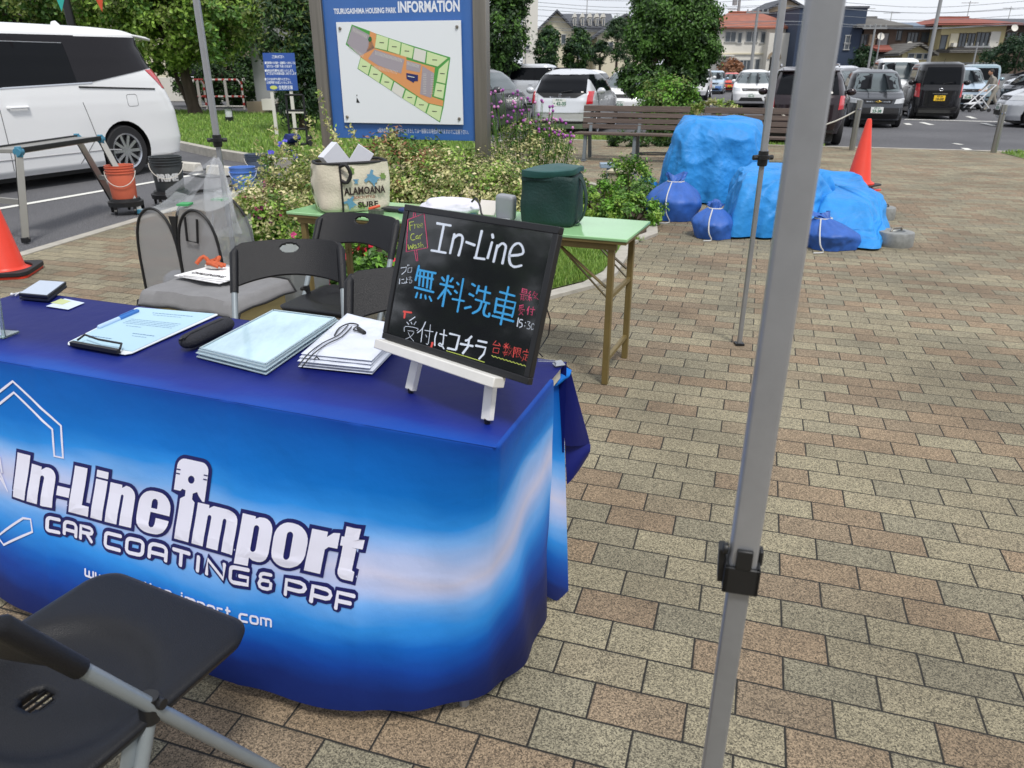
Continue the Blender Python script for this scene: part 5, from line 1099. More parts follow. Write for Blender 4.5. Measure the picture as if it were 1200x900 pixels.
# small things on the green table
r_ = thing('cigarette_lighter_box', 'small dark box with an orange end in front of the beach bag', 'box', G(441, 251, GZ)); m = MB(); m.box((0, 0, .012), (.07, .035, .024), rz=R(-25)); obj('box', m, mat('small_box', '#4b5048', .4, var=.5, vscale=60), r_, bev=.002); m = MB(); m.box((-.01, .012, .032), (.06, .016, .012), rz=R(20), ry=R(-12)); obj('orange_tube', m, mat('orange_plastic', '#d3583a', .4), r_, bev=.003)
r_ = thing('eyeglass_case', 'dark wallet and navy pouch lying between the beach bag and the blackboard', 'wallet', G(463, 248, GZ)); m = MB(); m.box((0, .02, .010), (.13, .07, .016), rz=R(-20)); obj('wallet', m, mat('wallet_dark', '#24252a', .5), r_, bev=.004); m = MB(); m.sphere((.06, -.035, .014), (.04, .022, .014), 14, 8); obj('navy_pouch', m, mat('navy_pouch', '#1c2c66', .5), r_)
def bundle(name, label, cat, c_, r_, mt, seed, amp=.02, rz=0):
    t_ = thing(name, label, cat, c_, rz); m = MB()
    def f(i, j):
        th = i * 2 * math.pi; ph = (j * .998 + .001) * math.pi - math.pi / 2; d_ = Vector((math.cos(ph) * math.cos(th), math.cos(ph) * math.sin(th), math.sin(ph)))
        k = 1 + amp * 8 * noise.noise(d_ * 1.8 + Vector((seed, 0, 0))) + amp * 3 * noise.noise(d_ * 5 + Vector((seed, 3, 0))); p = Vector((d_.x * r_[0], d_.y * r_[1], d_.z * r_[2])) * k; p.z = max(p.z + r_[2] * .75, 0.001); return p
    m.grid(f, 48, 30, closeu=True); obj('cloth', m, mt, t_, sm=70); return t_
bundle('white_towel', 'crumpled white towel with pale violet print on the green table behind the blackboard', 'towel', G(528, 250, GZ), (.15, .1, .045), mat('towel_white', '#d5d3e2', .8, var=.08, vscale=25), 2)
r_ = thing('paper_sheet', 'leaning white paper packet with pink tint left of the grey pouch', 'paper', G(572, 252, GZ), R(-25)); m = MB(); m.box((0, 0, .035), (.09, .012, .075), rx=R(-28)); obj('sheet', m, mat('paper_pinkish', '#d9d2cf', .7), r_, bev=.002)
r_ = thing('grey_pouch', 'light grey rounded pouch with black straps beside the dark green cooler bag', 'pouch', G(594, 257, GZ), R(-25)); m = softbox(.088, .06, .115, .05, seed=9); obj('body', m, mat('grey_pouch', '#8f9299', .5, var=.06), r_, sm=60)
m = MB(); m.tube(smoothpts([(-.04, -.05, .01), (-.1, -.06, .02), (-.13, -.03, .06), (-.16, -.01, .09), (-.19, .0, .07)], 4), .005, 7); m.tube(smoothpts([(.02, -.06, .01), (-.02, -.08, .012), (-.06, -.09, .012)], 4), .012, 7, flat=.3); obj('strap', m, M_BLKP, r_)
m = MB(); m.box((-.02, -.06, .006), (.11, .05, .01)); obj('striped_cloth', m, mat('striped_cloth', '#b5bcc0', .6, var=.5, vscale=50), r_, bev=.002)
# green coil just behind the right end of the table
r_ = thing('mosquito_coil', 'green mosquito coil on a low stand beyond the right end of the green table', 'mosquito coil', (G(787, 256).x, G(787, 256).y, 0)); m = MB()
m.tube([(math.cos(a * .3) * (.02 + a * .0021), math.sin(a * .3) * (.02 + a * .0021), .07) for a in range(62)], .006, 6); obj('coil', m, mat('coil_green', '#1d6b4a', .6), r_); m = MB(); m.lathe([(.12, 0), (.12, .012), (.012, .02), (.01, .066)], 16); obj('stand', m, M_BLKP, r_)

# ================================================================ grey mesh bin, crate, tub behind the blue table
wb = thing('wooden_crate', 'pale plywood crate under the grey cloth at the end of the blue table', 'crate', (-1.66, 4.0, 0), R(-22))
m = MB(); m.box((0, 0, .125), (.62, .42, .25)); obj('crate_body', m, mat('plywood', '#b7a878', .7, var=.15, vscale=5, stretch=(1, 1, 8)), wb, bev=.003)
gcl = thing('grey_cloth', 'grey fabric panel with black piping draped over the plywood crate', 'cloth', (-1.66, 4.0, .25), R(-22))
M_GRC = mat('grey_fabric', '#7d7d7f', .85, var=.08, vscale=12, bump=.3, bscale=200)
m = MB()
def fg(i, j):
    x = (i - .5) * .72; y = (j - .5) * .52; e_ = max(0, abs(x) - .31); e2 = max(0, -y - .21); z = .012 + .012 * noise.noise(Vector((x * 7, y * 7, 0))) - e_ * 1.3 - e2 * 1.6
    return (x * (1 - e_ * .5), y + e2 * .3, z)
m.grid(fg, 40, 30); obj('panel', m, M_GRC, gcl, sm=60, solid=.006)
m = MB(); m.tube([Vector(fg(*q)) + Vector((0, 0, .004)) for q in [(k / 14, 0) for k in range(14)] + [(1, k / 10) for k in range(10)] + [(1 - k / 14, 1) for k in range(14)] + [(0, 1 - k / 10) for k in range(10)]], .006, 6, closed=True); obj('piping', m, M_BLKP, gcl)
np_ = thing('newspaper', 'folded white leaflets lying on the grey cloth behind the folding chair', 'leaflets', (-1.70, 4.12, .285), R(-25))
for k in range(3): m = MB(); m.box((k * .02, k * .01, .004 + k * .006), (.36 - k * .02, .24, .004), rz=R(k * 4 - 3)); obj('leaflet', m, mat('leaflet_paper', '#e4e4e6', .7, var=.08, vscale=30), np_)
vs, fs = text2d('CHALLENGING', 1, .03); k = .24 / max(v[0] for v in vs); m = MB(); m.add([(-.1 + x * k, -.07 + y * k * 1.3, .0205) for x, y in vs], fs); obj('headline', m, mat('headline_ink', '#2a2a2e', .7), np_, sm=0, recalc=False)
ol = thing('work_glove', 'orange and white work gloves on top of the leaflets', 'gloves', (-1.74, 4.22, .31), R(-20))
m = MB()
for k in range(6): a = rnd.uniform(0, 6.28); m.tube(smoothpts([(math.cos(a) * .02, math.sin(a) * .02, .01), (math.cos(a + .4) * .06, math.sin(a + .4) * .05, .03 + .008 * k % .03), (math.cos(a + 1.0) * .1, math.sin(a + 1.) * .06, .016)], 3), .012, 7)
obj('orange_palm', m, mat('glove_orange', '#b9552f', .7, var=.2, vscale=30), ol)
m = MB(); m.sphere((.03, -.02, .012), (.06, .035, .016), 12, 8); obj('white_cuff', m, mat('glove_white', '#c6c2bd', .8), ol)
tubm = thing('clear_storage_box', 'clear plastic storage box holding a red printed bag, behind the folding chair', 'storage box', (-1.42, 4.5, 0), R(-24))
M_TUB = mat('cloudy_plastic', '#aeb3b4', .25, trans=.55, ior=1.3); m = MB(); m.box((0, 0, .17), (.42, .34, .3), tap=1.05); obj('tub', m, M_TUB, tubm, bev=.01)
m = MB(); m.box((0, 0, .33), (.47, .38, .02)); obj('lid', m, M_TUB, tubm, bev=.006); m = MB(); m.box((0, -.01, .15), (.36, .28, .22)); obj('contents', m, mat('tub_contents', '#6d6e70', .8, var=.35, vscale=9), tubm, bev=.02)
m = MB(); m.box((.05, -.152, .16), (.12, .004, .09), rz=R(0), ry=R(20)); obj('red_print', m, mat('tub_red', '#a8453c', .7, var=.3, vscale=40), tubm)
mbn = thing('mesh_laundry_bin', 'pop-up grey mesh bin with black hooped edges behind the crate, green patches inside', 'mesh bin', (-1.96, 4.62, 0), R(-14))
M_MSH = mat('grey_mesh', '#8b8c8f', .8, alpha=.72); M_MSH2 = mat('clear_mesh', '#b2b6b8', .5, alpha=.35)
bx0, bx1, bdp, btop = -.31, .27, .36, .60
def hoop(xa, xb, y, zb_, zt, n=18): return [(xa + (xb - xa) * (.5 - .5 * math.cos(math.pi * k / n)) , y, zb_ + (zt - zb_) * math.sin(math.pi * k / n) ** .42) for k in range(n + 1)]
for y_, sh_ in ((-bdp / 2, 0), (bdp / 2, .06)):
    for xa, xb in ((bx0, -.02), (-.02, bx1)) if y_ < 0 else ((bx0, bx1),):
        hp = hoop(xa, xb, y_, .02, btop + sh_); m = MB(); m.tube(hp, .0085, 7); obj('hoop_rim', m, M_BLKP, mbn)
        m = MB(); m.add([(x, y + .004, z) for x, y, z in hp], [tuple(range(len(hp)))]); obj('mesh_panel', m, M_MSH, mbn, sm=0, recalc=False)
for x_ in (bx0, bx1):
    m = MB(); m.grid(lambda i, j: (x_ + .012 * math.sin(i * math.pi), -bdp / 2 + bdp * i, .02 + (.46 + .05 * i) * j), 8, 8); obj('side_mesh', m, M_MSH2, mbn, sm=0)
m = MB(); m.grid(lambda i, j: (bx0 + .06 + (bx1 - bx0 - .12) * i, -bdp / 2 + bdp * j, btop - .01 + .06 * j - .02 * math.sin(i * 6) - .03 * math.sin(j * 3)), 14, 8); obj('top_mesh', m, M_MSH2, mbn, sm=50)
m = MB(); m.box((-.06, 0, btop + .0), (.07, .08, .012), rz=R(12)); m.box((.12, .1, btop + .02), (.08, .07, .012)); obj('green_patch', m, mat('patch_green', '#3f9a5c', .6), mbn)
m = MB(); m.box((-.02, -bdp / 2 - .006, .5), (.05, .006, .12), tap=.2, rx=R(180)); m.tube([(.07, -bdp / 2 - .01, .56), (.06, -bdp / 2 - .012, .42), (.13, -bdp / 2 - .012, .41), (.15, -bdp / 2 - .01, .55)], .008, 6); obj('black_tab', m, M_BLKP, mbn)
m = MB(); m.sphere((-.2, -.02, .1), (.08, .1, .08), 12, 8); m.sphere((.13, 0, .13), (.12, .12, .1), 12, 8); obj('white_bag_inside', m, M_BAG, mbn, sm=70)
# translucent bag hanging on the canopy leg
lp = legs[2]; wbg = thing('white_net_bag', 'thin white plastic bag hanging on the left canopy leg beside the mesh bin', 'plastic bag', (lp.x, lp.y, .45))
m = MB()
def fw_(i, j):
    th = i * 2 * math.pi; k = (.015 + .09 * j ** .6) * (1 + .5 * noise.noise(Vector((math.cos(th) * 1.5, math.sin(th) * 1.5, j * 2)))); return (math.cos(th) * k * (1 + .2 * math.sin(th * 5 + j * 4)) - .04 * j, math.sin(th) * k * .7 * (1 + .2 * math.sin(th * 7 + 1)) - .05, .42 - .47 * j)
m.grid(fw_, 48, 16, closeu=True); obj('bag', m, mat('thin_white_plastic', '#dfe2e8', .3, alpha=.28), wbg, sm=60)
m = MB(); m.grid(lambda i, j: (-.02 - .34 * j * (1 - .2 * i), -.03 + .03 * math.sin(i * 9 + j * 3), .44 - .07 * i - (.22 + .1 * i) * j), 8, 8); obj('pulled_corner', m, mat('thin_white_plastic2', '#cfd3d8', .4, alpha=.2), wbg, sm=60)
# ================================================================ cars
def paint(name, col, metal=.0, rough=.2): return mat('paint_' + name, col, rough, metal, coat=.45, spec=.3)
M_GLS = mat('car_glass', (.005, .006, .008), .05, spec=.16); M_GLT = mat('car_glass_light', (.10, .125, .135), .22, spec=.5)
M_TYR = mat('tyre', (.018, .018, .02), .85); M_RIM = mat('alloy_rim', '#b9bcc2', .25, .85); M_CBLK = mat('car_black_trim', (.012, .012, .013), .5)
M_RED = mat('tail_red', (.55, .015, .025), .15, coat=1); M_LMP = mat('lamp_clear', (.62, .64, .66), .1, coat=1, spec=.8); M_CHR = mat('chrome', '#c9cbd0', .12, 1); M_PLW = mat('plate_white', (.78, .80, .78), .5); M_PLY = mat('plate_yellow', (.85, .55, .03), .5); M_PLG = mat('plate_green_ink', (.02, .16, .09), .5); M_PLK = mat('plate_black_ink', (.02, .02, .02), .5)
class Shape:
    # horizontal slices: (z, x_rear, x_front, half width, exponent)
    def __init__(s, sl): s.sl = sl
    def at(s, z):
        L = s.sl; z = min(max(z, L[0][0]), L[-1][0])
        for i in range(len(L) - 1):
            if z <= L[i + 1][0]:
                a, b = L[i], L[i + 1]; t = (z - a[0]) / (b[0] - a[0]); t = t * t * (3 - 2 * t) * .35 + t * .65
                return [a[k] + (b[k] - a[k]) * t for k in (1, 2, 3, 4)]
    def side(s, x, z, sg=1, off=0):
        xr, xf, w, n = s.at(z); a = (xf - xr) / 2; q = abs((x - (xf + xr) / 2) / a); q = min(q, .9995); return Vector((x, sg * (w * (1 - q ** n) ** (1 / n) + off), z))
    def end(s, y, z, front, off=0):
        xr, xf, w, n = s.at(z); a = (xf - xr) / 2; q = min(abs(y / w), .9995); x = a * (1 - q ** n) ** (1 / n); c = (xf + xr) / 2
        return Vector((c + x + off, y, z)) if front else Vector((c - x - off, y, z))
    def body(s, n=128, dz=.022):
        z0, z1 = s.sl[0][0], s.sl[-1][0]; zs = [z0]
        while zs[-1] + dz < z1: zs.append(zs[-1] + dz)
        zs.append(z1); m = MB()
        for z in zs:
            xr, xf, w, e = s.at(z); c = (xf + xr) / 2; a = (xf - xr) / 2
            for k in range(n):
                th = 2 * math.pi * k / n; cc, ss = math.cos(th), math.sin(th); m.v.append(Vector((c + a * math.copysign(abs(cc) ** (2 / e), cc), w * math.copysign(abs(ss) ** (2 / e), ss), z)))
        R_ = len(zs)
        for i in range(R_ - 1):
            for k in range(n): l = (k + 1) % n; m.f.append([i * n + k, i * n + l, (i + 1) * n + l, (i + 1) * n + k]); m.m.append(0)
        m.f.append(list(range(n - 1, -1, -1))); m.m.append(0); m.f.append([(R_ - 1) * n + k for k in range(n)]); m.m.append(0)
        return m
def patch(mb, fn, q, off=.007, nu=16, nv=12, mi=0, thick=True):
    # bilinear patch of four (a, z) corners projected on the body
    ctr = fn(0, .9, 0) if False else None
    def f(i, j, o):
        a = (q[0][0] * (1 - i) + q[1][0] * i) * (1 - j) + (q[3][0] * (1 - i) + q[2][0] * i) * j; z = (q[0][1] * (1 - i) + q[1][1] * i) * (1 - j) + (q[3][1] * (1 - i) + q[2][1] * i) * j
        p = fn(a, z, 0); h = .006; ta = fn(a + h, z, 0) - fn(a - h, z, 0); tz = fn(a, z + h, 0) - fn(a, z - h, 0); n_ = ta.cross(tz)
        if n_.length < 1e-9: return fn(a, z, o)
        n_.normalize(); q_ = fn(a, z, .02) - p
        if n_.dot(q_) < 0: n_ = -n_
        return p + n_ * o
    m = MB(); vs = [f(i / nu, j / nv, off) for j in range(nv + 1) for i in range(nu + 1)]; N = len(vs); vs += [f(i / nu, j / nv, -.012) for j in range(nv + 1) for i in range(nu + 1)]
    W = nu + 1; fs = [(j * W + i, j * W + i + 1, (j + 1) * W + i + 1, (j + 1) * W + i) for j in range(nv) for i in range(nu)]
    bd = [i for i in range(W)] + [(j + 1) * W - 1 for j in range(1, nv + 1)] + [nv * W + i for i in range(nu - 1, -1, -1)] + [j * W for j in range(nv - 1, 0, -1)]
    fs += [(bd[k], bd[(k + 1) % len(bd)], bd[(k + 1) % len(bd)] + N, bd[k] + N) for k in range(len(bd))]
    mb.add(vs, fs, mi)
def wheel(parent, x, y, r, wd, sg_, spokes=9):
    m = MB(); M = Matrix.Translation((x, y, r)) @ Matrix.Rotation(R(-90 * sg_), 4, 'X')
    m.lathe([(r * .70, -wd / 2 + .01), (r * .94, -wd / 2), (r, -wd / 2 + .025), (r, wd / 2 - .025), (r * .94, wd / 2), (r * .70, wd / 2 - .006), (r * .68, wd / 2 - .02)], 32, M, capt=False); wo_ = obj('wheel', m, M_TYR, parent)
    m = MB(); m.lathe([(r * .70, wd / 2 - .012), (r * .69, wd / 2 + .001), (r * .63, wd / 2 - .008), (r * .62, wd / 2 - .05)], 32, M, capb=False, capt=False)
    m.lathe([(.001, wd / 2 - .018), (r * .15, wd / 2 - .016), (r * .17, wd / 2 - .03)], 16, M, capt=False)
    for k in range(spokes):
        a = 6.283 * k / spokes; M2 = M @ Matrix.Rotation(a, 4, 'Z'); m.box((r * .40, 0, wd / 2 - .026), (r * .50, r * (.115 if spokes > 6 else .17), .02), M=M2)
    obj('rim', m, M_RIM, wo_); m = MB(); m.lathe([(r * .63, wd / 2 - .06), (r * .62, wd / 2 - .055)], 24, M); obj('rim_back', m, M_CBLK, wo_)
def car(name, label, cat, loc, yaw, sl, col, wheels, r=.30, wd=.19, scale=1, side=(), rear=(), front=(), bump=None, glass=M_GLS, seams=(), extras=None, group=None, spokes=9, mirrors=None, mcol=None):
    # local +x is the nose; yaw turns +x to the heading
    S = Shape(sl); t_ = thing(name, label, cat, loc, yaw, group); t_.scale = (scale,) * 3
    half = S.at(.6)[2]; b_ = S.body(); bo = obj('body', b_, col, t_, sm=0)
    cut = MB()
    for wx in wheels:
        for sg_ in (-1, 1): cut.lathe([(r * 1.17, -.2), (r * 1.17, .2)], 28, Matrix.Translation((wx, sg_ * (half - .1), r)) @ Matrix.Rotation(R(90), 4, 'X'))
    cm_ = cut.mesh('cut', M_CBLK); fixn(cm_); co = link(bpy.data.objects.new('cut', cm_)); co.parent = t_
    md = bo.modifiers.new('b', 'BOOLEAN'); md.object = co; md.operation = 'DIFFERENCE'; md.solver = 'EXACT'
    bo.data.materials.append(M_CBLK); bpy.context.view_layer.update()
    me = bpy.data.meshes.new_from_object(bo.evaluated_get(bpy.context.evaluated_depsgraph_get())); bo.modifiers.clear(); bo.data = me; bpy.data.objects.remove(co); smooth(me, 32); 
    if len(me.materials) < 2: me.materials.append(M_CBLK)
    # arch liners read as dark: any face deep inside the arches
    for p_ in me.polygons:
        c_ = p_.center
        for wx in wheels:
            if math.hypot(c_.x - wx, c_.z - r) < r * 1.2 and abs(c_.y) < half - .015 and abs(c_.y) > .3: p_.material_index = 1
    for wx in wheels:
        for sg_ in (-1, 1): wheel(t_, wx, sg_ * (half - wd / 2 - .01), r, wd, sg_, spokes)
    m = MB(); m.box(((sl[0][1] + sl[0][2]) / 2, 0, .2), ((sl[0][2] - sl[0][1]) * .9, half * 1.5, .2)); obj('underbody', m, M_CBLK, t_)
    names = {}
    def put(nm, mt, q, fn, off=.007):
        m_ = MB(); patch(m_, fn, q, off); obj(nm, m_, mt, t_, sm=30)
    for nm, mt, q in side:
        for sg_ in (1, -1): put(nm, mt, q, lambda x, z, o, sg_=sg_: S.side(x, z, sg_, o))
    for nm, mt, q in rear: put(nm, mt, q, lambda y, z, o: S.end(y, z, False, o))
    for nm, mt, q in front: put(nm, mt, q, lambda y, z, o: S.end(y, z, True, o))
    if mirrors:
        for sg_ in (1, -1):
            m = MB(); p = S.side(mirrors[0], mirrors[1], sg_); m.sphere((p.x, p.y + sg_ * .11, p.z + .02), (.07, .11, .08), 12, 8); m.box((p.x, p.y + sg_ * .03, p.z - .01), (.04, .1, .03)); obj('mirror', m, mcol or col, t_)
    if extras: extras(t_, S)
    return t_
def M2S(q): return q
def plate(parent, S, front, y, z, text, yellow=False, size=(.33, .165), off=.02):
    p = S.end(y, z, front, off); sgx = 1 if front else -1; m = MB(); m.box((p.x, y, z), (.01, size[0], size[1])); po = obj('number_plate', m, M_PLY if yellow else M_PLW, parent, bev=.002)
    ink = M_PLK if yellow else M_PLG
    vs, fs = text2d(text, .105, .004, align='CENTER'); m = MB(); m.add([(p.x + sgx * .007, y + sgx * x, z - .062 + v) for x, v in vs], fs)
    vs, fs = text2d('所沢 501' if not yellow else '所沢 580', .045, .001, align='CENTER'); m.add([(p.x + sgx * .007, y + sgx * x, z + .038 + v) for x, v in vs], fs)
    obj('plate_number', m, ink, po, sm=0, recalc=False)
def head(px_, py_, z=0): return G(px_, py_, z)
def yw(deg): return R(90 - deg)      # compass-like: degrees right of straight ahead -> rotation of +x
# ---- white people carrier on the left
VAN = [(.17, .10, 4.62, .80, 7), (.24, -.07, 4.70, .845, 11), (.45, -.1, 4.75, .862, 12), (.8, -.07, 4.70, .866, 12), (.95, -.03, 4.55, .864, 11), (1.05, .0, 4.15, .858, 10), (1.2, .07, 3.9, .845, 9), (1.5, .21, 3.45, .80, 6.5), (1.7, .27, 3.15, .76, 6), (1.80, .20, 3.0, .73, 5.5), (1.86, .30, 2.85, .66, 4.5), (1.89, .60, 2.5, .5, 3.5)]
WPEARL = paint('pearl_white', (.80, .81, .82))
def van_x(t_, S):
    for sg_ in (1, -1):
        for a, b_, z_a, z_b in ((1.55, 1.45, .98, .55), (1.45, 1.75, .55, .24), (2.65, 2.65, 1.0, .25)):
            m = MB(); m.tube([S.side(a + (b_ - a) * k / 6, z_a + (z_b - z_a) * k / 6, sg_, .001) for k in range(7)], .004, 5); obj('door_seam', m, mat('seam_dark', (.08, .08, .085), .6), t_)
        m = MB(); m.tube([S.side(.35 + k * .15, 1.115 + .006 * k, sg_, .004) for k in range(9)], .011, 6); obj('slide_rail', m, M_CBLK, t_)
        m = MB(); p1, p2 = S.side(2.32, .955, sg_, .03), S.side(2.54, .955, sg_, .03); m.tube([S.side(2.30, .955, sg_, 0), p1, p2, S.side(2.56, .955, sg_, 0)], .016, 8); obj('door_handle', m, WPEARL, t_)
        m = MB(); m.tube([S.side(x_, z_, sg_, .0) for x_, z_ in rrect2(.78, .98, .17, .15)], .003, 5, closed=True); obj('fuel_flap', m, mat('seam_dark', (.08, .08, .085), .6), t_)
        m = MB(); m.tube([S.side(1.1 + k * .25, .36 + (.02 if k else 0), sg_, .0) for k in range(11)], .008, 5); obj('sill_line', m, mat('seam_soft', (.4, .4, .41), .6), t_)
    m = MB(); m.box((1.05, 0, 1.925), (.17, .02, .075), ry=R(12), tap=.35); obj('roof_fin', m, WPEARL, t_)
    m = MB(); m.grid(lambda i, j: (.14 + .75 * i, (j - .5) * (1.38 - .1 * i), 1.80 + .088 * i ** .55 - .04 * abs(j - .5) ** 2 * 4), 10, 10); obj('rear_spoiler', m, WPEARL, t_, sm=50, solid=.03)
    plate(t_, S, False, 0, .85, '21-07')
def rrect2(cx_, cz, w_, h_): return [(x, z) for x, z in rrect(w_, h_, .03, 3, cx_, cz)]

TMPL = dict(
 hatch=([(.18, .10, 3.80, .78, 6), (.3, 0, 3.9, .83, 5), (.55, -.02, 3.9, .845, 5), (.8, .03, 3.75, .84, 5.5), (.92, .08, 3.45, .83, 5.5), (1.0, .1, 3.05, .81, 5), (1.25, .32, 2.62, .72, 4.5), (1.41, .55, 2.2, .62, 4), (1.49, .78, 1.9, .49, 3.2), (1.525, 1.05, 1.65, .3, 2.6)], .98, 1.40, (.7, 3.15), .29, 1.0),
 box=([(.2, .05, 3.3, .70, 6), (.4, 0, 3.4, .74, 6), (.9, .02, 3.35, .735, 6), (1.0, .05, 3.1, .73, 6), (1.08, .06, 2.75, .72, 6), (1.5, .1, 2.45, .68, 6), (1.68, .15, 2.25, .63, 5), (1.75, .35, 2.0, .5, 4)], 1.07, 1.60, (.62, 2.78), .28, .9),
 suv=([(.28, .05, 4.2, .84, 6), (.5, 0, 4.3, .90, 5.5), (.9, .02, 4.25, .90, 5.5), (1.02, .06, 4.0, .89, 5.5), (1.1, .1, 3.3, .87, 5.5), (1.4, .3, 2.9, .79, 5), (1.6, .5, 2.4, .70, 4.5), (1.68, .8, 2.0, .55, 3.5)], 1.10, 1.52, (.8, 3.4), .35, 1.05),
 kei=([(.22, .05, 3.45, .72, 6), (.4, 0, 3.55, .77, 5.5), (.8, .02, 3.5, .775, 5.5), (.95, .05, 3.2, .77, 5.5), (1.02, .08, 2.75, .755, 5.5), (1.3, .2, 2.45, .70, 5), (1.5, .38, 2.15, .62, 4.5), (1.58, .65, 1.8, .48, 3.5)], 1.0, 1.46, (.62, 2.9), .30, 1.0))
def auto(kind, name, label, px, py, heading, col, k=.88, anchor='rear', feat='', num='', yellow=False, glass=M_GLS, lamp=None, group=None, lat=0, Y=None, low=None):
    sl, zb_, zt, (w0, w1), r, lampz = TMPL[kind]; L = sl[2][2]; W = sl[2][3]; wr, wf = w0 + .02 - (.1 if kind == 'box' else .06), L - (.72 if kind != 'box' else .58)
    g0 = G(px, py) if Y is None else Vector((( px - 600) / 942 * Y, Y, 0)); hd = Vector((math.sin(R(heading)), math.cos(R(heading)), 0)); lf = Vector((-hd.y, hd.x, 0))
    o = g0 - (hd * L * k if anchor == 'front' else Vector((0, 0, 0))) - lf * lat * k
    fr = lambda z: Shape(sl).at(z)[1]; ff = lambda z: Shape(sl).at(z)[2]
    mid = (w0 + w1) / 2 - .05; xt0 = max(w0 * .8, fr(zt) + .3); xt1 = ff(zt) - .12; xb0 = fr(zb_) + .38; xb1 = ff(zb_ + .05) - .2
    side = [('side_window', glass, [(xb0 + .22, zb_ + .06), (mid - .03, zb_ + .03), (mid - .04, zt), (xt0 + .15, zt)]), ('side_window', glass, [(mid + .03, zb_ + .03), (xb1, zb_ + .05), (xt1, zt), (mid + .02, zt)])]
    rear = [('rear_window', glass, [(-W * .74, zb_), (W * .74, zb_), (W * .66, zt - .01), (-W * .66, zt - .01)])]
    tl = [[(W * .76 * s_, lampz - .26), (W * .90 * s_, lampz - .25), (W * .90 * s_, lampz + .03), (W * .78 * s_, lampz + .03)] for s_ in (1, -1)]
    if kind in ('box', 'kei'): tl = [[(W * .80 * s_, lampz - .22), (W * .955 * s_, lampz - .2), (W * .945 * s_, lampz + .2), (W * .84 * s_, lampz + .2)] for s_ in (1, -1)]
    rear += [('tail_light', M_RED, q) for q in tl] + [('bumper_strip', M_CBLK, [(-W * .8, .30), (W * .8, .30), (W * .82, .36), (-W * .82, .36)]), ('tail_trim', M_CHR, [(-W * .3, lampz - .12), (W * .3, lampz - .12), (W * .3, lampz - .09), (-W * .3, lampz - .09)])]  # includes a thin dark strip across the lower rear bumper
    zf = .72 if kind != 'suv' else .82
    front = [('windshield', M_GLT, [(-W * .80, zb_ - .01), (W * .80, zb_ - .01), (W * .70, zt + .01), (-W * .70, zt + .01)]), ('grille', M_CBLK, [(-W * .45, zf - .05), (W * .45, zf - .05), (W * .5, zf + .06), (-W * .5, zf + .06)]), ('grille_bar', M_CHR, [(-W * .42, zf - .01), (W * .42, zf - .01), (W * .42, zf + .02), (-W * .42, zf + .02)]), ('intake', M_CBLK, [(-W * .6, .28), (W * .6, .28), (W * .5, .42), (-W * .5, .42)])]
    front += [('headlight', M_LMP, [(s_ * W * .55, zf - .05), (s_ * W * .93, zf - .03), (s_ * W * .93, zf + .10), (s_ * W * .60, zf + .07)]) for s_ in (1, -1)]
    if low: front.append(('lower_bumper', low, [(-W * .97, .26), (W * .97, .26), (W * .97, .56), (-W * .97, .56)])); rear.append(('lower_bumper', low, [(-W * .97, .26), (W * .97, .26), (W * .97, .56), (-W * .97, .56)]))
    def ex(t_, S):
        if anchor != 'front': plate(t_, S, False, 0, lampz - .24 if kind != 'hatch' else .78, num or '30-18', yellow)
        if anchor == 'front': plate(t_, S, True, 0, .50 if kind != 'suv' else .6, num or '52-06', yellow)
        m = MB(); p = S.end(0, zb_ + .02, False, .015); m.tube([p + Vector((0, -.02, 0)), p + Vector((-.01, -.3, .05))], .010, 6); obj('wiper', m, M_CBLK, t_)
        for sg_ in (1, -1):
            for xx in (mid, xb1 + .1): m = MB(); m.tube([S.side(xx, .35 + (zb_ - .35) * q / 6, sg_, 0) for q in range(7)], .004, 5); obj('door_seam', m, mat('seam_dark', (.08, .08, .085), .6), t_)
            m = MB(); p = S.side(mid - .2, zb_ - .12, sg_, .012); m.box(p, (.17, .03, .028)); obj('door_handle', m, col, t_, bev=.006)
        if 'fit' in feat:
            m = MB(); patch(m, lambda y, z, o: S.end(y, z, False, o), [(-.40, .88), (.40, .88), (.60, .99), (-.60, .99)], .007); obj('tailgate_black_band', m, M_CBLK, t_)
            m = MB(); e_ = S.end(0, .935, False, .014)
            for q in ((-.022, 0), (.022, 0)): m.box((e_.x, q[0], e_.z), (.006, .008, .05))
            m.box((e_.x, 0, e_.z), (.006, .04, .008)); m.tube([(e_.x, y, e_.z + z) for y, z in rrect(.075, .068, .02, 3)], .004, 6, closed=True); obj('emblem', m, M_CHR, t_)
            for q, z in (((-.6, .6), .55), ((-.6, .6), .36)): m = MB(); patch(m, lambda y, z_, o: S.end(y, z_, False, o), [(q[0], z), (q[1], z), (q[1], z + .03), (q[0], z + .03)], .012); obj('bumper_rib', m, col, t_)
        if 'bow' in feat:
            e_ = S.end(0, zf, True, .02); m = MB(); m.box((e_.x, 0, e_.z + .005), (.01, .15, .03)); m.box((e_.x, 0, e_.z + .005), (.01, .05, .06)); obj('emblem', m, mat('gold_badge', (.7, .5, .15), .25, .8), t_, bev=.003)
        if 'oval' in feat:
            e_ = S.end(0, lampz + .02, False, .012); m = MB(); m.tube([(e_.x, .06 * math.cos(a * .42), e_.z + .035 * math.sin(a * .42)) for a in range(15)], .009, 6, closed=True); obj('emblem', m, M_CHR, t_)
        if 'rails' in feat:
            for sg_ in (1, -1): m = MB(); m.tube([(x, sg_ * .62, 1.68 + (.05 if 0.8 < x < 2.3 else 0)) for x in (.7, .82, 1.4, 2.2, 2.35)], .016, 6); obj('roof_rail', m, M_CHR, t_)
            m = MB(); m.grid(lambda i, j: (.42 + .4 * i, (j - .5) * 1.25, 1.60 + .06 * i), 6, 8); obj('rear_spoiler', m, col, t_, solid=.03)
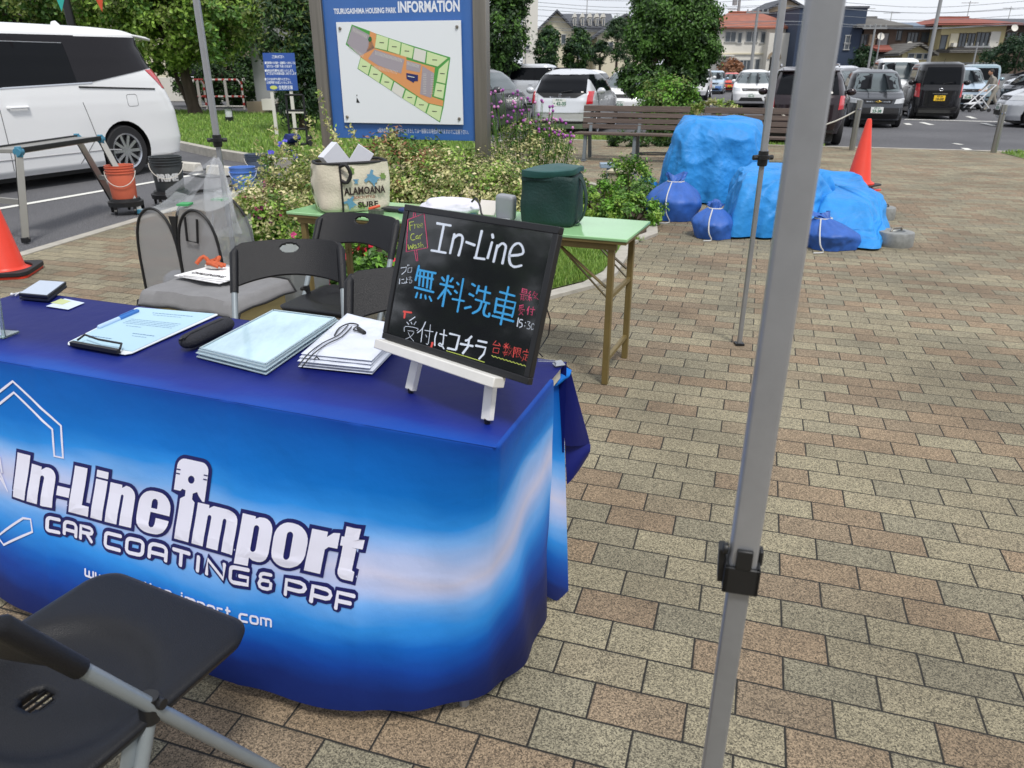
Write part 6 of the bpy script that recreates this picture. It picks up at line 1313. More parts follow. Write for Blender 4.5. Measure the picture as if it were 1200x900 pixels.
        m = MB(); m.tube([(sl[-1][1] + .1, 0, sl[-1][0] - .01), (sl[-1][1] - .02, 0, sl[-1][0] + .09)], .006, 6); obj('antenna', m, M_CBLK, t_)
    return car(name, label, 'car', (o.x, o.y, -.011), R(90 - heading), sl, col, (wr + .02, wf), r, .19, k, side, rear, front, extras=ex, mirrors=(xb1 + .02, zb_ + .03), mcol=lamp or col, spokes=7, group=group)
BG = mat('blackish_glass_pillar', (.014, .013, .016), .1, spec=.22)
van = car('minivan', 'pearl white people carrier with dark side windows, parked on the left beside the painted line', 'van', (-5.686, 11.915, -.011), R(90 + 156.7), VAN, WPEARL, (1.0, 3.85), .335, .22, 1,
    side=[('quarter_pillar_glass', BG, [(1.34, 1.22), (.40, 1.37), (.40, 1.77), (1.42, 1.755)]), ('quarter_pillar_glass', BG, [(.42, 1.37), (.28, 1.385), (.34, 1.70), (.42, 1.77)]), ('centre_pillar', BG, [(1.56, 1.205), (1.335, 1.22), (1.40, 1.755), (1.60, 1.74)]), ('rear_door_glass', M_GLS, [(2.62, 1.17), (1.56, 1.205), (1.60, 1.67), (2.60, 1.67)]), ('window_header', BG, [(3.1, 1.68), (1.4, 1.68), (1.4, 1.765), (3.0, 1.745)]),
          ('front_door_glass', M_GLS, [(3.55, 1.14), (2.72, 1.165), (2.70, 1.66), (3.12, 1.66)]), ('tail_light', M_RED, [(.42, 1.36), (.17, 1.12), (.08, 1.11), (.20, 1.37)]), ('chrome_strip', M_CHR, [(2.62, 1.160), (1.34, 1.205), (1.34, 1.22), (2.62, 1.175)])],
    rear=[('rear_window', M_GLS, [(-.72, 1.2), (.72, 1.2), (.66, 1.72), (-.66, 1.72)]), ('tail_light', M_RED, [(.58, 1.12), (.76, 1.12), (.74, 1.36), (.60, 1.36)]), ('tail_light', M_RED, [(-.58, 1.12), (-.76, 1.12), (-.74, 1.36), (-.60, 1.36)])],
    front=[('windshield', M_GLT, [(-.74, 1.1), (.74, 1.1), (.62, 1.7), (-.62, 1.7)]), ('grille', M_CBLK, [(-.5, .5), (.5, .5), (.6, .85), (-.6, .85)]), ('headlight', M_LMP, [(.55, .78), (.84, .8), (.84, .92), (.6, .9)]), ('headlight', M_LMP, [(-.55, .78), (-.84, .8), (-.84, .92), (-.6, .9)])], extras=van_x, mirrors=(3.55, 1.15), spokes=10)
P_ = dict(silver=paint('silver', (.62, .64, .67), .35), white=paint('white', (.78, .79, .80)), black=paint('black', (.012, .012, .014)), plum=paint('plum_black', (.022, .014, .018), .2), grey=paint('dark_grey', (.075, .078, .085), .4), blue=paint('mid_blue', (.10, .20, .45), .3), ltblue=paint('light_blue', (.42, .52, .62), .2), red=paint('coral_red', (.60, .08, .06)), teal=paint('blue_grey', (.28, .38, .43), .2), slate=paint('slate', (.075, .08, .09), .4))
auto('hatch', 'hatchback', 'silver-white hatchback seen from behind with plate 42-35, left of the first bench', 0, 0, 17.5, P_['silver'], .9, 'rear', 'fit', '・42-35', Y=17.1, lat=0) .location = (1.02, 17.15, -.011)
auto('hatch', 'hatchback', 'dark grey hatchback left of the silver-white one, half hidden by the board post', 0, 0, 17.5, P_['grey'], .92, 'rear', glass=M_GLT).location = (-1.28, 17.3, -.011)
auto('box', 'boxy_car', 'boxy silver and white small car side-on, beyond the two parked hatchbacks', 590, 0, 107.5, P_['silver'], .88, 'rear', Y=31)
auto('hatch', 'hatchback', 'white hatchback facing the camera, half hidden behind the round clipped tree', 672, 0, 197.5, P_['white'], .88, 'front', Y=25)
auto('hatch', 'hatchback', 'white hatchback partly behind the bushy shrub next to the first bench', 728, 0, 197.5, P_['white'], .88, 'front', Y=23)
auto('suv', 'car', 'white high-riding car at the right edge of the bushy shrub, its front toward the bench', 812, 0, 197.5, P_['white'], .85, 'front', Y=37)
auto('kei', 'car', 'light blue small car between the white one and the red one, beyond the second bench', 837, 0, 197.5, P_['ltblue'], .8, 'front', Y=46, low=P_['blue'])
auto('kei', 'car', 'coral red small car with a white roof and yellow plate, far beyond the second bench', 857, 0, 197.5, P_['red'], .72, 'front', Y=50, yellow=True)
auto('hatch', 'car', 'white hatchback with a wide black grille facing the second bench', 884, 0, 197.5, P_['white'], .88, 'front', Y=30, num='35-10')
auto('hatch', 'car', 'white car just left of the dark plum wagon, mostly hidden by the thin canopy leg', 912, 0, 197.5, P_['white'], .85, 'front', Y=38)
auto('suv', 'wagon', 'dark plum sport wagon seen from behind, parked right behind the second bench', 951, 0, 17.5, P_['plum'], .84, 'rear', 'rails', '12-51', Y=14.9, glass=M_GLS)
auto('kei', 'small_car', 'slate grey small car facing the camera with a gold badge, behind the red cones', 1036, 0, 197.5, P_['slate'], .86, 'front', 'bow', '23-38', Y=19.6, low=M_CBLK)
auto('hatch', 'car', 'black car close behind the slate grey small car, only its roof and side showing', 1012, 0, 197.5, P_['black'], .92, 'front', Y=24.5)
auto('box', 'small_van', 'white van facing the camera between the slate grey car and the black van', 1060, 0, 197.5, P_['white'], .98, 'front', Y=27)
auto('box', 'small_van', 'black boxy small van seen from behind with a yellow plate', 1108, 0, 17.5, P_['black'], .89, 'rear', 'oval', '10-50', True, Y=23)
auto('kei', 'small_car', 'pale blue car facing the camera, half hidden by the black van', 1141, 0, 197.5, P_['ltblue'], .9, 'front', Y=28.5, low=M_CBLK)
auto('box', 'small_van', 'blue-grey small van seen from behind with a yellow plate, beyond the walking person', 1157, 0, 17.5, P_['teal'], .88, 'rear', num='81-42', yellow=True, Y=32.5)
auto('hatch', 'car', 'silver car highest at the right edge of the lot, beyond the blue-grey van', 1181, 0, 287.5, P_['silver'], 1.0, 'front', Y=40)
auto('kei', 'small_car', 'dark car in the gap below the highest silver car at the right edge', 1192, 0, 240, P_['slate'], .75, 'front', Y=33)
auto('hatch', 'car', 'silver car cut off by the right edge of the photo, behind the steel bollard', 1181, 0, 287.5, P_['silver'], .95, 'front', Y=20.5)
auto('hatch', 'car', 'white car far behind the red and white barricade, seen between the trees', 284, 0, 110, P_['white'], 1.0, 'front', Y=40)
auto('hatch', 'car', 'silver-grey car showing only its roof left of the slate grey car', 996, 0, 197.5, P_['silver'], .98, 'front', Y=33)

# ================================================================ buckets, work stand, cones ... on the left
def bucket(name, label, p, r, h, mt, dolly=False, text='', ribs=3, handle='#c8c4bc'):
    z0 = .145 if dolly else 0; t_ = thing(name, label, 'bucket', (p.x, p.y, 0), R(20)); m = MB(); r0 = r * .86
    pr = [(r0 * .97, z0), (r0, z0 + .008)]; 
    pr += [(r0 + (r - r0) * .74, z0 + h * .74)]
    for k in range(ribs): zz = z0 + h * (.76 + k * .08); pr += [(r * .955, zz), (r * 1.03, zz + .003), (r * 1.03, zz + h * .03), (r * .955, zz + h * .035)]
    pr += [(r, z0 + h - .006), (r * 1.02, z0 + h), (r * .93, z0 + h), (r * .9, z0 + h - .03), (r0 * .9, z0 + .02)]
    m.lathe(pr, 36); obj('shell', m, mt, t_, sm=35); m = MB(); m.tube([(math.cos(a) * r * 1.03, math.sin(a) * r * -1.03 * 1, z0 + h * .8 - .0 - h * .45 * math.sin(a)) if 0 else (math.cos(a) * r * 1.05, -abs(math.sin(a)) * r * 1.06, z0 + h * .82 - h * .42 * math.sin(a)) for a in [k * math.pi / 14 for k in range(15)]], .004, 6); obj('handle', m, mat('wire_' + handle, handle, .4), t_)
    if text:
        vs, fs = text2d(text, 1, .06, align='CENTER', cut=.15); w_ = max(v[0] for v in vs) * 2; m = MB(); k = r * 1.5 / w_
        rr_ = lambda z: r0 + (r - r0) * (z - z0) / h + .003
        m.add([(rr_(z0 + h * .33 + y * k) * math.sin(x * k / r), -rr_(z0 + h * .33 + y * k) * math.cos(x * k / r), z0 + h * .33 + y * k * 1.1) for x, y in vs], fs); obj('lettering', m, mat('bucket_print', '#c9cdd0', .5), t_, sm=0, recalc=False)
    if dolly:
        m = MB(); m.lathe([(r * 1.0, .07), (r * 1.22, .075), (r * 1.25, .12), (r * 1.08, .125), (r * 1.04, .15)], 24); d_ = obj('dolly', m, mat('dolly_black', '#18191b', .5, var=.3, vscale=30), t_, sm=35)
        for a in range(5): c_, s_ = math.cos(a * 1.257 + .3), math.sin(a * 1.257 + .3); m = MB(); m.tube([(c_ * r * 1.12 - .012, s_ * r * 1.12, .03), (c_ * r * 1.12 + .012, s_ * r * 1.12, .03)], .028, 12); m.box((c_ * r * 1.12, s_ * r * 1.12, .06), (.03, .03, .04)); obj('castor', m, M_BLKP, d_)
    return t_
bucket('bucket', 'orange-red ribbed bucket on a black wheeled dolly behind the work stand', G(150, 249), .135, .33, mat('orange_bucket', '#cf6a50', .45, var=.08), True)
bucket('bucket', 'dark grey ribbed bucket lettered in white on a black wheeled dolly', G(203, 239), .165, .36, mat('charcoal_bucket', '#3c4144', .45, var=.08), True, 'PRIME')
bucket('bucket', 'pale blue plastic pail on the ground right of the left canopy leg', G(287, 221), .155, .26, mat('blue_pail', '#5c86cf', .4), False, '', 1, '#b9c6dd')
bucket('bucket', 'grey-blue ribbed bucket behind the pale blue pail, against the kerb', G(303, 207), .15, .30, mat('greyblue_bucket', '#4e5a6c', .5), False, '', 3)
# work platform
ws = thing('work_platform', 'folding aluminium work platform with blue joints in front of the white people carrier', 'step platform', (-4.3, 7.0, 0)); M_AL = mat('aluminium', '#b3b1aa', .35, .75); M_BJ = mat('blue_joint', '#3f7f9a', .45); 
pA = D(22, 178, 6.45); pB = D(118, 163, 7.75); pA0 = pA + Vector((-.30, .12, 0)); pB0 = pB + Vector((-.30, .12, 0))
m = MB(); m.beam((pA + pA0) / 2, (pB + pB0) / 2, .31, .035); obj('deck', m, M_AL, ws, world=True, bev=.004)
for a, b_ in ((pA, pB), (pA0, pB0)): m = MB(); m.beam(a + Vector((.012, -.004, .012)), b_ + Vector((.012, -.004, .012)), .022, .04); obj('edge_rail', m, M_BLKP, ws, world=True, bev=.004)
fts = [(pA, G(31, 284)), (pA0, G(31, 284) + Vector((-.34, .14, 0))), (pB, G(164, 250)), (pB0, G(137, 243))]
for k, (a, f_) in enumerate(fts):
    m = MB(); m.beam(a, Vector((f_.x, f_.y, .03)), .026, .055, up=(1, 1, 0)); lg = obj('leg', m, M_AL, ws, world=True, bev=.003)
    m = MB(); m.beam(a + (f_ - a) * .02 + Vector((-.016, -.016, 0)), a + (f_ - a) * (.62 if k < 2 else .9) + Vector((-.016, -.016, 0)), .014, .02, up=(1, 1, 0)); obj('leg_guard', m, M_BLKP, lg, world=True)
    m = MB(); m.box((f_.x, f_.y, .022), (.05, .06, .044)); obj('foot', m, M_BJ if k > 1 else M_BLKP, lg, world=True, bev=.004)
    m = MB(); m.box(a, (.05, .05, .085), rz=R(30)); m.lathe([(.035, -.03), (.035, .03)], 14, Matrix.Translation(a) @ Matrix.Rotation(R(90), 4, 'X')); obj('hinge', m, M_BJ, ws, world=True, bev=.004)
for (a, f1), (b_, f2) in ((fts[0], fts[1]), (fts[2], fts[3])):
    for t_ in (.55,): m = MB(); m.beam(a.lerp(f1, t_), b_.lerp(f2, t_), .03, .045); obj('step', m, M_AL, ws, world=True)
# cone cut off at the left edge
M_CONE = mat('cone_red', (.72, .045, .02), .42, var=.06, vscale=7); M_CONB = mat('cone_base_black', '#1f1f22', .6)
def cone_shell(mb, z0, r, h, M=None): mb.lathe([(r, z0), (r, z0 + .012), (r * .8, z0 + .03), (r * .74, z0 + .045), (.026, z0 + h - .02), (.018, z0 + h), (.004, z0 + h)], 32, M)
cn = thing('traffic_cone', 'red traffic cone with a black weighted base, cut off by the left edge', 'traffic cone', (-3.66, 5.25, 0), R(12))
m = MB(); cone_shell(m, .018, .165, .68); obj('cone', m, M_CONE, cn, sm=50); m = MB(); m.prism(rrect(.38, .38, .05, 4), .018); obj('base', m, M_CONE, cn, bev=.003)
m = MB(); n = 32; vo = [(x, y, z) for z in (.02, .05) for x, y in rrect(.40, .40, .07, 7)]; vi = [(.168 * math.cos(2 * math.pi * k / n), .168 * math.sin(2 * math.pi * k / n), z) for z in (.02, .05) for k in range(n)]
m.add(vo + vi, [(k, (k + 1) % n, n + (k + 1) % n, n + k) for k in range(n)] + [(2 * n + (k + 1) % n, 2 * n + k, 3 * n + k, 3 * n + (k + 1) % n) for k in range(n)] + [(n + k, n + (k + 1) % n, 3 * n + (k + 1) % n, 3 * n + k) for k in range(n)] + [((k + 1) % n, k, 2 * n + k, 2 * n + (k + 1) % n) for k in range(n)]); obj('weight_ring', m, M_CONB, cn, bev=.004)
# wheel stops, hose
for nm, a, lbl in (('wheel_stop', (218, 199), 'worn white concrete wheel stop next to the dark grey bucket'), ('wheel_stop', (262, 204), 'worn white concrete wheel stop crossed by the left canopy leg')):
    p = G(*a); ws_ = tag(obj(nm, MB().prism([(-.09, 0), (.09, 0), (.06, .12), (-.06, .12)], .55, Matrix.Rotation(R(90), 4, 'X') @ Matrix.Translation((0, 0, -.27))), mat('wheel_stop_concrete', '#c4c1b8', .8, var=.15, vscale=12), bev=.012), lbl, 'wheel stop'); ws_.location = (p.x, p.y, -.01); ws_.rotation_euler = (0, 0, R(60))
for k, (pts, lbl) in enumerate(((((215, 196), (250, 199), (300, 203)), 'black hose trailing along the lawn kerb'), (((222, 226), (255, 221), (285, 214)), 'black hose lying behind the dark grey bucket'), (((212, 203), (246, 208), (290, 204)), 'black hose passing behind the left canopy leg'))):
    m = MB(); m.tube([G(x, y, .0) for x, y in smoothpts(pts, 4)], .014, 6); tag(obj('hose', m, M_BLKP), lbl, 'hose')
# lawn lamp, barricade, notice sign, hand truck
p = G(270, 148); t_ = thing('garden_lamp', 'small black garden lamp with a clear lens standing in the lawn', 'lamp', (p.x, p.y, .09)); m = MB(); m.lathe([(.10, 0), (.10, .13), (.12, .14)], 16); m.lathe([(.12, .34), (.11, .38), (.02, .39)], 16); m.box((0, .06, .24), (.16, .02, .2)); obj('housing', m, M_BLKP, t_); m = MB(); m.lathe([(.085, .14), (.085, .34)], 16); obj('lens', m, M_LMP, t_)
M_SWH = mat('barrier_white', '#d2cfc8', .5); M_SRD = mat('barrier_red', '#a5342c', .5)
for k, (px, w_, rz_) in enumerate(((268, 1.15, 0), (236, .5, 60))):
    p = G(px, 129); t_ = thing('barricade', ['red and white striped pipe barricade beyond the lawn', 'narrow end of a red and white barricade beside the tree trunk'][k], 'barricade', (p.x, p.y, 0), R(rz_)); h_ = 1.0
    fr_ = [(-w_ / 2, 0, .02), (-w_ / 2, 0, h_ - .15), (-w_ / 2 + .12, 0, h_), (w_ / 2 - .12, 0, h_), (w_ / 2, 0, h_ - .15), (w_ / 2, 0, .02)]; m = MB(); m.tube(fr_, .035, 8); m.tube([(-w_ / 2, 0, .45), (w_ / 2, 0, .45)], .03, 8); m.tube([(0, 0, .1), (0, 0, h_)], .05, 8); m.tube([(-w_ / 2, 0, .12), (w_ / 2, 0, .12)], .03, 8); obj('frame', m, M_SWH, t_)
    m = MB()
    for q in (.15, .4, .65, .85):
        m.tube([(-w_ / 2, 0, q * h_), (-w_ / 2, 0, q * h_ + .1)], .038, 8); m.tube([(w_ / 2, 0, q * h_), (w_ / 2, 0, q * h_ + .1)], .038, 8); m.tube([((q - .5) * w_, 0, .45), ((q - .5) * w_ + .1, 0, .45)], .033, 8); m.tube([((q - .5) * w_ * .8, 0, h_), ((q - .5) * w_ * .8 + .1, 0, h_)], .038, 8)
    obj('red_band', m, M_SRD, t_)
nY = 15.3; p = D(332, 152, nY); nsn = thing('notice_sign', 'blue notice panel with white Japanese text on two white posts in the lawn', 'notice sign', (p.x, nY, .1), R(6))
def nl(px, py): q = D(px, py, nY); return q.x - p.x, q.z - .1
(xa, zt), (xb, zb2) = nl(308, 62), nl(349, 106); m = MB(); m.box(((xa + xb) / 2, 0, (zt + zb2) / 2), (xb - xa, .03, zt - zb2)); obj('panel', m, mat('notice_blue', '#3558a4', .4), nsn)
for px in (320, 342): X = nl(px, 120)[0]; m = MB(); m.box((X, .02, zt / 2), (.06, .04, zt)); obj('post', m, M_SWH, nsn)
m = MB(); m.box(((nl(320, 0)[0] + nl(342, 0)[0]) / 2, .02, nl(330, 131)[1]), (nl(342, 0)[0] - nl(320, 0)[0], .03, .06)); obj('crossbar', m, M_SWH, nsn)
for s_, x_0, y_, x_1, h_ in (('ご来場のお客様へ', 319, 68, 333, .05), ('■駐車場内での事故・盗難等につきましては', 311, 75, 346, .045), ('当方では一切責任を負いかねます', 313, 79, 342, .045), ('■場内は徐行運転をお願いいたします。', 311, 84, 344, .045), ('お客様以外の駐車は固くお断りします', 313, 87.5, 347, .045), ('■ゴミはお持ち帰りください。', 311, 94, 340, .045), ('火気厳禁でお願いいたします。', 313, 98, 342, .045), ('住宅展示場', 327, 104.5, 343, .07)):
    signtext(s_, x_0, y_, x_1, h_, parent=nsn, bold=.02, f=nl, off=-.0165)
m = MB(); q = nl(321, 102.5); m.add([(q[0] + .07 * math.cos(a * .5), -.0168, q[1] + .035 * math.sin(a * .5)) for a in range(13)], [tuple(range(13))]); obj('emblem', m, mat('notice_yellow', '#c9cf6a', .5), nsn, sm=0, recalc=False)
hY = 13.6; p = D(350, 165, hY); ht = thing('hand_truck', 'black hand truck carrying a blue cloth, right of the notice sign', 'hand truck', (p.x, hY, .1), R(-10)); m = MB()
for x in (-.16, .16): m.tube([(x, 0, 0), (x, .03, .85)], .02, 8)
for z in (.3, .6, .85): m.tube([(-.16, .01, z), (.16, .01, z)], .018, 8)
m.box((0, -.1, .06), (.36, .22, .02)); obj('frame', m, M_BLKP, ht); m = MB(); m.sphere((-.05, -.12, .15), (.15, .10, .07), 12, 8); m.v = [v + Vector((0, 0, .05 * noise.noise(v * 14))) + v * .3 * noise.noise(v * 9) for v in m.v]; obj('blue_cloth', m, mat('cloth_blue_dark', '#182868', .7, var=.5, vscale=12), ht)
for x in (-.18, .18): m = MB(); m.tube([(x - .02, .05, .1), (x + .02, .05, .1)], .1, 14); obj('wheel', m, M_TYR, ht)
# pennants on a string
st_ = [D(40, -30, 9.0), D(68, -14, 9.3), D(116, -14, 9.8), D(170, -40, 10.4)]; m = MB(); m.tube(st_, .006, 5)
pn = thing('pennant_string', 'string of small triangular pennants, one teal and one red, above the white people carrier', 'pennants', (st_[1].x, st_[1].y, 0)); obj('string', m, M_BLKP, pn, world=True)
for (x0_, x1_, xa_, ya_, Y_, c_) in ((60, 78, 72.5, 13.5, 9.3, '#2fa79b'), (104, 121, 120, 14, 9.8, '#c9502f')):
    a, b_, q = D(x0_, -16, Y_), D(x1_, -14, Y_), D(xa_, ya_, Y_); m = MB(); m.add([a, b_, q], [(0, 1, 2)]); obj('pennant', m, mat('pennant_' + c_, c_, .6), pn, sm=0, world=True, solid=.004)
p = D(93, 60, 21); m = MB(); m.tube([(p.x, 21, 0), (p.x - .15, 21, 6)], .10, 10); m.box((p.x - .15, 20.8, 5.9), (.5, .3, .15)); tag(obj('lamp_post', m, M_CBLK), 'thin black lamp post rising behind the white people carrier roof', 'lamp post')

# ================================================================ junction box, tarps, sacks, cones, bollards, benches
p = G(728, 229); jb = thing('junction_box', 'beige plastic junction box among the low bright shrubs', 'utility box', (p.x, p.y, 0), R(-25)); M_BG = mat('beige_plastic', '#b9b198', .6, var=.06)
m = MB(); m.box((0, 0, .13), (.29, .24, .26)); obj('body', m, M_BG, jb, bev=.012); m = MB(); m.box((-.075, 0, .275), (.15, .27, .035)); m.box((.08, 0, .275), (.145, .27, .035)); obj('lid', m, M_BG, jb, bev=.008); m = MB(); m.box((0, -.125, .235), (.02, .012, .06)); obj('latch', m, M_BLKP, jb)
p = G(712, 212); m = MB(); m.box((0, 0, .2), (.22, .14, .06)); m.box((0, 0, .09), (.04, .04, .17)); o_ = tag(obj('spotlight', m, mat('spot_blue_grey', '#8fa3b4', .4), bev=.006), 'small flat grey-blue garden spotlight behind the beige junction box', 'spotlight'); o_.location = (p.x, p.y, 0)
M_TARP = mat('blue_tarp', (.025, .24, .62), .55, spec=.3, var=.16, vscale=4, bump=1, bscale=15); 
def crumple(m, sc1, sc2, k):
    t = m.node_tree; b = t.nodes['Principled BSDF']; N = t.nodes.new; c = N('ShaderNodeTexCoord'); nz_ = N('ShaderNodeTexNoise'); nz_.inputs['Scale'].default_value = 2.5; t.links.new(c.outputs['Object'], nz_.inputs[0])
    mx_ = N('ShaderNodeMix'); mx_.data_type = 'RGBA'; mx_.blend_type = 'LINEAR_LIGHT'; mx_.inputs[0].default_value = .12; t.links.new(c.outputs['Object'], mx_.inputs[6]); t.links.new(nz_.outputs['Color'], mx_.inputs[7]); prev = b.inputs['Normal'].links[0].from_socket if b.inputs['Normal'].links else None
    for sc_, d_ in ((sc1, .022), (sc2, .012)):
        v_ = N('ShaderNodeTexVoronoi'); v_.feature = 'F1'; v_.inputs['Scale'].default_value = sc_; t.links.new(mx_.outputs[2], v_.inputs['Vector']); bp = N('ShaderNodeBump'); bp.inputs['Strength'].default_value = k; bp.inputs['Distance'].default_value = d_; t.links.new(v_.outputs['Distance'], bp.inputs['Height'])
        if prev: t.links.new(prev, bp.inputs['Normal'])
        prev = bp.outputs[0]
    t.links.new(prev, b.inputs['Normal'])
crumple(M_TARP, 4.5, 13, .6)
M_SACK = mat('blue_sack_cloth', (.022, .10, .40), .55, var=.18, vscale=8, bump=.5, bscale=14)
def tarp(name, label, poly, hts, z_edge=.02, seed=0, pleats=14, amp=.035, mt=M_TARP, wall=.25):
    # draped cover: plan outline (counter-clockwise, world x, y) with a top height per outline vertex
    cx_ = sum(q[0] for q in poly) / len(poly); cy_ = sum(q[1] for q in poly) / len(poly); t_ = thing(name, label, 'tarpaulin', (cx_, cy_, 0)); n = 300
    per = [Vector(q) for q in poly]; seg = [(per[(i + 1) % len(per)] - per[i]).length for i in range(len(per))]; tot = sum(seg)
    def at(u):
        d_ = u % 1 * tot; i = 0
        while d_ > seg[i]: d_ -= seg[i]; i += 1; i %= len(per)
        t_ = d_ / seg[i]; a = per[i].lerp(per[(i + 1) % len(per)], t_); tt = t_ * t_ * (3 - 2 * t_); return a, hts[i] * (1 - tt) + hts[(i + 1) % len(per)] * tt
    P = [at(k / n) for k in range(n)]
    for _ in range(10): P = [((P[k - 1][0] + P[k][0] * 2 + P[(k + 1) % n][0]) / 4, (P[k - 1][1] + P[k][1] * 2 + P[(k + 1) % n][1]) / 4) for k in range(n)]
    C = Vector((cx_, cy_)); m = MB(); rings = 56
    def f(k, j):
        a, h = P[k]; v = j / rings; ph = v * math.pi / 2; out = (a - C); dirn = out.normalized(); hm = sum(hts) / len(hts)
        cp_ = max(0, math.cos(ph)) ** .27; sp_ = math.sin(ph) ** .54; q = math.sin(ph) ** 5
        rad = cp_ * (1.0 + .13 * (1 - v) ** 5) + .0002; hh = h * (1 - q) + hm * q
        z = z_edge + (hh - z_edge) * sp_
        pl = amp * (1.5 * (1 - v) ** 1.3 + .12) * min(1, cp_ * 1.4)
        th = k / n * 2 * math.pi
        w1 = math.sin(th * pleats + 4 * noise.noise(Vector((math.cos(th) * 1.5, math.sin(th) * 1.5, seed + v * 1.3)))) * (.5 + noise.noise(Vector((math.cos(th) * 2, math.sin(th) * 2, seed + 9))))
        w2 = noise.noise(Vector((math.cos(th) * 3, math.sin(th) * 3, seed + v * 3))); w3 = 1 - min(1, abs(noise.noise(Vector((math.cos(th) * 2.6 + v, math.sin(th) * 2.6, seed + v * 2.2)))) * 5); pos = C + out * rad + dirn * ((w1 * 1.0 + w2 * 1.3) * pl + w3 * .016 * min(1, cp_))
        cz = (1 - min(1, abs(noise.noise(Vector((a.x * 1.6 + v, a.y * 1.6 - v * 2, seed)))) * 6)) * .013
        return Vector((pos.x - cx_, pos.y - cy_, max(.004, z + (.03 * noise.noise(Vector((pos.x * 2.2, pos.y * 2.2, seed))) + cz) * min(1, v * 4))))
    vs = [f(k, j) for j in range(rings + 1) for k in range(n)]
    m.add(vs, [(j * n + k, j * n + (k + 1) % n, (j + 1) * n + (k + 1) % n, (j + 1) * n + k) for j in range(rings) for k in range(n)]); obj('cover', m, mt, t_, sm=75); return t_
def gx(px, py): return tuple(G(px, py).xy)
tarp('blue_tarpaulin', 'tallest blue tarpaulin draped over a boxy load in front of the benches', [gx(790, 238), gx(868, 240), (2.72, 8.35), (3.05, 9.3), (2.1, 9.9), (1.75, 8.6)], [.80, .84, .83, .86, .9, .86], seed=1, amp=.03)
tarp('blue_tarpaulin', 'lower middle blue tarpaulin behind the thin canopy leg', [gx(858, 278), gx(950, 279), (2.95, 6.9), (2.9, 7.8), (2.35, 7.75), (2.1, 7.2)], [.52, .5, .52, .5, .52, .55], seed=7, amp=.03)
tarp('blue_tarpaulin', 'long low blue tarpaulin on the right, partly hidden by the thick canopy leg', [gx(952, 287), gx(1026, 291), (3.35, 6.75), (3.55, 7.9), (3.0, 8.1), (2.75, 7.2)], [.2, .12, .38, .5, .52, .36], seed=12, amp=.035)
def sack(label, p, r, h, lean=(0, 0), seed=0, neck=True):
    t_ = thing('drawstring_sack', label, 'sack', (p.x, p.y, 0), 0, 'blue drawstring sacks'); m = MB(); n, rg = 80, 26
    def f(i, j):
        th = i * 2 * math.pi; dx_, dy_ = math.cos(th), math.sin(th)
        if j < .72: q = j / .72; rad = r * (.9 + .14 * math.sin(q * 2.6)) * (1 - .74 * max(0, (q - .42) / .58) ** 1.35); z = h * .8 * q ** .8 * (1 - .05 * noise.noise(Vector((dx_ * 1.5, dy_ * 1.5, seed))))
        else: q = (j - .72) / .28; rad = r * (.24 + .12 * q); z = h * (.8 + .13 * q * (1 + .5 * math.sin(th * 2 + seed)))
        fold = 1 + (.012 + .30 * max(0, j - .38) ** 1.2) * math.sin(th * 7 + 5 * noise.noise(Vector((seed, j * 1.5, math.cos(th))))) + .17 * noise.noise(Vector((dx_ * 1.6, dy_ * 1.6, j * 2.2 + seed))) + .06 * noise.noise(Vector((dx_ * 5, dy_ * 5, j * 7 + seed)))
        return (dx_ * rad * fold + lean[0] * j ** 1.6, dy_ * rad * fold + lean[1] * j ** 1.6, z + .004)
    m.grid(f, n, rg, closeu=True); obj('sack_body', m, M_SACK, t_, sm=70)
    m = MB(); zc_ = h * .80; cxx, cyy = lean[0] * .72 ** 1.6, lean[1] * .72 ** 1.6; m.tube([(cxx + r * .3 * math.cos(a * .52), cyy + r * .3 * math.sin(a * .52), zc_) for a in range(12)], .007, 6, closed=True); m.tube(smoothpts([(cxx - r * .2, cyy - r * .28, zc_), (cxx - r * .5, -r * .8, h * .55), (cxx - r * .55, -r * 1.12, h * .25), (cxx - r * .4, -r * 1.1, .012), (cxx - r * .8, -r * 1.25, .012)], 4), .006, 6); obj('cord', m, mat('cord_white', '#bfc0c0', .8), t_)
sack('large blue drawstring sack leaning on the left of the tallest tarpaulin', G(788, 255), .27, .43, (.03, .12), 1); sack('small round blue drawstring sack, front left of the middle tarpaulin', G(835, 277), .19, .30, (.02, .08), 5); sack('wide blue sack in front of the tarpaulins, right of the thick canopy leg', G(971, 289), .23, .28, (-.09, .12), 9)
m = MB(); m.grid(lambda i, j: (.55 * (j - .5), .16 * (i - .5) * (1 - abs(j - .5)), .06 + .03 * math.sin(j * 9) + .03 * i), 10, 24); o_ = tag(obj('crumpled_tarp_end', m, M_TARP, sm=60, solid=.01), 'crumpled bright blue tarpaulin end behind the large blue sack', 'tarpaulin'); p = G(775, 232); o_.location = (p.x, p.y, 0); o_.scale = (1, 1.4, 2.2)
for k, (px, py) in enumerate(((1031, 256), (1047, 287))):
    p = G(px, py); t_ = thing('pole_base_weight', ['grey metal round base weight beside the long low tarpaulin, the farther one', 'grey metal round base weight beside the long low tarpaulin, the nearer one'][k], 'base weight', (p.x, p.y, 0), R(30 * k)); m = MB(); r_ = .13 + .015 * k
    m.lathe([(r_, 0), (r_ * 1.02, .02), (r_, .10), (r_ * .96, .115), (r_ * .5, .12), (r_ * .42, .105), (.02, .1)], 28); obj('weight', m, mat('cast_metal', '#8d8f8d', .55, .4, var=.25, vscale=20), t_, sm=35); m = MB(); m.tube([(-r_ * .5, 0, .12), (-r_ * .4, 0, .14), (r_ * .4, 0, .14), (r_ * .5, 0, .12)], .009, 6); obj('grip', m, M_STL, t_)
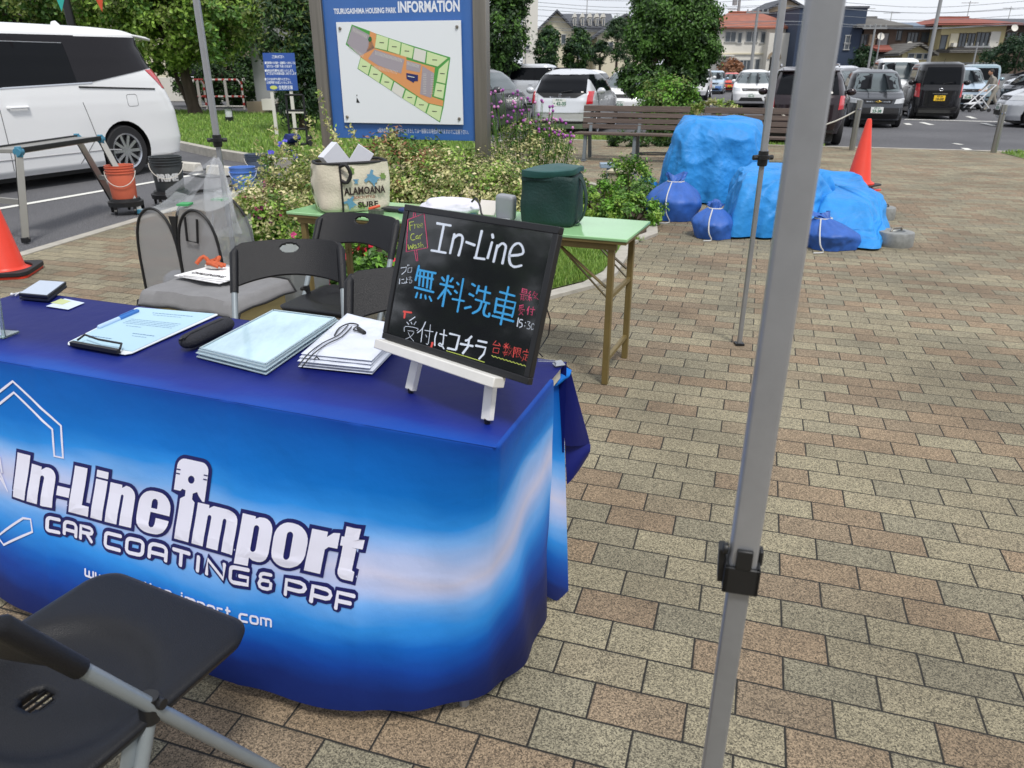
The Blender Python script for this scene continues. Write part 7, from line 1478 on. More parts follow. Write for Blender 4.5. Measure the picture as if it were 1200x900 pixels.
cp = thing('cone_stack', 'stack of several red traffic cones nested together beside the long low tarpaulin', 'traffic cones', (G(1001, 240).x, G(1001, 240).y, 0), R(10))
for k in range(5):
    m = MB(); m.prism(rrect(.37, .37, .05, 4), .016, Matrix.Translation((0, 0, .004 + k * .052)) @ Matrix.Rotation(R(k * 7), 4, 'Z')); obj('cone_base', m, M_CONE if k < 4 else M_CONB, cp, bev=.003)
for k in range(5):
    m = MB(); cone_shell(m, .02 + k * .052, .16, .66); obj('cone', m, M_CONE, cp, sm=50)
# steel bollards with chain
def bollard(label, p, h=.82, rad=.05):
    t_ = thing('steel_bollard', label, 'bollard', (p.x, p.y, 0)); m = MB(); m.lathe([(rad, 0), (rad, h - .03), (rad * .95, h - .004), (rad * .3, h)], 24); obj('tube', m, mat('stainless', '#9c9b96', .3, .85, var=.1, vscale=2, stretch=(1, 1, .3)), t_, sm=40); m = MB(); m.lathe([(rad * 1.08, h * .80), (rad * 1.08, h * .83)], 20); m.tube([(0, -rad, h * .8), (0, -rad - .02, h * .82), (0, -rad, h * .84)], .006, 6); obj('ring', m, M_CHR, t_)
    return t_
bollard('steel bollard standing alone at the far right edge of the paving', G(1164, 179), .80, .048); bollard('steel bollard behind the cone stack, next to the plum wagon', G(998, 176), .86, .05)
a, b_ = G(998, 176), G(900, 173); m = MB(); m.tube([Vector((a.x, a.y, .70)).lerp(Vector((b_.x, b_.y, .70)), k / 12) - Vector((0, 0, .30 * math.sin(k / 12 * math.pi))) for k in range(13)], .012, 6); tag(obj('rope', m, mat('rope_white', '#cfccc2', .8)), 'white rope sagging from the bollard behind the cone stack', 'rope')
m = MB(); m.tube([tuple(G(767, 181) + Vector((.42 * math.cos(a * .3), .16 * math.sin(a * .3), .012))) for a in range(21)], .014, 6, closed=True); tag(obj('metal_ring', m, M_CBLK), 'thin dark metal hoop lying on the paving in front of the first bench', 'hoop')
def bench(label, x0p, x1p, Yd):
    a = Vector(((x0p - 600) / 942 * Yd, Yd, 0)); b_ = a + D2 * 99
    # ends along the D2 direction
    L = 1.70; c_ = a + D2 * L / 2; t_ = thing('park_bench', label, 'bench', (c_.x, c_.y, 0), math.atan2(D2.y, D2.x), 'slatted benches')
    W = mat('bench_wood', (.105, .078, .065), .8, var=.35, vscale=5, bump=.5, bscale=20, stretch=(.3, 4, 4)); S_ = mat('bench_cast_iron', '#6d7478', .55, .3)
    for k in range(4): m = MB(); m.box((0, .20 + .018 * k, .50 + .088 * k), (L, .03, .072), rx=R(-10)); obj('back_slat', m, W, t_, bev=.004)
    m = MB(); m.box((0, .285, .805), (L, .07, .022)); obj('back_slat', m, W, t_, bev=.004)
    for k in range(4): m = MB(); m.box((0, -.24 + .105 * k, .42 - .004 * k), (L + .06, .09, .032)); obj('seat_slat', m, W, t_, bev=.004)
    for x in (-L / 2 + .14, .08, L / 2 - .14):
        m = MB(); m.beam((x, -.2, .40), (x, -.27, .02), .05, .07); m.beam((x, .1, .40), (x, .2, .02), .05, .07); m.beam((x, -.24, .40), (x, .2, .40), .05, .04); m.beam((x, .17, .40), (x, .30, .80), .05, .04); m.box((x, -.28, .01), (.07, .12, .02)); obj('leg', m, S_, t_, bev=.004)
bench('long dark slatted wooden bench right of the silver-white hatchback', 682, 0, 12.65); bench('dark slatted bench behind the tallest tarpaulin and the thin canopy leg', 829, 0, 12.0)
# ================================================================ trees
def pt(px, py, Y): return D(px, py, Y)
def tree(name, label, base, lobes, mats_, trunks, bark=M_BARK, group=None, limbs=True):
    t_ = thing(name, label, 'tree', (base[0], base[1], 0), 0, group); B = Vector((base[0], base[1], 0)); mb = MB()
    for c_, r_, n_, L, W, mis, kw in lobes: lump(mb, Vector(c_) - B, r_, n_, L, W, mis, **kw)
    obj('crown', mb, [LG[q] for q in mats_], t_, sm=0, recalc=False); m = MB()
    for a, b_, r0, r1 in trunks:
        P = trunk(m, Vector(a) - B, Vector(b_) - B, r0, r1, .08)
        if limbs:
            for c_, r_, *_ in lobes:
                for q in range(3): e_ = Vector(c_) - B + Vector((rnd.uniform(-.6, .6) * r_[0], rnd.uniform(-.5, .5) * r_[1], rnd.uniform(-.3, .5) * r_[2])); trunk(m, P[rnd.randint(4, 7)], e_, r1 * .8, r1 * .2, .1, 5)
    obj('trunk', m, bark, t_); return t_
def zt(py, Y): return CAMH + (80 - py) / 942 * Y
def xt(px, Y): return (px - 600) / 942 * Y
# maple over the white van
Y = 23.5; b0 = G(231, 138)
MPL = ['lime', 'olive', 'mid', 'bronze', 'green']
tree('maple_tree', 'bright yellow-green tree with a leaning dark trunk in the lawn right of the white van', (b0.x, b0.y), [((xt(215, Y), Y, zt(12, Y)), (2.3, 2.0, 1.6), 17000, .068, .045, [0, 0, 1, 2, 0], dict(gap=.35)), ((xt(270, Y), Y - .6, zt(25, Y)), (1.1, 1.3, 1.2), 5500, .07, .045, [0, 1, 2], dict(gap=.3)), ((xt(160, Y), Y, zt(0, Y)), (1.8, 1.6, 1.2), 7500, .07, .05, [0, 1, 1, 2], dict(gap=.3)), ((xt(225, Y), Y + 1, zt(-50, Y)), (3, 2.2, 1.3), 4000, .09, .06, [0, 1, 2], {})],
     MPL, [((b0.x, b0.y, 0), (xt(212, Y), Y, zt(35, Y)), .19, .12)])
tree('maple_tree', 'green tree rising behind the roof of the white van at the left edge', (xt(60, 26), 26), [((xt(40, 26), 26, zt(5, 26)), (2.8, 2, 1.4), 9000, .085, .055, [1, 1, 2, 4], dict(gap=.15)), ((xt(110, 26), 26.5, zt(12, 26)), (1.6, 1.6, 1.1), 5500, .08, .055, [1, 2, 4, 4], dict(gap=.15)), ((xt(-40, 26), 26, zt(10, 26)), (2.5, 2, 1.7), 5000, .09, .06, [1, 2, 4], {}), ((xt(60, 26), 26, zt(-50, 26)), (4, 2, 1.6), 5000, .1, .06, [1, 2, 4], {})], MPL, [((xt(70, 26), 26, 0), (xt(60, 26), 26, 2.6), .16, .1)])
tree('young_tree', 'slim leaning tree between the maple trunk and the white van', (xt(215, 24), 24.2), [((xt(192, 24), 24.4, zt(62, 24)), (.55, .6, .8), 1800, .06, .04, [2, 4, 1], dict(gap=.1))], MPL, [((xt(215, 24), 24.2, 0), (xt(196, 24), 24.4, zt(70, 24)), .07, .05)])
tree('dark_tree', 'dark evergreen mass behind the maple trunk and the barricades', (xt(265, 30), 30.5), [((xt(262, 30), 30.5, zt(92, 30)), (1.3, 1.0, 1.0), 6500, .07, .045, [0, 0, 1], {}), ((xt(215, 30), 31, zt(80, 30)), (1.0, 1.0, 1.1), 4500, .07, .045, [0, 1], {}), ((xt(290, 33), 33, zt(50, 33)), (1.2, 1.0, 1.7), 4500, .08, .05, [0, 1], dict(gap=.2))], ['dark', 'green'], [((xt(265, 30), 30.5, 0), (xt(262, 30), 30.5, 1), .1, .08)])
Y = 17
tree('conifer_tree', 'tall dark conifer with paler upper branches between the notice sign and the information board', (xt(350, Y), Y), [((xt(352, Y), Y, zt(95, Y)), (.62, .7, .85), 9000, .055, .016, [0, 0, 1, 2], dict(depth=.5)), ((xt(345, Y), Y, zt(35, Y)), (.75, .7, 1.0), 9000, .055, .022, [1, 2, 3, 0], dict(depth=.5, gap=.25)), ((xt(322, Y), Y, zt(15, Y)), (.45, .5, .7), 3200, .055, .03, [3, 4, 2], dict(gap=.1)), ((xt(372, Y), Y, zt(60, Y)), (.45, .5, 1.1), 4500, .055, .02, [0, 1, 2], {}), ((xt(350, Y), Y, zt(-45, Y)), (.6, .6, .8), 2200, .06, .025, [1, 2, 3], {})], ['pine', 'dark', 'green', 'olive', 'lime'], [((xt(350, Y), Y, 0), (xt(350, Y), Y, 3.4), .1, .05)])
Y = 30
tree('dark_tree', 'tall dense dark tree directly right of the information board post', (xt(590, Y), Y), [((xt(590, Y), Y, zt(40, Y)), (.85, .9, 1.3), 9000, .065, .045, [0, 0, 1, 2], {}), ((xt(598, Y), Y, zt(0, Y)), (.75, .8, 1.1), 5500, .065, .045, [0, 1, 2], {}), ((xt(583, Y), Y, zt(72, Y)), (.8, .8, .5), 3500, .065, .045, [0, 1], {}), ((xt(592, Y), Y, zt(-45, Y)), (.8, .8, .9), 2000, .07, .05, [0, 1], {})], ['dark', 'green', 'mid'], [((xt(590, Y), Y, 0), (xt(590, Y), Y, 2), .12, .08)])
for k, (px, py, rx, rz, lbl) in enumerate(((642, 60, 15, 23, 'clipped oval dark tree in front of the grey-roofed house, the left one of two'), (676, 62, 16, 22, 'clipped oval dark tree in front of the grey-roofed house, the right one of two'), (722, 50, 17, 22, 'blue-green pine tree just left of the big round clipped tree'), (702, 64, 10, 12, 'low layered pine between the oval trees and the big clipped tree'), (742, 64, 14, 20, 'pine tree partly hidden by the big round clipped tree'))):
    Y = 44 + k; tree('garden_tree', lbl, (xt(px, Y), Y), [((xt(px, Y), Y, zt(py, Y)), (rx / 942 * Y, rx / 942 * Y, rz / 942 * Y), 4200 if k < 3 else 1800, .085, .05 if k < 2 else .028, [0, 1, 2], dict(gap=.3 if k > 1 else .5)), ((xt(px + 2, Y), Y, zt(py - rz * .6, Y)), (rx * .7 / 942 * Y, rx * .7 / 942 * Y, rz * .45 / 942 * Y), 1300, .08, .04, [0, 1, 2], {})], ['pine', 'dark', 'green'], [((xt(px, Y), Y, 0), (xt(px, Y), Y, zt(py, Y)), .1, .05)], limbs=False)
Y = 19.5
tree('clipped_tree', 'big round clipped evergreen standing behind the first bench', (xt(783, Y), Y), [((xt(786, Y), Y, zt(28, Y)), (.98, .9, .85), 21000, .042, .027, [0, 1, 1, 2, 2], dict(depth=.3)), ((xt(757, Y), Y - .1, zt(50, Y)), (.5, .6, .5), 7000, .042, .027, [0, 1, 2, 2], {}), ((xt(812, Y), Y - .1, zt(62, Y)), (.58, .6, .5), 8000, .042, .027, [0, 1, 2, 2], {}), ((xt(752, Y), Y - .2, zt(92, Y)), (.6, .6, .38), 7500, .042, .027, [0, 1, 1, 2], {}), ((xt(800, Y), Y, zt(88, Y)), (.6, .6, .35), 4500, .05, .034, [0, 1], {}), ((xt(790, Y), Y, zt(-10, Y)), (.75, .75, .5), 8000, .042, .027, [1, 2], {})], ['dark', 'green', 'mid'], [((xt(783, Y), Y, 0), (xt(785, Y), Y, zt(40, Y)), .1, .07)])
bush('bushy_shrub', 'bushy mid-green shrub between the two benches, in front of the clipped tree', 'shrub', (xt(790, 15.8), 15.8, 0), [((-.08, 0, .72), (.58, .5, .55), 7500, .034, .018, ['mid', 'green', 'olive', 'bright'], {}), ((.35, 0, .45), (.3, .35, .6), 3200, .034, .018, ['mid', 'green', 'bright'], {})])
bush('low_shrub', 'low yellow-green hedge tips showing over the second bench', 'shrub', (xt(845, 15), 15, 0), [((0, 0, .55), (.55, .2, .28), 2200, .03, .016, ['olive', 'lime', 'pale'], {})])
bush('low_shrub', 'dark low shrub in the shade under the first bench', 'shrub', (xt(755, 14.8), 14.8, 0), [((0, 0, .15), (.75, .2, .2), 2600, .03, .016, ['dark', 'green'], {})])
for px, py, Y, r_, lbl in ((1010, 68, 68, 1.0, 'dark round shrub at the foot of the navy building'), (1172, 68, 62, 1.5, 'dark shrub at the right end of the yellow house'), (1190, 62, 60, 1.4, 'dark tree at the far right edge beyond the parked cars'), (856, 82, 62, .9, 'brown withered shrub in front of the white house')):
    ms = ['bronze', 'bronze'] if 'brown' in lbl else ['dark', 'pine']; tree('far_shrub', lbl, (xt(px, Y), Y), [((xt(px, Y), Y, zt(py, Y)), (r_, r_, r_ * .8), 1800, .11, .07, [0, 1], {})], ms, [((xt(px, Y), Y, 0), (xt(px, Y), Y, zt(py, Y)), .1, .05)], limbs=False)
# left tree mirrors in the board; unseen rear trees added for dark car-paint reflections
for x, y, s_, lbl in ((-14.5, -1.0, 1.0, 'broad dark tree left of the photographer, mirrored in the blackboard'), (-6, -11, 1.2, 'unseen tree added for reflections, behind the camera to the left'), (5, -12, 1.3, 'unseen tree added for reflections, straight behind the camera'), (15, -9, 1.2, 'unseen tree added for reflections, behind the camera to the right')):
    tree('shade_tree', lbl, (x, y), [((x, y, 3.3 * s_), (2.0 * s_, 2.4 * s_, 2.1 * s_), 5500, .14, .1, [0, 1], dict(gap=.25)), ((x + .5, y + 1.2, 1.9 * s_), (1.2 * s_, 1.4 * s_, .9 * s_), 1800, .14, .1, [0, 1], {})], ['dark', 'green'], [((x, y, 0), (x, y, 3), .2, .12)], limbs=False)

# ================================================================ houses
M_WIN = mat('house_window_glass', (.06, .075, .09), .12, spec=.7); M_WFR = mat('window_frame_grey', '#a9aaa8', .5); M_WFD = mat('window_frame_dark', '#3c3a3a', .5)
WALL = dict(white=mat('wall_white', '#d2cfc6', .85, var=.05, vscale=.6), cream=mat('wall_cream', '#cfc8b0', .85, var=.05, vscale=.6), yellow=mat('wall_yellow', '#c0b489', .85, var=.07, vscale=.6), navy=mat('wall_navy', '#2c3a50', .7, var=.06, vscale=2, stretch=(6, 6, .2)), brown=mat('wall_brown', '#5a4c42', .85, var=.25, vscale=1.2), tan=mat('wall_tan', '#9c8d78', .85, var=.1, vscale=1), grey=mat('wall_grey', '#8c8e8f', .85, var=.08, vscale=.6))
def roofm(n_, c_):
    if n_ in MATS: return MATS[n_]
    m = mat(n_, c_, .8, var=.18, vscale=1.2); t = m.node_tree; b = t.nodes['Principled BSDF']; c = t.nodes.new('ShaderNodeTexCoord'); wv_ = t.nodes.new('ShaderNodeTexWave'); wv_.wave_type = 'BANDS'; wv_.bands_direction = 'Z'; wv_.inputs['Scale'].default_value = 2.2; t.links.new(c.outputs['Object'], wv_.inputs[0]); bp = t.nodes.new('ShaderNodeBump'); bp.inputs['Strength'].default_value = .7; bp.inputs['Distance'].default_value = .08; t.links.new(wv_.outputs[0], bp.inputs['Height']); t.links.new(bp.outputs[0], b.inputs['Normal']); return m
ROOF = dict(orange=roofm('roof_orange', '#935a48'), red=roofm('roof_red', '#84483c'), grey=roofm('roof_dark_grey', '#4b4e55'), tile=roofm('roof_grey_tile', '#5e5c58'), blue=roofm('roof_blue_grey', '#6d7b8c'))
def house(name, label, Y, x0, x1, ye, yr, wall, roof, wins=(), style='hip', depth=8, rid=None, over=.5, wfr=M_WFR, zbase=0, ybase=None, extras=None, cat='house'):
    X0, X1, ze, zr = xt(x0, Y), xt(x1, Y), zt(ye, Y), zt(yr, Y); zb_ = zt(ybase, Y) if ybase else zbase; cx_ = (X0 + X1) / 2; t_ = thing(name, label, cat, (cx_, Y, 0))
    m = MB(); m.box((0, depth / 2, (ze + zb_) / 2), (X1 - X0, depth, ze - zb_)); obj('wall', m, WALL[wall], t_)
    w_ = X1 - X0; r_ = MB(); o = over
    if style == 'hip':
        ra, rb = (xt(rid[0], Y) - cx_, xt(rid[1], Y) - cx_) if rid else (-w_ / 4, w_ / 4)
        for dz in (0,): r_.add([(-w_ / 2 - o, -o, ze - .02), (w_ / 2 + o, -o, ze - .02), (w_ / 2 + o, depth + o, ze - .02), (-w_ / 2 - o, depth + o, ze - .02), (-w_ / 2 - o, -o, ze + .14), (w_ / 2 + o, -o, ze + .14), (w_ / 2 + o, depth + o, ze + .14), (-w_ / 2 - o, depth + o, ze + .14), (ra, depth / 2, zr), (rb, depth / 2, zr)], [(3, 2, 1, 0), (0, 1, 5, 4), (1, 2, 6, 5), (2, 3, 7, 6), (3, 0, 4, 7), (4, 5, 9, 8), (5, 6, 9), (6, 7, 8, 9), (7, 4, 8)])
        r_.beam((ra, depth / 2, zr + .04), (rb, depth / 2, zr + .04), .25, .18)
    elif style == 'gable':       # gable end toward the camera
        g_ = MB(); g_.add([(-w_ / 2, 0, ze), (w_ / 2, 0, ze), (0, 0, zr - .05), (-w_ / 2, .3, ze), (w_ / 2, .3, ze), (0, .3, zr - .05)], [(0, 1, 2), (5, 4, 3), (0, 3, 4, 1), (1, 4, 5, 2), (2, 5, 3, 0)]); obj('gable', g_, WALL[wall], t_)
        sl_ = (zr - ze) / (w_ / 2); 
        for s_ in (-1, 1): r_.add([(0, -o, zr), (s_ * (w_ / 2 + o), -o, ze - sl_ * o), (s_ * (w_ / 2 + o), depth, ze - sl_ * o), (0, depth, zr), (0, -o, zr + .2), (s_ * (w_ / 2 + o), -o, ze - sl_ * o + .2), (s_ * (w_ / 2 + o), depth, ze - sl_ * o + .2), (0, depth, zr + .2)], [(0, 1, 2, 3), (7, 6, 5, 4), (0, 4, 5, 1), (1, 5, 6, 2), (2, 6, 7, 3), (3, 7, 4, 0)])
    elif style == 'side':        # ridge parallel to the picture
        r_.add([(-w_ / 2 - o, -o, ze - .1), (w_ / 2 + o, -o, ze - .1), (w_ / 2 + o, depth / 2, zr), (-w_ / 2 - o, depth / 2, zr), (w_ / 2 + o, depth + o, ze - .1), (-w_ / 2 - o, depth + o, ze - .1), (-w_ / 2 - o, -o, ze + .08), (w_ / 2 + o, -o, ze + .08)], [(6, 7, 2, 3), (3, 2, 4, 5), (0, 1, 7, 6), (0, 5, 4, 1), (1, 4, 2, 7), (0, 6, 3, 5)])
    else: r_.box((0, depth / 2, ze + .08), (w_ + .2, depth + .2, .16))
    obj('roof', r_, ROOF[roof], t_)
    for (a, b_, c_, d_, *o_) in wins:
        xa, xb, za, zb2 = xt(a, Y) - cx_, xt(b_, Y) - cx_, zt(d_, Y), zt(c_, Y); f_ = MB(); fw_ = .07
        f_.box(((xa + xb) / 2, -.03, zb2), (xb - xa + .14, .10, fw_)); f_.box(((xa + xb) / 2, -.04, za), (xb - xa + .2, .14, fw_))
        for x in ([xa, xb] + [xa + (xb - xa) * k / (o_[0] if o_ else 2) for k in range(1, (o_[0] if o_ else 2))]): f_.box((x, -.03, (za + zb2) / 2), (fw_ * .8, .08, zb2 - za))
        fo = obj('window', f_, wfr, t_); g_ = MB(); g_.box(((xa + xb) / 2, -.005, (za + zb2) / 2), (xb - xa, .03, zb2 - za)); obj('pane', g_, M_WIN, fo)
    if extras: extras(t_, cx_, Y, ze, zr)
    return t_
def hb(t_, nm, mt, Y, cx_, x0, x1, y0, y1, dep, off, **kw): m = MB(); m.box(((xt(x0, Y) + xt(x1, Y)) / 2 - cx_, off, (zt(y0, Y) + zt(y1, Y)) / 2), (xt(x1, Y) - xt(x0, Y), dep, abs(zt(y0, Y) - zt(y1, Y)))); return obj(nm, m, mt, t_)
def dish(t_, cx_, Y, px, py, off=-1.2): m = MB(); M = Matrix.Translation((xt(px, Y) - cx_, off, zt(py, Y))) @ Matrix.Rotation(R(70), 4, 'X'); m.lathe([(.05, 0), (.22, .03), (.30, .07), (.30, .085), (.2, .05), (.02, .02)], 20, M); m.beam((xt(px, Y) - cx_, off, zt(py, Y)), (xt(px, Y) - cx_, 0.05, zt(py, Y) - .2), .04, .04); obj('satellite_dish', m, WALL['white'], t_, sm=40)
def aerial(t_, cx_, Y, px, y0, y1, off=4): x = xt(px, Y) - cx_; m = MB(); m.tube([(x, off, zt(y0, Y)), (x, off, zt(y1, Y))], .03, 6); m.tube([(x - .8, off, zt(y1, Y) - .15), (x + .8, off, zt(y1, Y) - .15)], .02, 5); [m.tube([(x + q, off - .3, zt(y1, Y) - .15), (x + q, off + .3, zt(y1, Y) - .15)], .012, 4) for q in (-.6, -.3, 0, .3, .6)]; obj('aerial', m, M_STL, t_)
def ex1(t_, c_, Y, ze, zr):
    hb(t_, 'annexe_wall', WALL['white'], Y, c_, 892, 917, 43, 97, 1.2, -.6); hb(t_, 'dark_archway', M_CBLK, Y, c_, 896, 905, 68, 97, .1, -1.22)
    m = MB()
    for k in range(9): a = R(180 * k / 8); m.box((xt(900.5, Y) - c_ + .5 * math.cos(a), -1.24, zt(69, Y) + .45 * math.sin(a)), (.16, .12, .2), ry=-(a - R(90)))
    obj('stone_arch', m, WALL['tan'], t_); hb(t_, 'string_course', WALL['cream'], Y, c_, 836, 892, 63.5, 65, .12, -.06); hb(t_, 'canopy', WALL['white'], Y, c_, 836, 856, 65.5, 67, .8, -.4)
house('white_house', 'white two-storey house with an orange tiled hip roof, right of the clipped tree', 75, 835, 925, 38, 18, 'white', 'orange', [(846, 858, 41, 52), (860.5, 865, 42, 53, 1), (870, 883, 41, 52), (887, 892, 41, 53, 1), (843, 855, 73, 84), (866, 878, 71, 82, 3), (884, 889, 70, 82, 1), (859, 863, 70, 82, 1)], rid=(862, 900), extras=ex1, depth=9)
house('gabled_house', 'tan gabled house behind the white house with the orange roof', 88, 893, 934, 18, 8, 'tan', 'grey', [(904, 910, 17, 24)], style='gable', depth=8, over=.3)
house('navy_building', 'flat-roofed navy blue building behind the thick canopy leg', 72, 928, 1005, 17, 15, 'navy', 'grey', [(985, 990, 45, 53, 1), (985, 990, 54, 60, 1)], style='flat', depth=12, cat='building')
def ex4(t_, c_, Y, ze, zr):
    hb(t_, 'balcony', WALL['brown'], Y, c_, 1002, 1040, 58, 64, 1.2, -.6); hb(t_, 'lower_roof', ROOF['tile'], Y, c_, 1000, 1042, 62, 65, 1.6, -.8); hb(t_, 'shutter', WALL['tan'], Y, c_, 1012, 1019, 44, 57, .12, -.08); dish(t_, c_, Y, 1018, 47); aerial(t_, c_, Y, 1026, 26, 12); hb(t_, 'shutter', WALL['grey'], Y, c_, 1022, 1033, 43, 56, .1, -.08)
house('tiled_house', 'brown old house with a grey tiled roof right beside the navy building', 72, 1003, 1043, 37, 24, 'brown', 'tile', [(1003, 1010, 44, 58), (1024, 1034, 44, 55, 3), (1006, 1020, 66, 78, 3)], rid=(1014, 1040), extras=ex4, over=.9, wfr=M_WFD)
def ex5(t_, c_, Y, ze, zr): dish(t_, c_, Y, 1053, 55.5); aerial(t_, c_, Y, 1056, 33, 17)
house('middle_house', 'narrow old house with blue-grey roof between the brown tiled house and the yellow house', 76, 1037, 1086, 36, 29, 'brown', 'blue', [(1040, 1049, 40, 50), (1056, 1068, 42, 52, 3), (1072, 1083, 42, 52)], style='side', extras=ex5, over=.7, wfr=M_WFD)
house('red_roofed_annexe', 'low pale annexe with a red tiled roof in front of the narrow old house', 70, 1031, 1052, 61, 54, 'white', 'red', [(1035, 1049, 69, 80, 2)], style='side', depth=4, over=.8, wfr=M_WFD)
house('cream_annexe', 'low cream gabled annexe with three small windows left of the yellow house', 67, 1054, 1086, 63, 55, 'yellow', 'tile', [(1061, 1068, 64, 70, 1), (1070, 1077, 64, 70, 1), (1079, 1085, 64, 70, 1)], style='gable', depth=5, over=.5)
def ex7(t_, c_, Y, ze, zr):
    hb(t_, 'balcony_rail', M_WFD, Y, c_, 1104, 1160, 58, 60, 1.1, -.6); hb(t_, 'lower_roof', ROOF['tile'], Y, c_, 1092, 1182, 60, 63.5, 2.4, -1.2); hb(t_, 'shutter_panel', WALL['cream'], Y, c_, 1105, 1114, 43, 57, .12, -.08); hb(t_, 'shutter_panel', WALL['white'], Y, c_, 1151, 1162, 41, 58, .12, -.08); dish(t_, c_, Y, 1169, 38, -1.0)
    hb(t_, 'air_conditioner', WALL['white'], Y, c_, 1106, 1110, 53, 57, .5, -.5); hb(t_, 'carport_roof', WALL['grey'], Y, c_, 1098, 1168, 74, 75.5, 4, -4); [hb(t_, 'carport_post', M_WFD, Y, c_, q, q + 1, 75, 96, .15, -5.8) for q in (1100, 1128, 1154)]; aerial(t_, c_, Y, 1148, 24, 6)
house('yellow_house', 'yellow two-storey house with a red tiled hip roof and balcony, upper right', 74, 1094, 1168, 34.5, 24, 'yellow', 'red', [(1116, 1124, 43, 57, 2), (1126, 1134, 43, 57, 2), (1136, 1150, 42, 57, 3), (1095, 1102, 45, 60, 1)], rid=(1112, 1150), extras=ex7, over=.9, wfr=M_WFD)
def ex8(t_, c_, Y, ze, zr): dish(t_, c_, Y, 1193, 39, -1); aerial(t_, c_, Y, 1196, 28, 12)
house('dark_house', 'dark house with overlapping grey roofs at the right edge of the photo', 80, 1166, 1222, 34, 25, 'brown', 'grey', [(1170, 1180, 42, 52), (1184, 1196, 42, 52, 3)], style='side', extras=ex8, over=.9, wfr=M_WFD)
def ex9(t_, c_, Y, ze, zr):
    for q in (672, 681, 689.5, 697.5, 705):
        m = MB(); x = xt(q, Y) - c_; zz = zt(31, Y); yy = 1.0; w_ = xt(q + 1.5, Y) - xt(q - 1.5, Y)
        m.box((x, yy, zz), (w_, 2.0, .6)); m.add([(x - w_ / 2 - .06, yy - 1.05, zz + .37), (x + w_ / 2 + .06, yy - 1.05, zz + .37), (x, yy - 1.05, zz + .75), (x - w_ / 2 - .06, yy + 1, zz + .37), (x + w_ / 2 + .06, yy + 1, zz + .37), (x, yy + 1, zz + .75)], [(0, 1, 2), (5, 4, 3), (0, 2, 5, 3), (1, 4, 5, 2), (0, 3, 4, 1)]); do = obj('dormer', m, WALL['white'], t_); g_ = MB(); g_.box((x, yy - 1.01, zz), (w_ * .5, .05, .5)); obj('pane', g_, M_WIN, do)
    aerial(t_, c_, Y, 690, 24, 2)
house('dormer_house', 'cream house with a dark grey roof carrying five white dormers', 72, 662, 716, 38, 19, 'cream', 'grey', [(703, 708, 46, 54, 1), (676, 681, 60, 70, 1)], style='side', extras=ex9, depth=9, over=.3)
house('gabled_wing', 'cream gabled house front left of the dormers', 70, 630, 672, 40, 21, 'cream', 'grey', [(646, 652, 44, 54, 1), (657, 662, 44, 54, 1)], style='gable', depth=9, over=.5)
house('gabled_wing', 'cream gabled house front right of the dormers, partly behind the pine trees', 68, 698, 762, 46, 25, 'cream', 'grey', [(712, 717, 52, 62, 1), (706, 710, 52, 60, 1)], style='gable', depth=9, over=.5)
def ex10(t_, c_, Y, ze, zr):
    for k in range(14): hb(t_, 'cladding_fin', WALL['grey'], Y, c_, 615.4, 616.2, -20 + k * 7, -15 + k * 7, .1, -.06)
house('white_building', 'narrow tall white building between the dark tree and the grey-roofed house', 60, 613, 629.5, -22, -24, 'white', 'grey', [(616, 620, 55, 60, 1)], style='flat', depth=4, extras=ex10, cat='building')
def ex11(t_, c_, Y, ze, zr): hb(t_, 'air_conditioner', WALL['white'], Y, c_, 308, 322, 113, 125, .4, -.3); hb(t_, 'hose_reel', M_CBLK, Y, c_, 322, 330, 118, 138, .3, -.25); hb(t_, 'base_course', WALL['tan'], Y, c_, 285, 342, 116, 134, .1, -.06)
house('grey_house', 'grey house wall behind the notice sign and the dark conifer', 24, 296, 342, -40, -44, 'grey', 'grey', [(303, 312, 20, 60, 1)], style='flat', depth=6, extras=ex11)
# far garden wall behind the lot
m = MB(); m.box((0, 0, .5), (46, .15, 1.0)); o_ = tag(obj('block_wall', m, WALL['grey'], bev=.01), 'long low grey block wall in front of the old houses, behind the parked cars', 'wall'); o_.location = (34, 60, 0)
m = MB(); m.box((0, 0, .5), (30, .15, 1.0)); o_ = tag(obj('block_wall', m, WALL['white'], bev=.01), 'long pale block wall behind the lawn and barricades at the left', 'wall'); o_.location = (-19, 36, 0)
house('left_house', 'pale house far behind the maple tree and the white van', 45, -40, 195, 20, -30, 'cream', 'tile', [(60, 90, 40, 60), (130, 150, 40, 60)], depth=8)
house('left_house', 'tan house far behind the conifer and the barricades', 50, 240, 420, 30, -20, 'tan', 'grey', [(300, 320, 45, 60)], depth=8)

t_ = thing('show_house', 'large cream show house behind the camera, unseen, added for reflections', 'house', (2, -20, 0)); m = MB(); m.box((0, 0, 3), (26, 6, 6)); obj('wall', m, WALL['cream'], t_); m = MB(); m.box((0, 0, 6.2), (27, 7, .4)); obj('roof', m, ROOF['grey'], t_); m = MB(); [m.box((-10 + 4 * k, 3.02, 1.6 + 2.8 * j), (1.8, .05, 1.3)) for k in range(6) for j in (0, 1)]; obj('window_row', m, M_WIN, t_)  # unseen house added so black car paint mirrors less sky
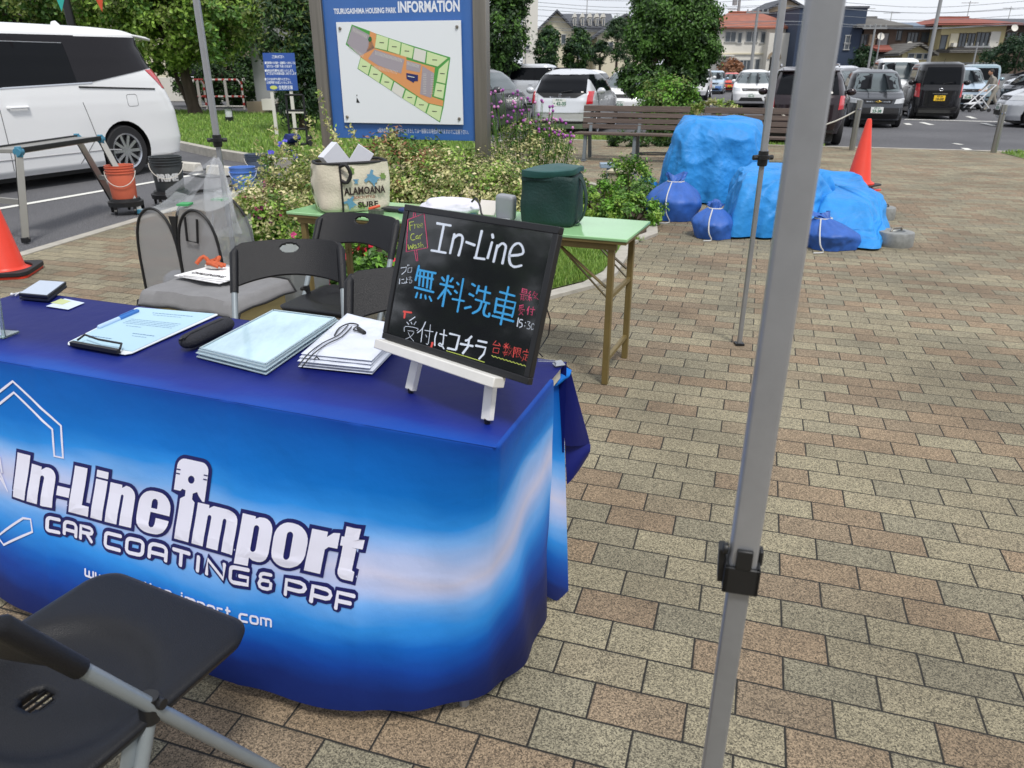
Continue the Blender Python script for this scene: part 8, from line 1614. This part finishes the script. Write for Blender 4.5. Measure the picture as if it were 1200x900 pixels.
# ================================================================ poles and wires
M_POLE = mat('concrete_pole', '#8d8f90', .8, var=.1)
def pole(label, px, ptop, Y, r0=.16, arms=0, boxm=False, name='utility_pole', bot=0):
    x = xt(px, Y); t_ = thing(name, label, 'pole', (x, Y, 0)); m = MB(); m.tube([(0, 0, 0), (0, 0, zt(ptop, Y))], [r0, r0 * .7], 12); obj('shaft', m, M_POLE, t_)
    if arms:
        m = MB(); [m.box((0, 0, zt(ptop, Y) - .3 - .6 * k), (1.8, .1, .1)) for k in range(arms)]; [m.lathe([(.05, 0), (.06, .1), (.03, .2)], 8, Matrix.Translation((q, 0, zt(ptop, Y) - .25))) for q in (-.8, -.4, .4, .8)]; obj('crossarm', m, M_POLE, t_)
    if boxm: m = MB(); m.lathe([(.25, 0), (.25, .8)], 14, Matrix.Translation((-.45, 0, zt(14, Y)))); m.box((-.6, 0, zt(18, Y)), (1.0, .1, .08)); obj('transformer', m, M_POLE, t_)
    return t_
pole('dark utility pole with a transformer, just right of the clipped tree', 858, -60, 84, .17, 0, True); pole('pale concrete pole in front of the white house', 880, 17, 66, .15, 1); pole('tall grey lamp pole in front of the old houses, reaching the top of the photo', 1086, -60, 52, .13)
pole('thin pale pole in front of the brown tiled house', 1017, 33, 62, .1, 1); pole('very thin dark pole right of the pale pole', 1025, 42, 62, .06); pole('small pole with a sign at the front of the yellow house', 1139, 52, 58, .07, 1)
k = 0
WL = ['topmost overhead wire crossing the sky at the top of the picture', 'overhead wire just under the topmost one', 'third overhead wire from the top', 'fourth overhead wire from the top, nearly level', 'overhead wire passing right over the dormer roof', 'overhead wire at the height of the orange roof ridge', 'overhead wire just above the yellow house roof', 'lowest overhead wire, passing in front of the house eaves']
WO = [3, 4, 1, 5, 6, 2, 0, 7]
for y0, y1, Y, dip in ((16, 12, 64, .5), (22, 20, 64, .5), (8, 5, 66, .6), (27, 31, 63, .4), (33, 26, 62, .6), (12, 14, 68, .5), (4, -3, 70, .5), (37, 29, 61, .4)):
    m = MB(); xa, xb = xt(560, Y), xt(1260, Y); m.tube([(xa + (xb - xa) * q / 24, Y + q * .1, zt(y0, Y) * (1 - q / 24) + zt(y1, Y) * q / 24 - dip * math.sin(q / 24 * 6.283 * 1.0) ** 2) for q in range(25)], .016, 4)
    tag(obj('overhead_wire', m, mat('wire_grey', '#70757c', .6), sm=0), WL[WO[k]], 'wire', 'overhead wires'); k += 1
# ================================================================ person with a cart
pY = 25.5; pg = G(1160, 130); M_CLO = mat('grey_clothes', '#8f8a80', .8, var=.12, vscale=6); M_SKIN = mat('skin', '#b98a6c', .6)
pr = thing('person', 'person in grey work clothes walking left across the car park, leaning forward', 'person', (pg.x, pg.y, 0), R(0)); pr.scale = (.82,) * 3
V = dict(pel=(0, 0, .86), ch=(-.14, 0, 1.16), nk=(-.24, 0, 1.34), hd=(-.30, 0, 1.44), hp1=(0, -.09, .84), k1=(-.16, -.09, .48), a1=(-.26, -.09, .09), t1=(-.38, -.09, .04), hp2=(0, .09, .84), k2=(.12, .09, .46), a2=(.36, .09, .13), t2=(.27, .09, .04), s1=(-.2, -.17, 1.26), e1=(-.24, -.2, .98), w1=(-.42, -.18, .82), s2=(-.2, .17, 1.26), e2=(-.26, .2, 1.0), w2=(-.44, .18, .84))
E_ = [('pel', 'ch'), ('ch', 'nk'), ('nk', 'hd'), ('pel', 'hp1'), ('hp1', 'k1'), ('k1', 'a1'), ('a1', 't1'), ('pel', 'hp2'), ('hp2', 'k2'), ('k2', 'a2'), ('a2', 't2'), ('ch', 's1'), ('s1', 'e1'), ('e1', 'w1'), ('ch', 's2'), ('s2', 'e2'), ('e2', 'w2')]
rad = dict(pel=.15, ch=.16, nk=.06, hd=.055, hp1=.10, k1=.075, a1=.05, t1=.035, hp2=.10, k2=.075, a2=.05, t2=.035, s1=.07, e1=.05, w1=.035, s2=.07, e2=.05, w2=.035)
ks = list(V); me = bpy.data.meshes.new('body'); me.from_pydata([V[q] for q in ks], [(ks.index(a), ks.index(b_)) for a, b_ in E_], []); bo = link(bpy.data.objects.new('body', me)); sk = bo.modifiers.new('skin', 'SKIN'); 
for i, q in enumerate(ks): me.skin_vertices[0].data[i].radius = (rad[q],) * 2; me.skin_vertices[0].data[i].use_root = (q == 'pel')
sb = bo.modifiers.new('s', 'SUBSURF'); sb.levels = 2; bpy.context.view_layer.update(); m2 = bpy.data.meshes.new_from_object(bo.evaluated_get(bpy.context.evaluated_depsgraph_get())); bo.modifiers.clear(); bo.data = m2; m2.materials.clear(); m2.materials.append(M_CLO); smooth(m2, 80); bo.parent = pr
m = MB(); m.sphere((-.335, 0, 1.52), (.095, .08, .115), 16, 12); m.sphere((-.425, 0, 1.51), (.02, .014, .02), 8, 6); m.sphere((-.33, -.08, 1.51), (.018, .01, .028), 8, 6); m.sphere((-.33, .08, 1.51), (.018, .01, .028), 8, 6); obj('face', m, M_SKIN, pr)
m = MB(); m.sphere((-.315, 0, 1.55), (.105, .09, .10), 16, 12); obj('hair', m, mat('hair_dark', (.02, .016, .014), .7), pr)
for s_ in (-1, 1):
    m = MB(); w_ = Vector(V['w1'] if s_ < 0 else V['w2']); m.sphere(w_ + Vector((-.05, 0, -.015)), (.05, .02, .035), 10, 8)
    for q in range(4): m.tube([w_ + Vector((-.08, (q - 1.5) * .016, -.01)), w_ + Vector((-.125, (q - 1.5) * .018, -.025)), w_ + Vector((-.125, (q - 1.5) * .018, -.055))], .008, 6)
    m.tube([w_ + Vector((-.04, .02, 0)), w_ + Vector((-.085, .035, -.01))], .009, 6); obj('hand', m, M_SKIN, pr); a_ = V['t1'] if s_ < 0 else V['t2']; m = MB(); m.sphere((a_[0] + .03, a_[1], .045), (.13, .05, .045), 12, 8); obj('shoe', m, M_CBLK, pr)
kc = G(1144, 131); t_ = thing('push_cart', 'white folding push cart in front of the walking person', 'cart', (kc.x, kc.y, 0)); m = MB()
for y in (-.2, .2): m.tube([(-.35, y, .12), (.35, y, .85)], .022, 8); m.tube([(.3, y, .1), (-.1, y, .5)], .02, 8)
m.tube([(.35, -.2, .85), (.35, .2, .85)], .02, 8); m.box((-.15, 0, .28), (.5, .36, .03), ry=R(-8)); obj('frame', m, mat('cart_white', '#cfd0d2', .5), t_)
for x, y in ((-.35, -.2), (-.35, .2), (.3, -.2), (.3, .2)): m = MB(); m.tube([(x, y - .02, .06), (x, y + .02, .06)], .06, 14); obj('wheel', m, M_TYR, t_)
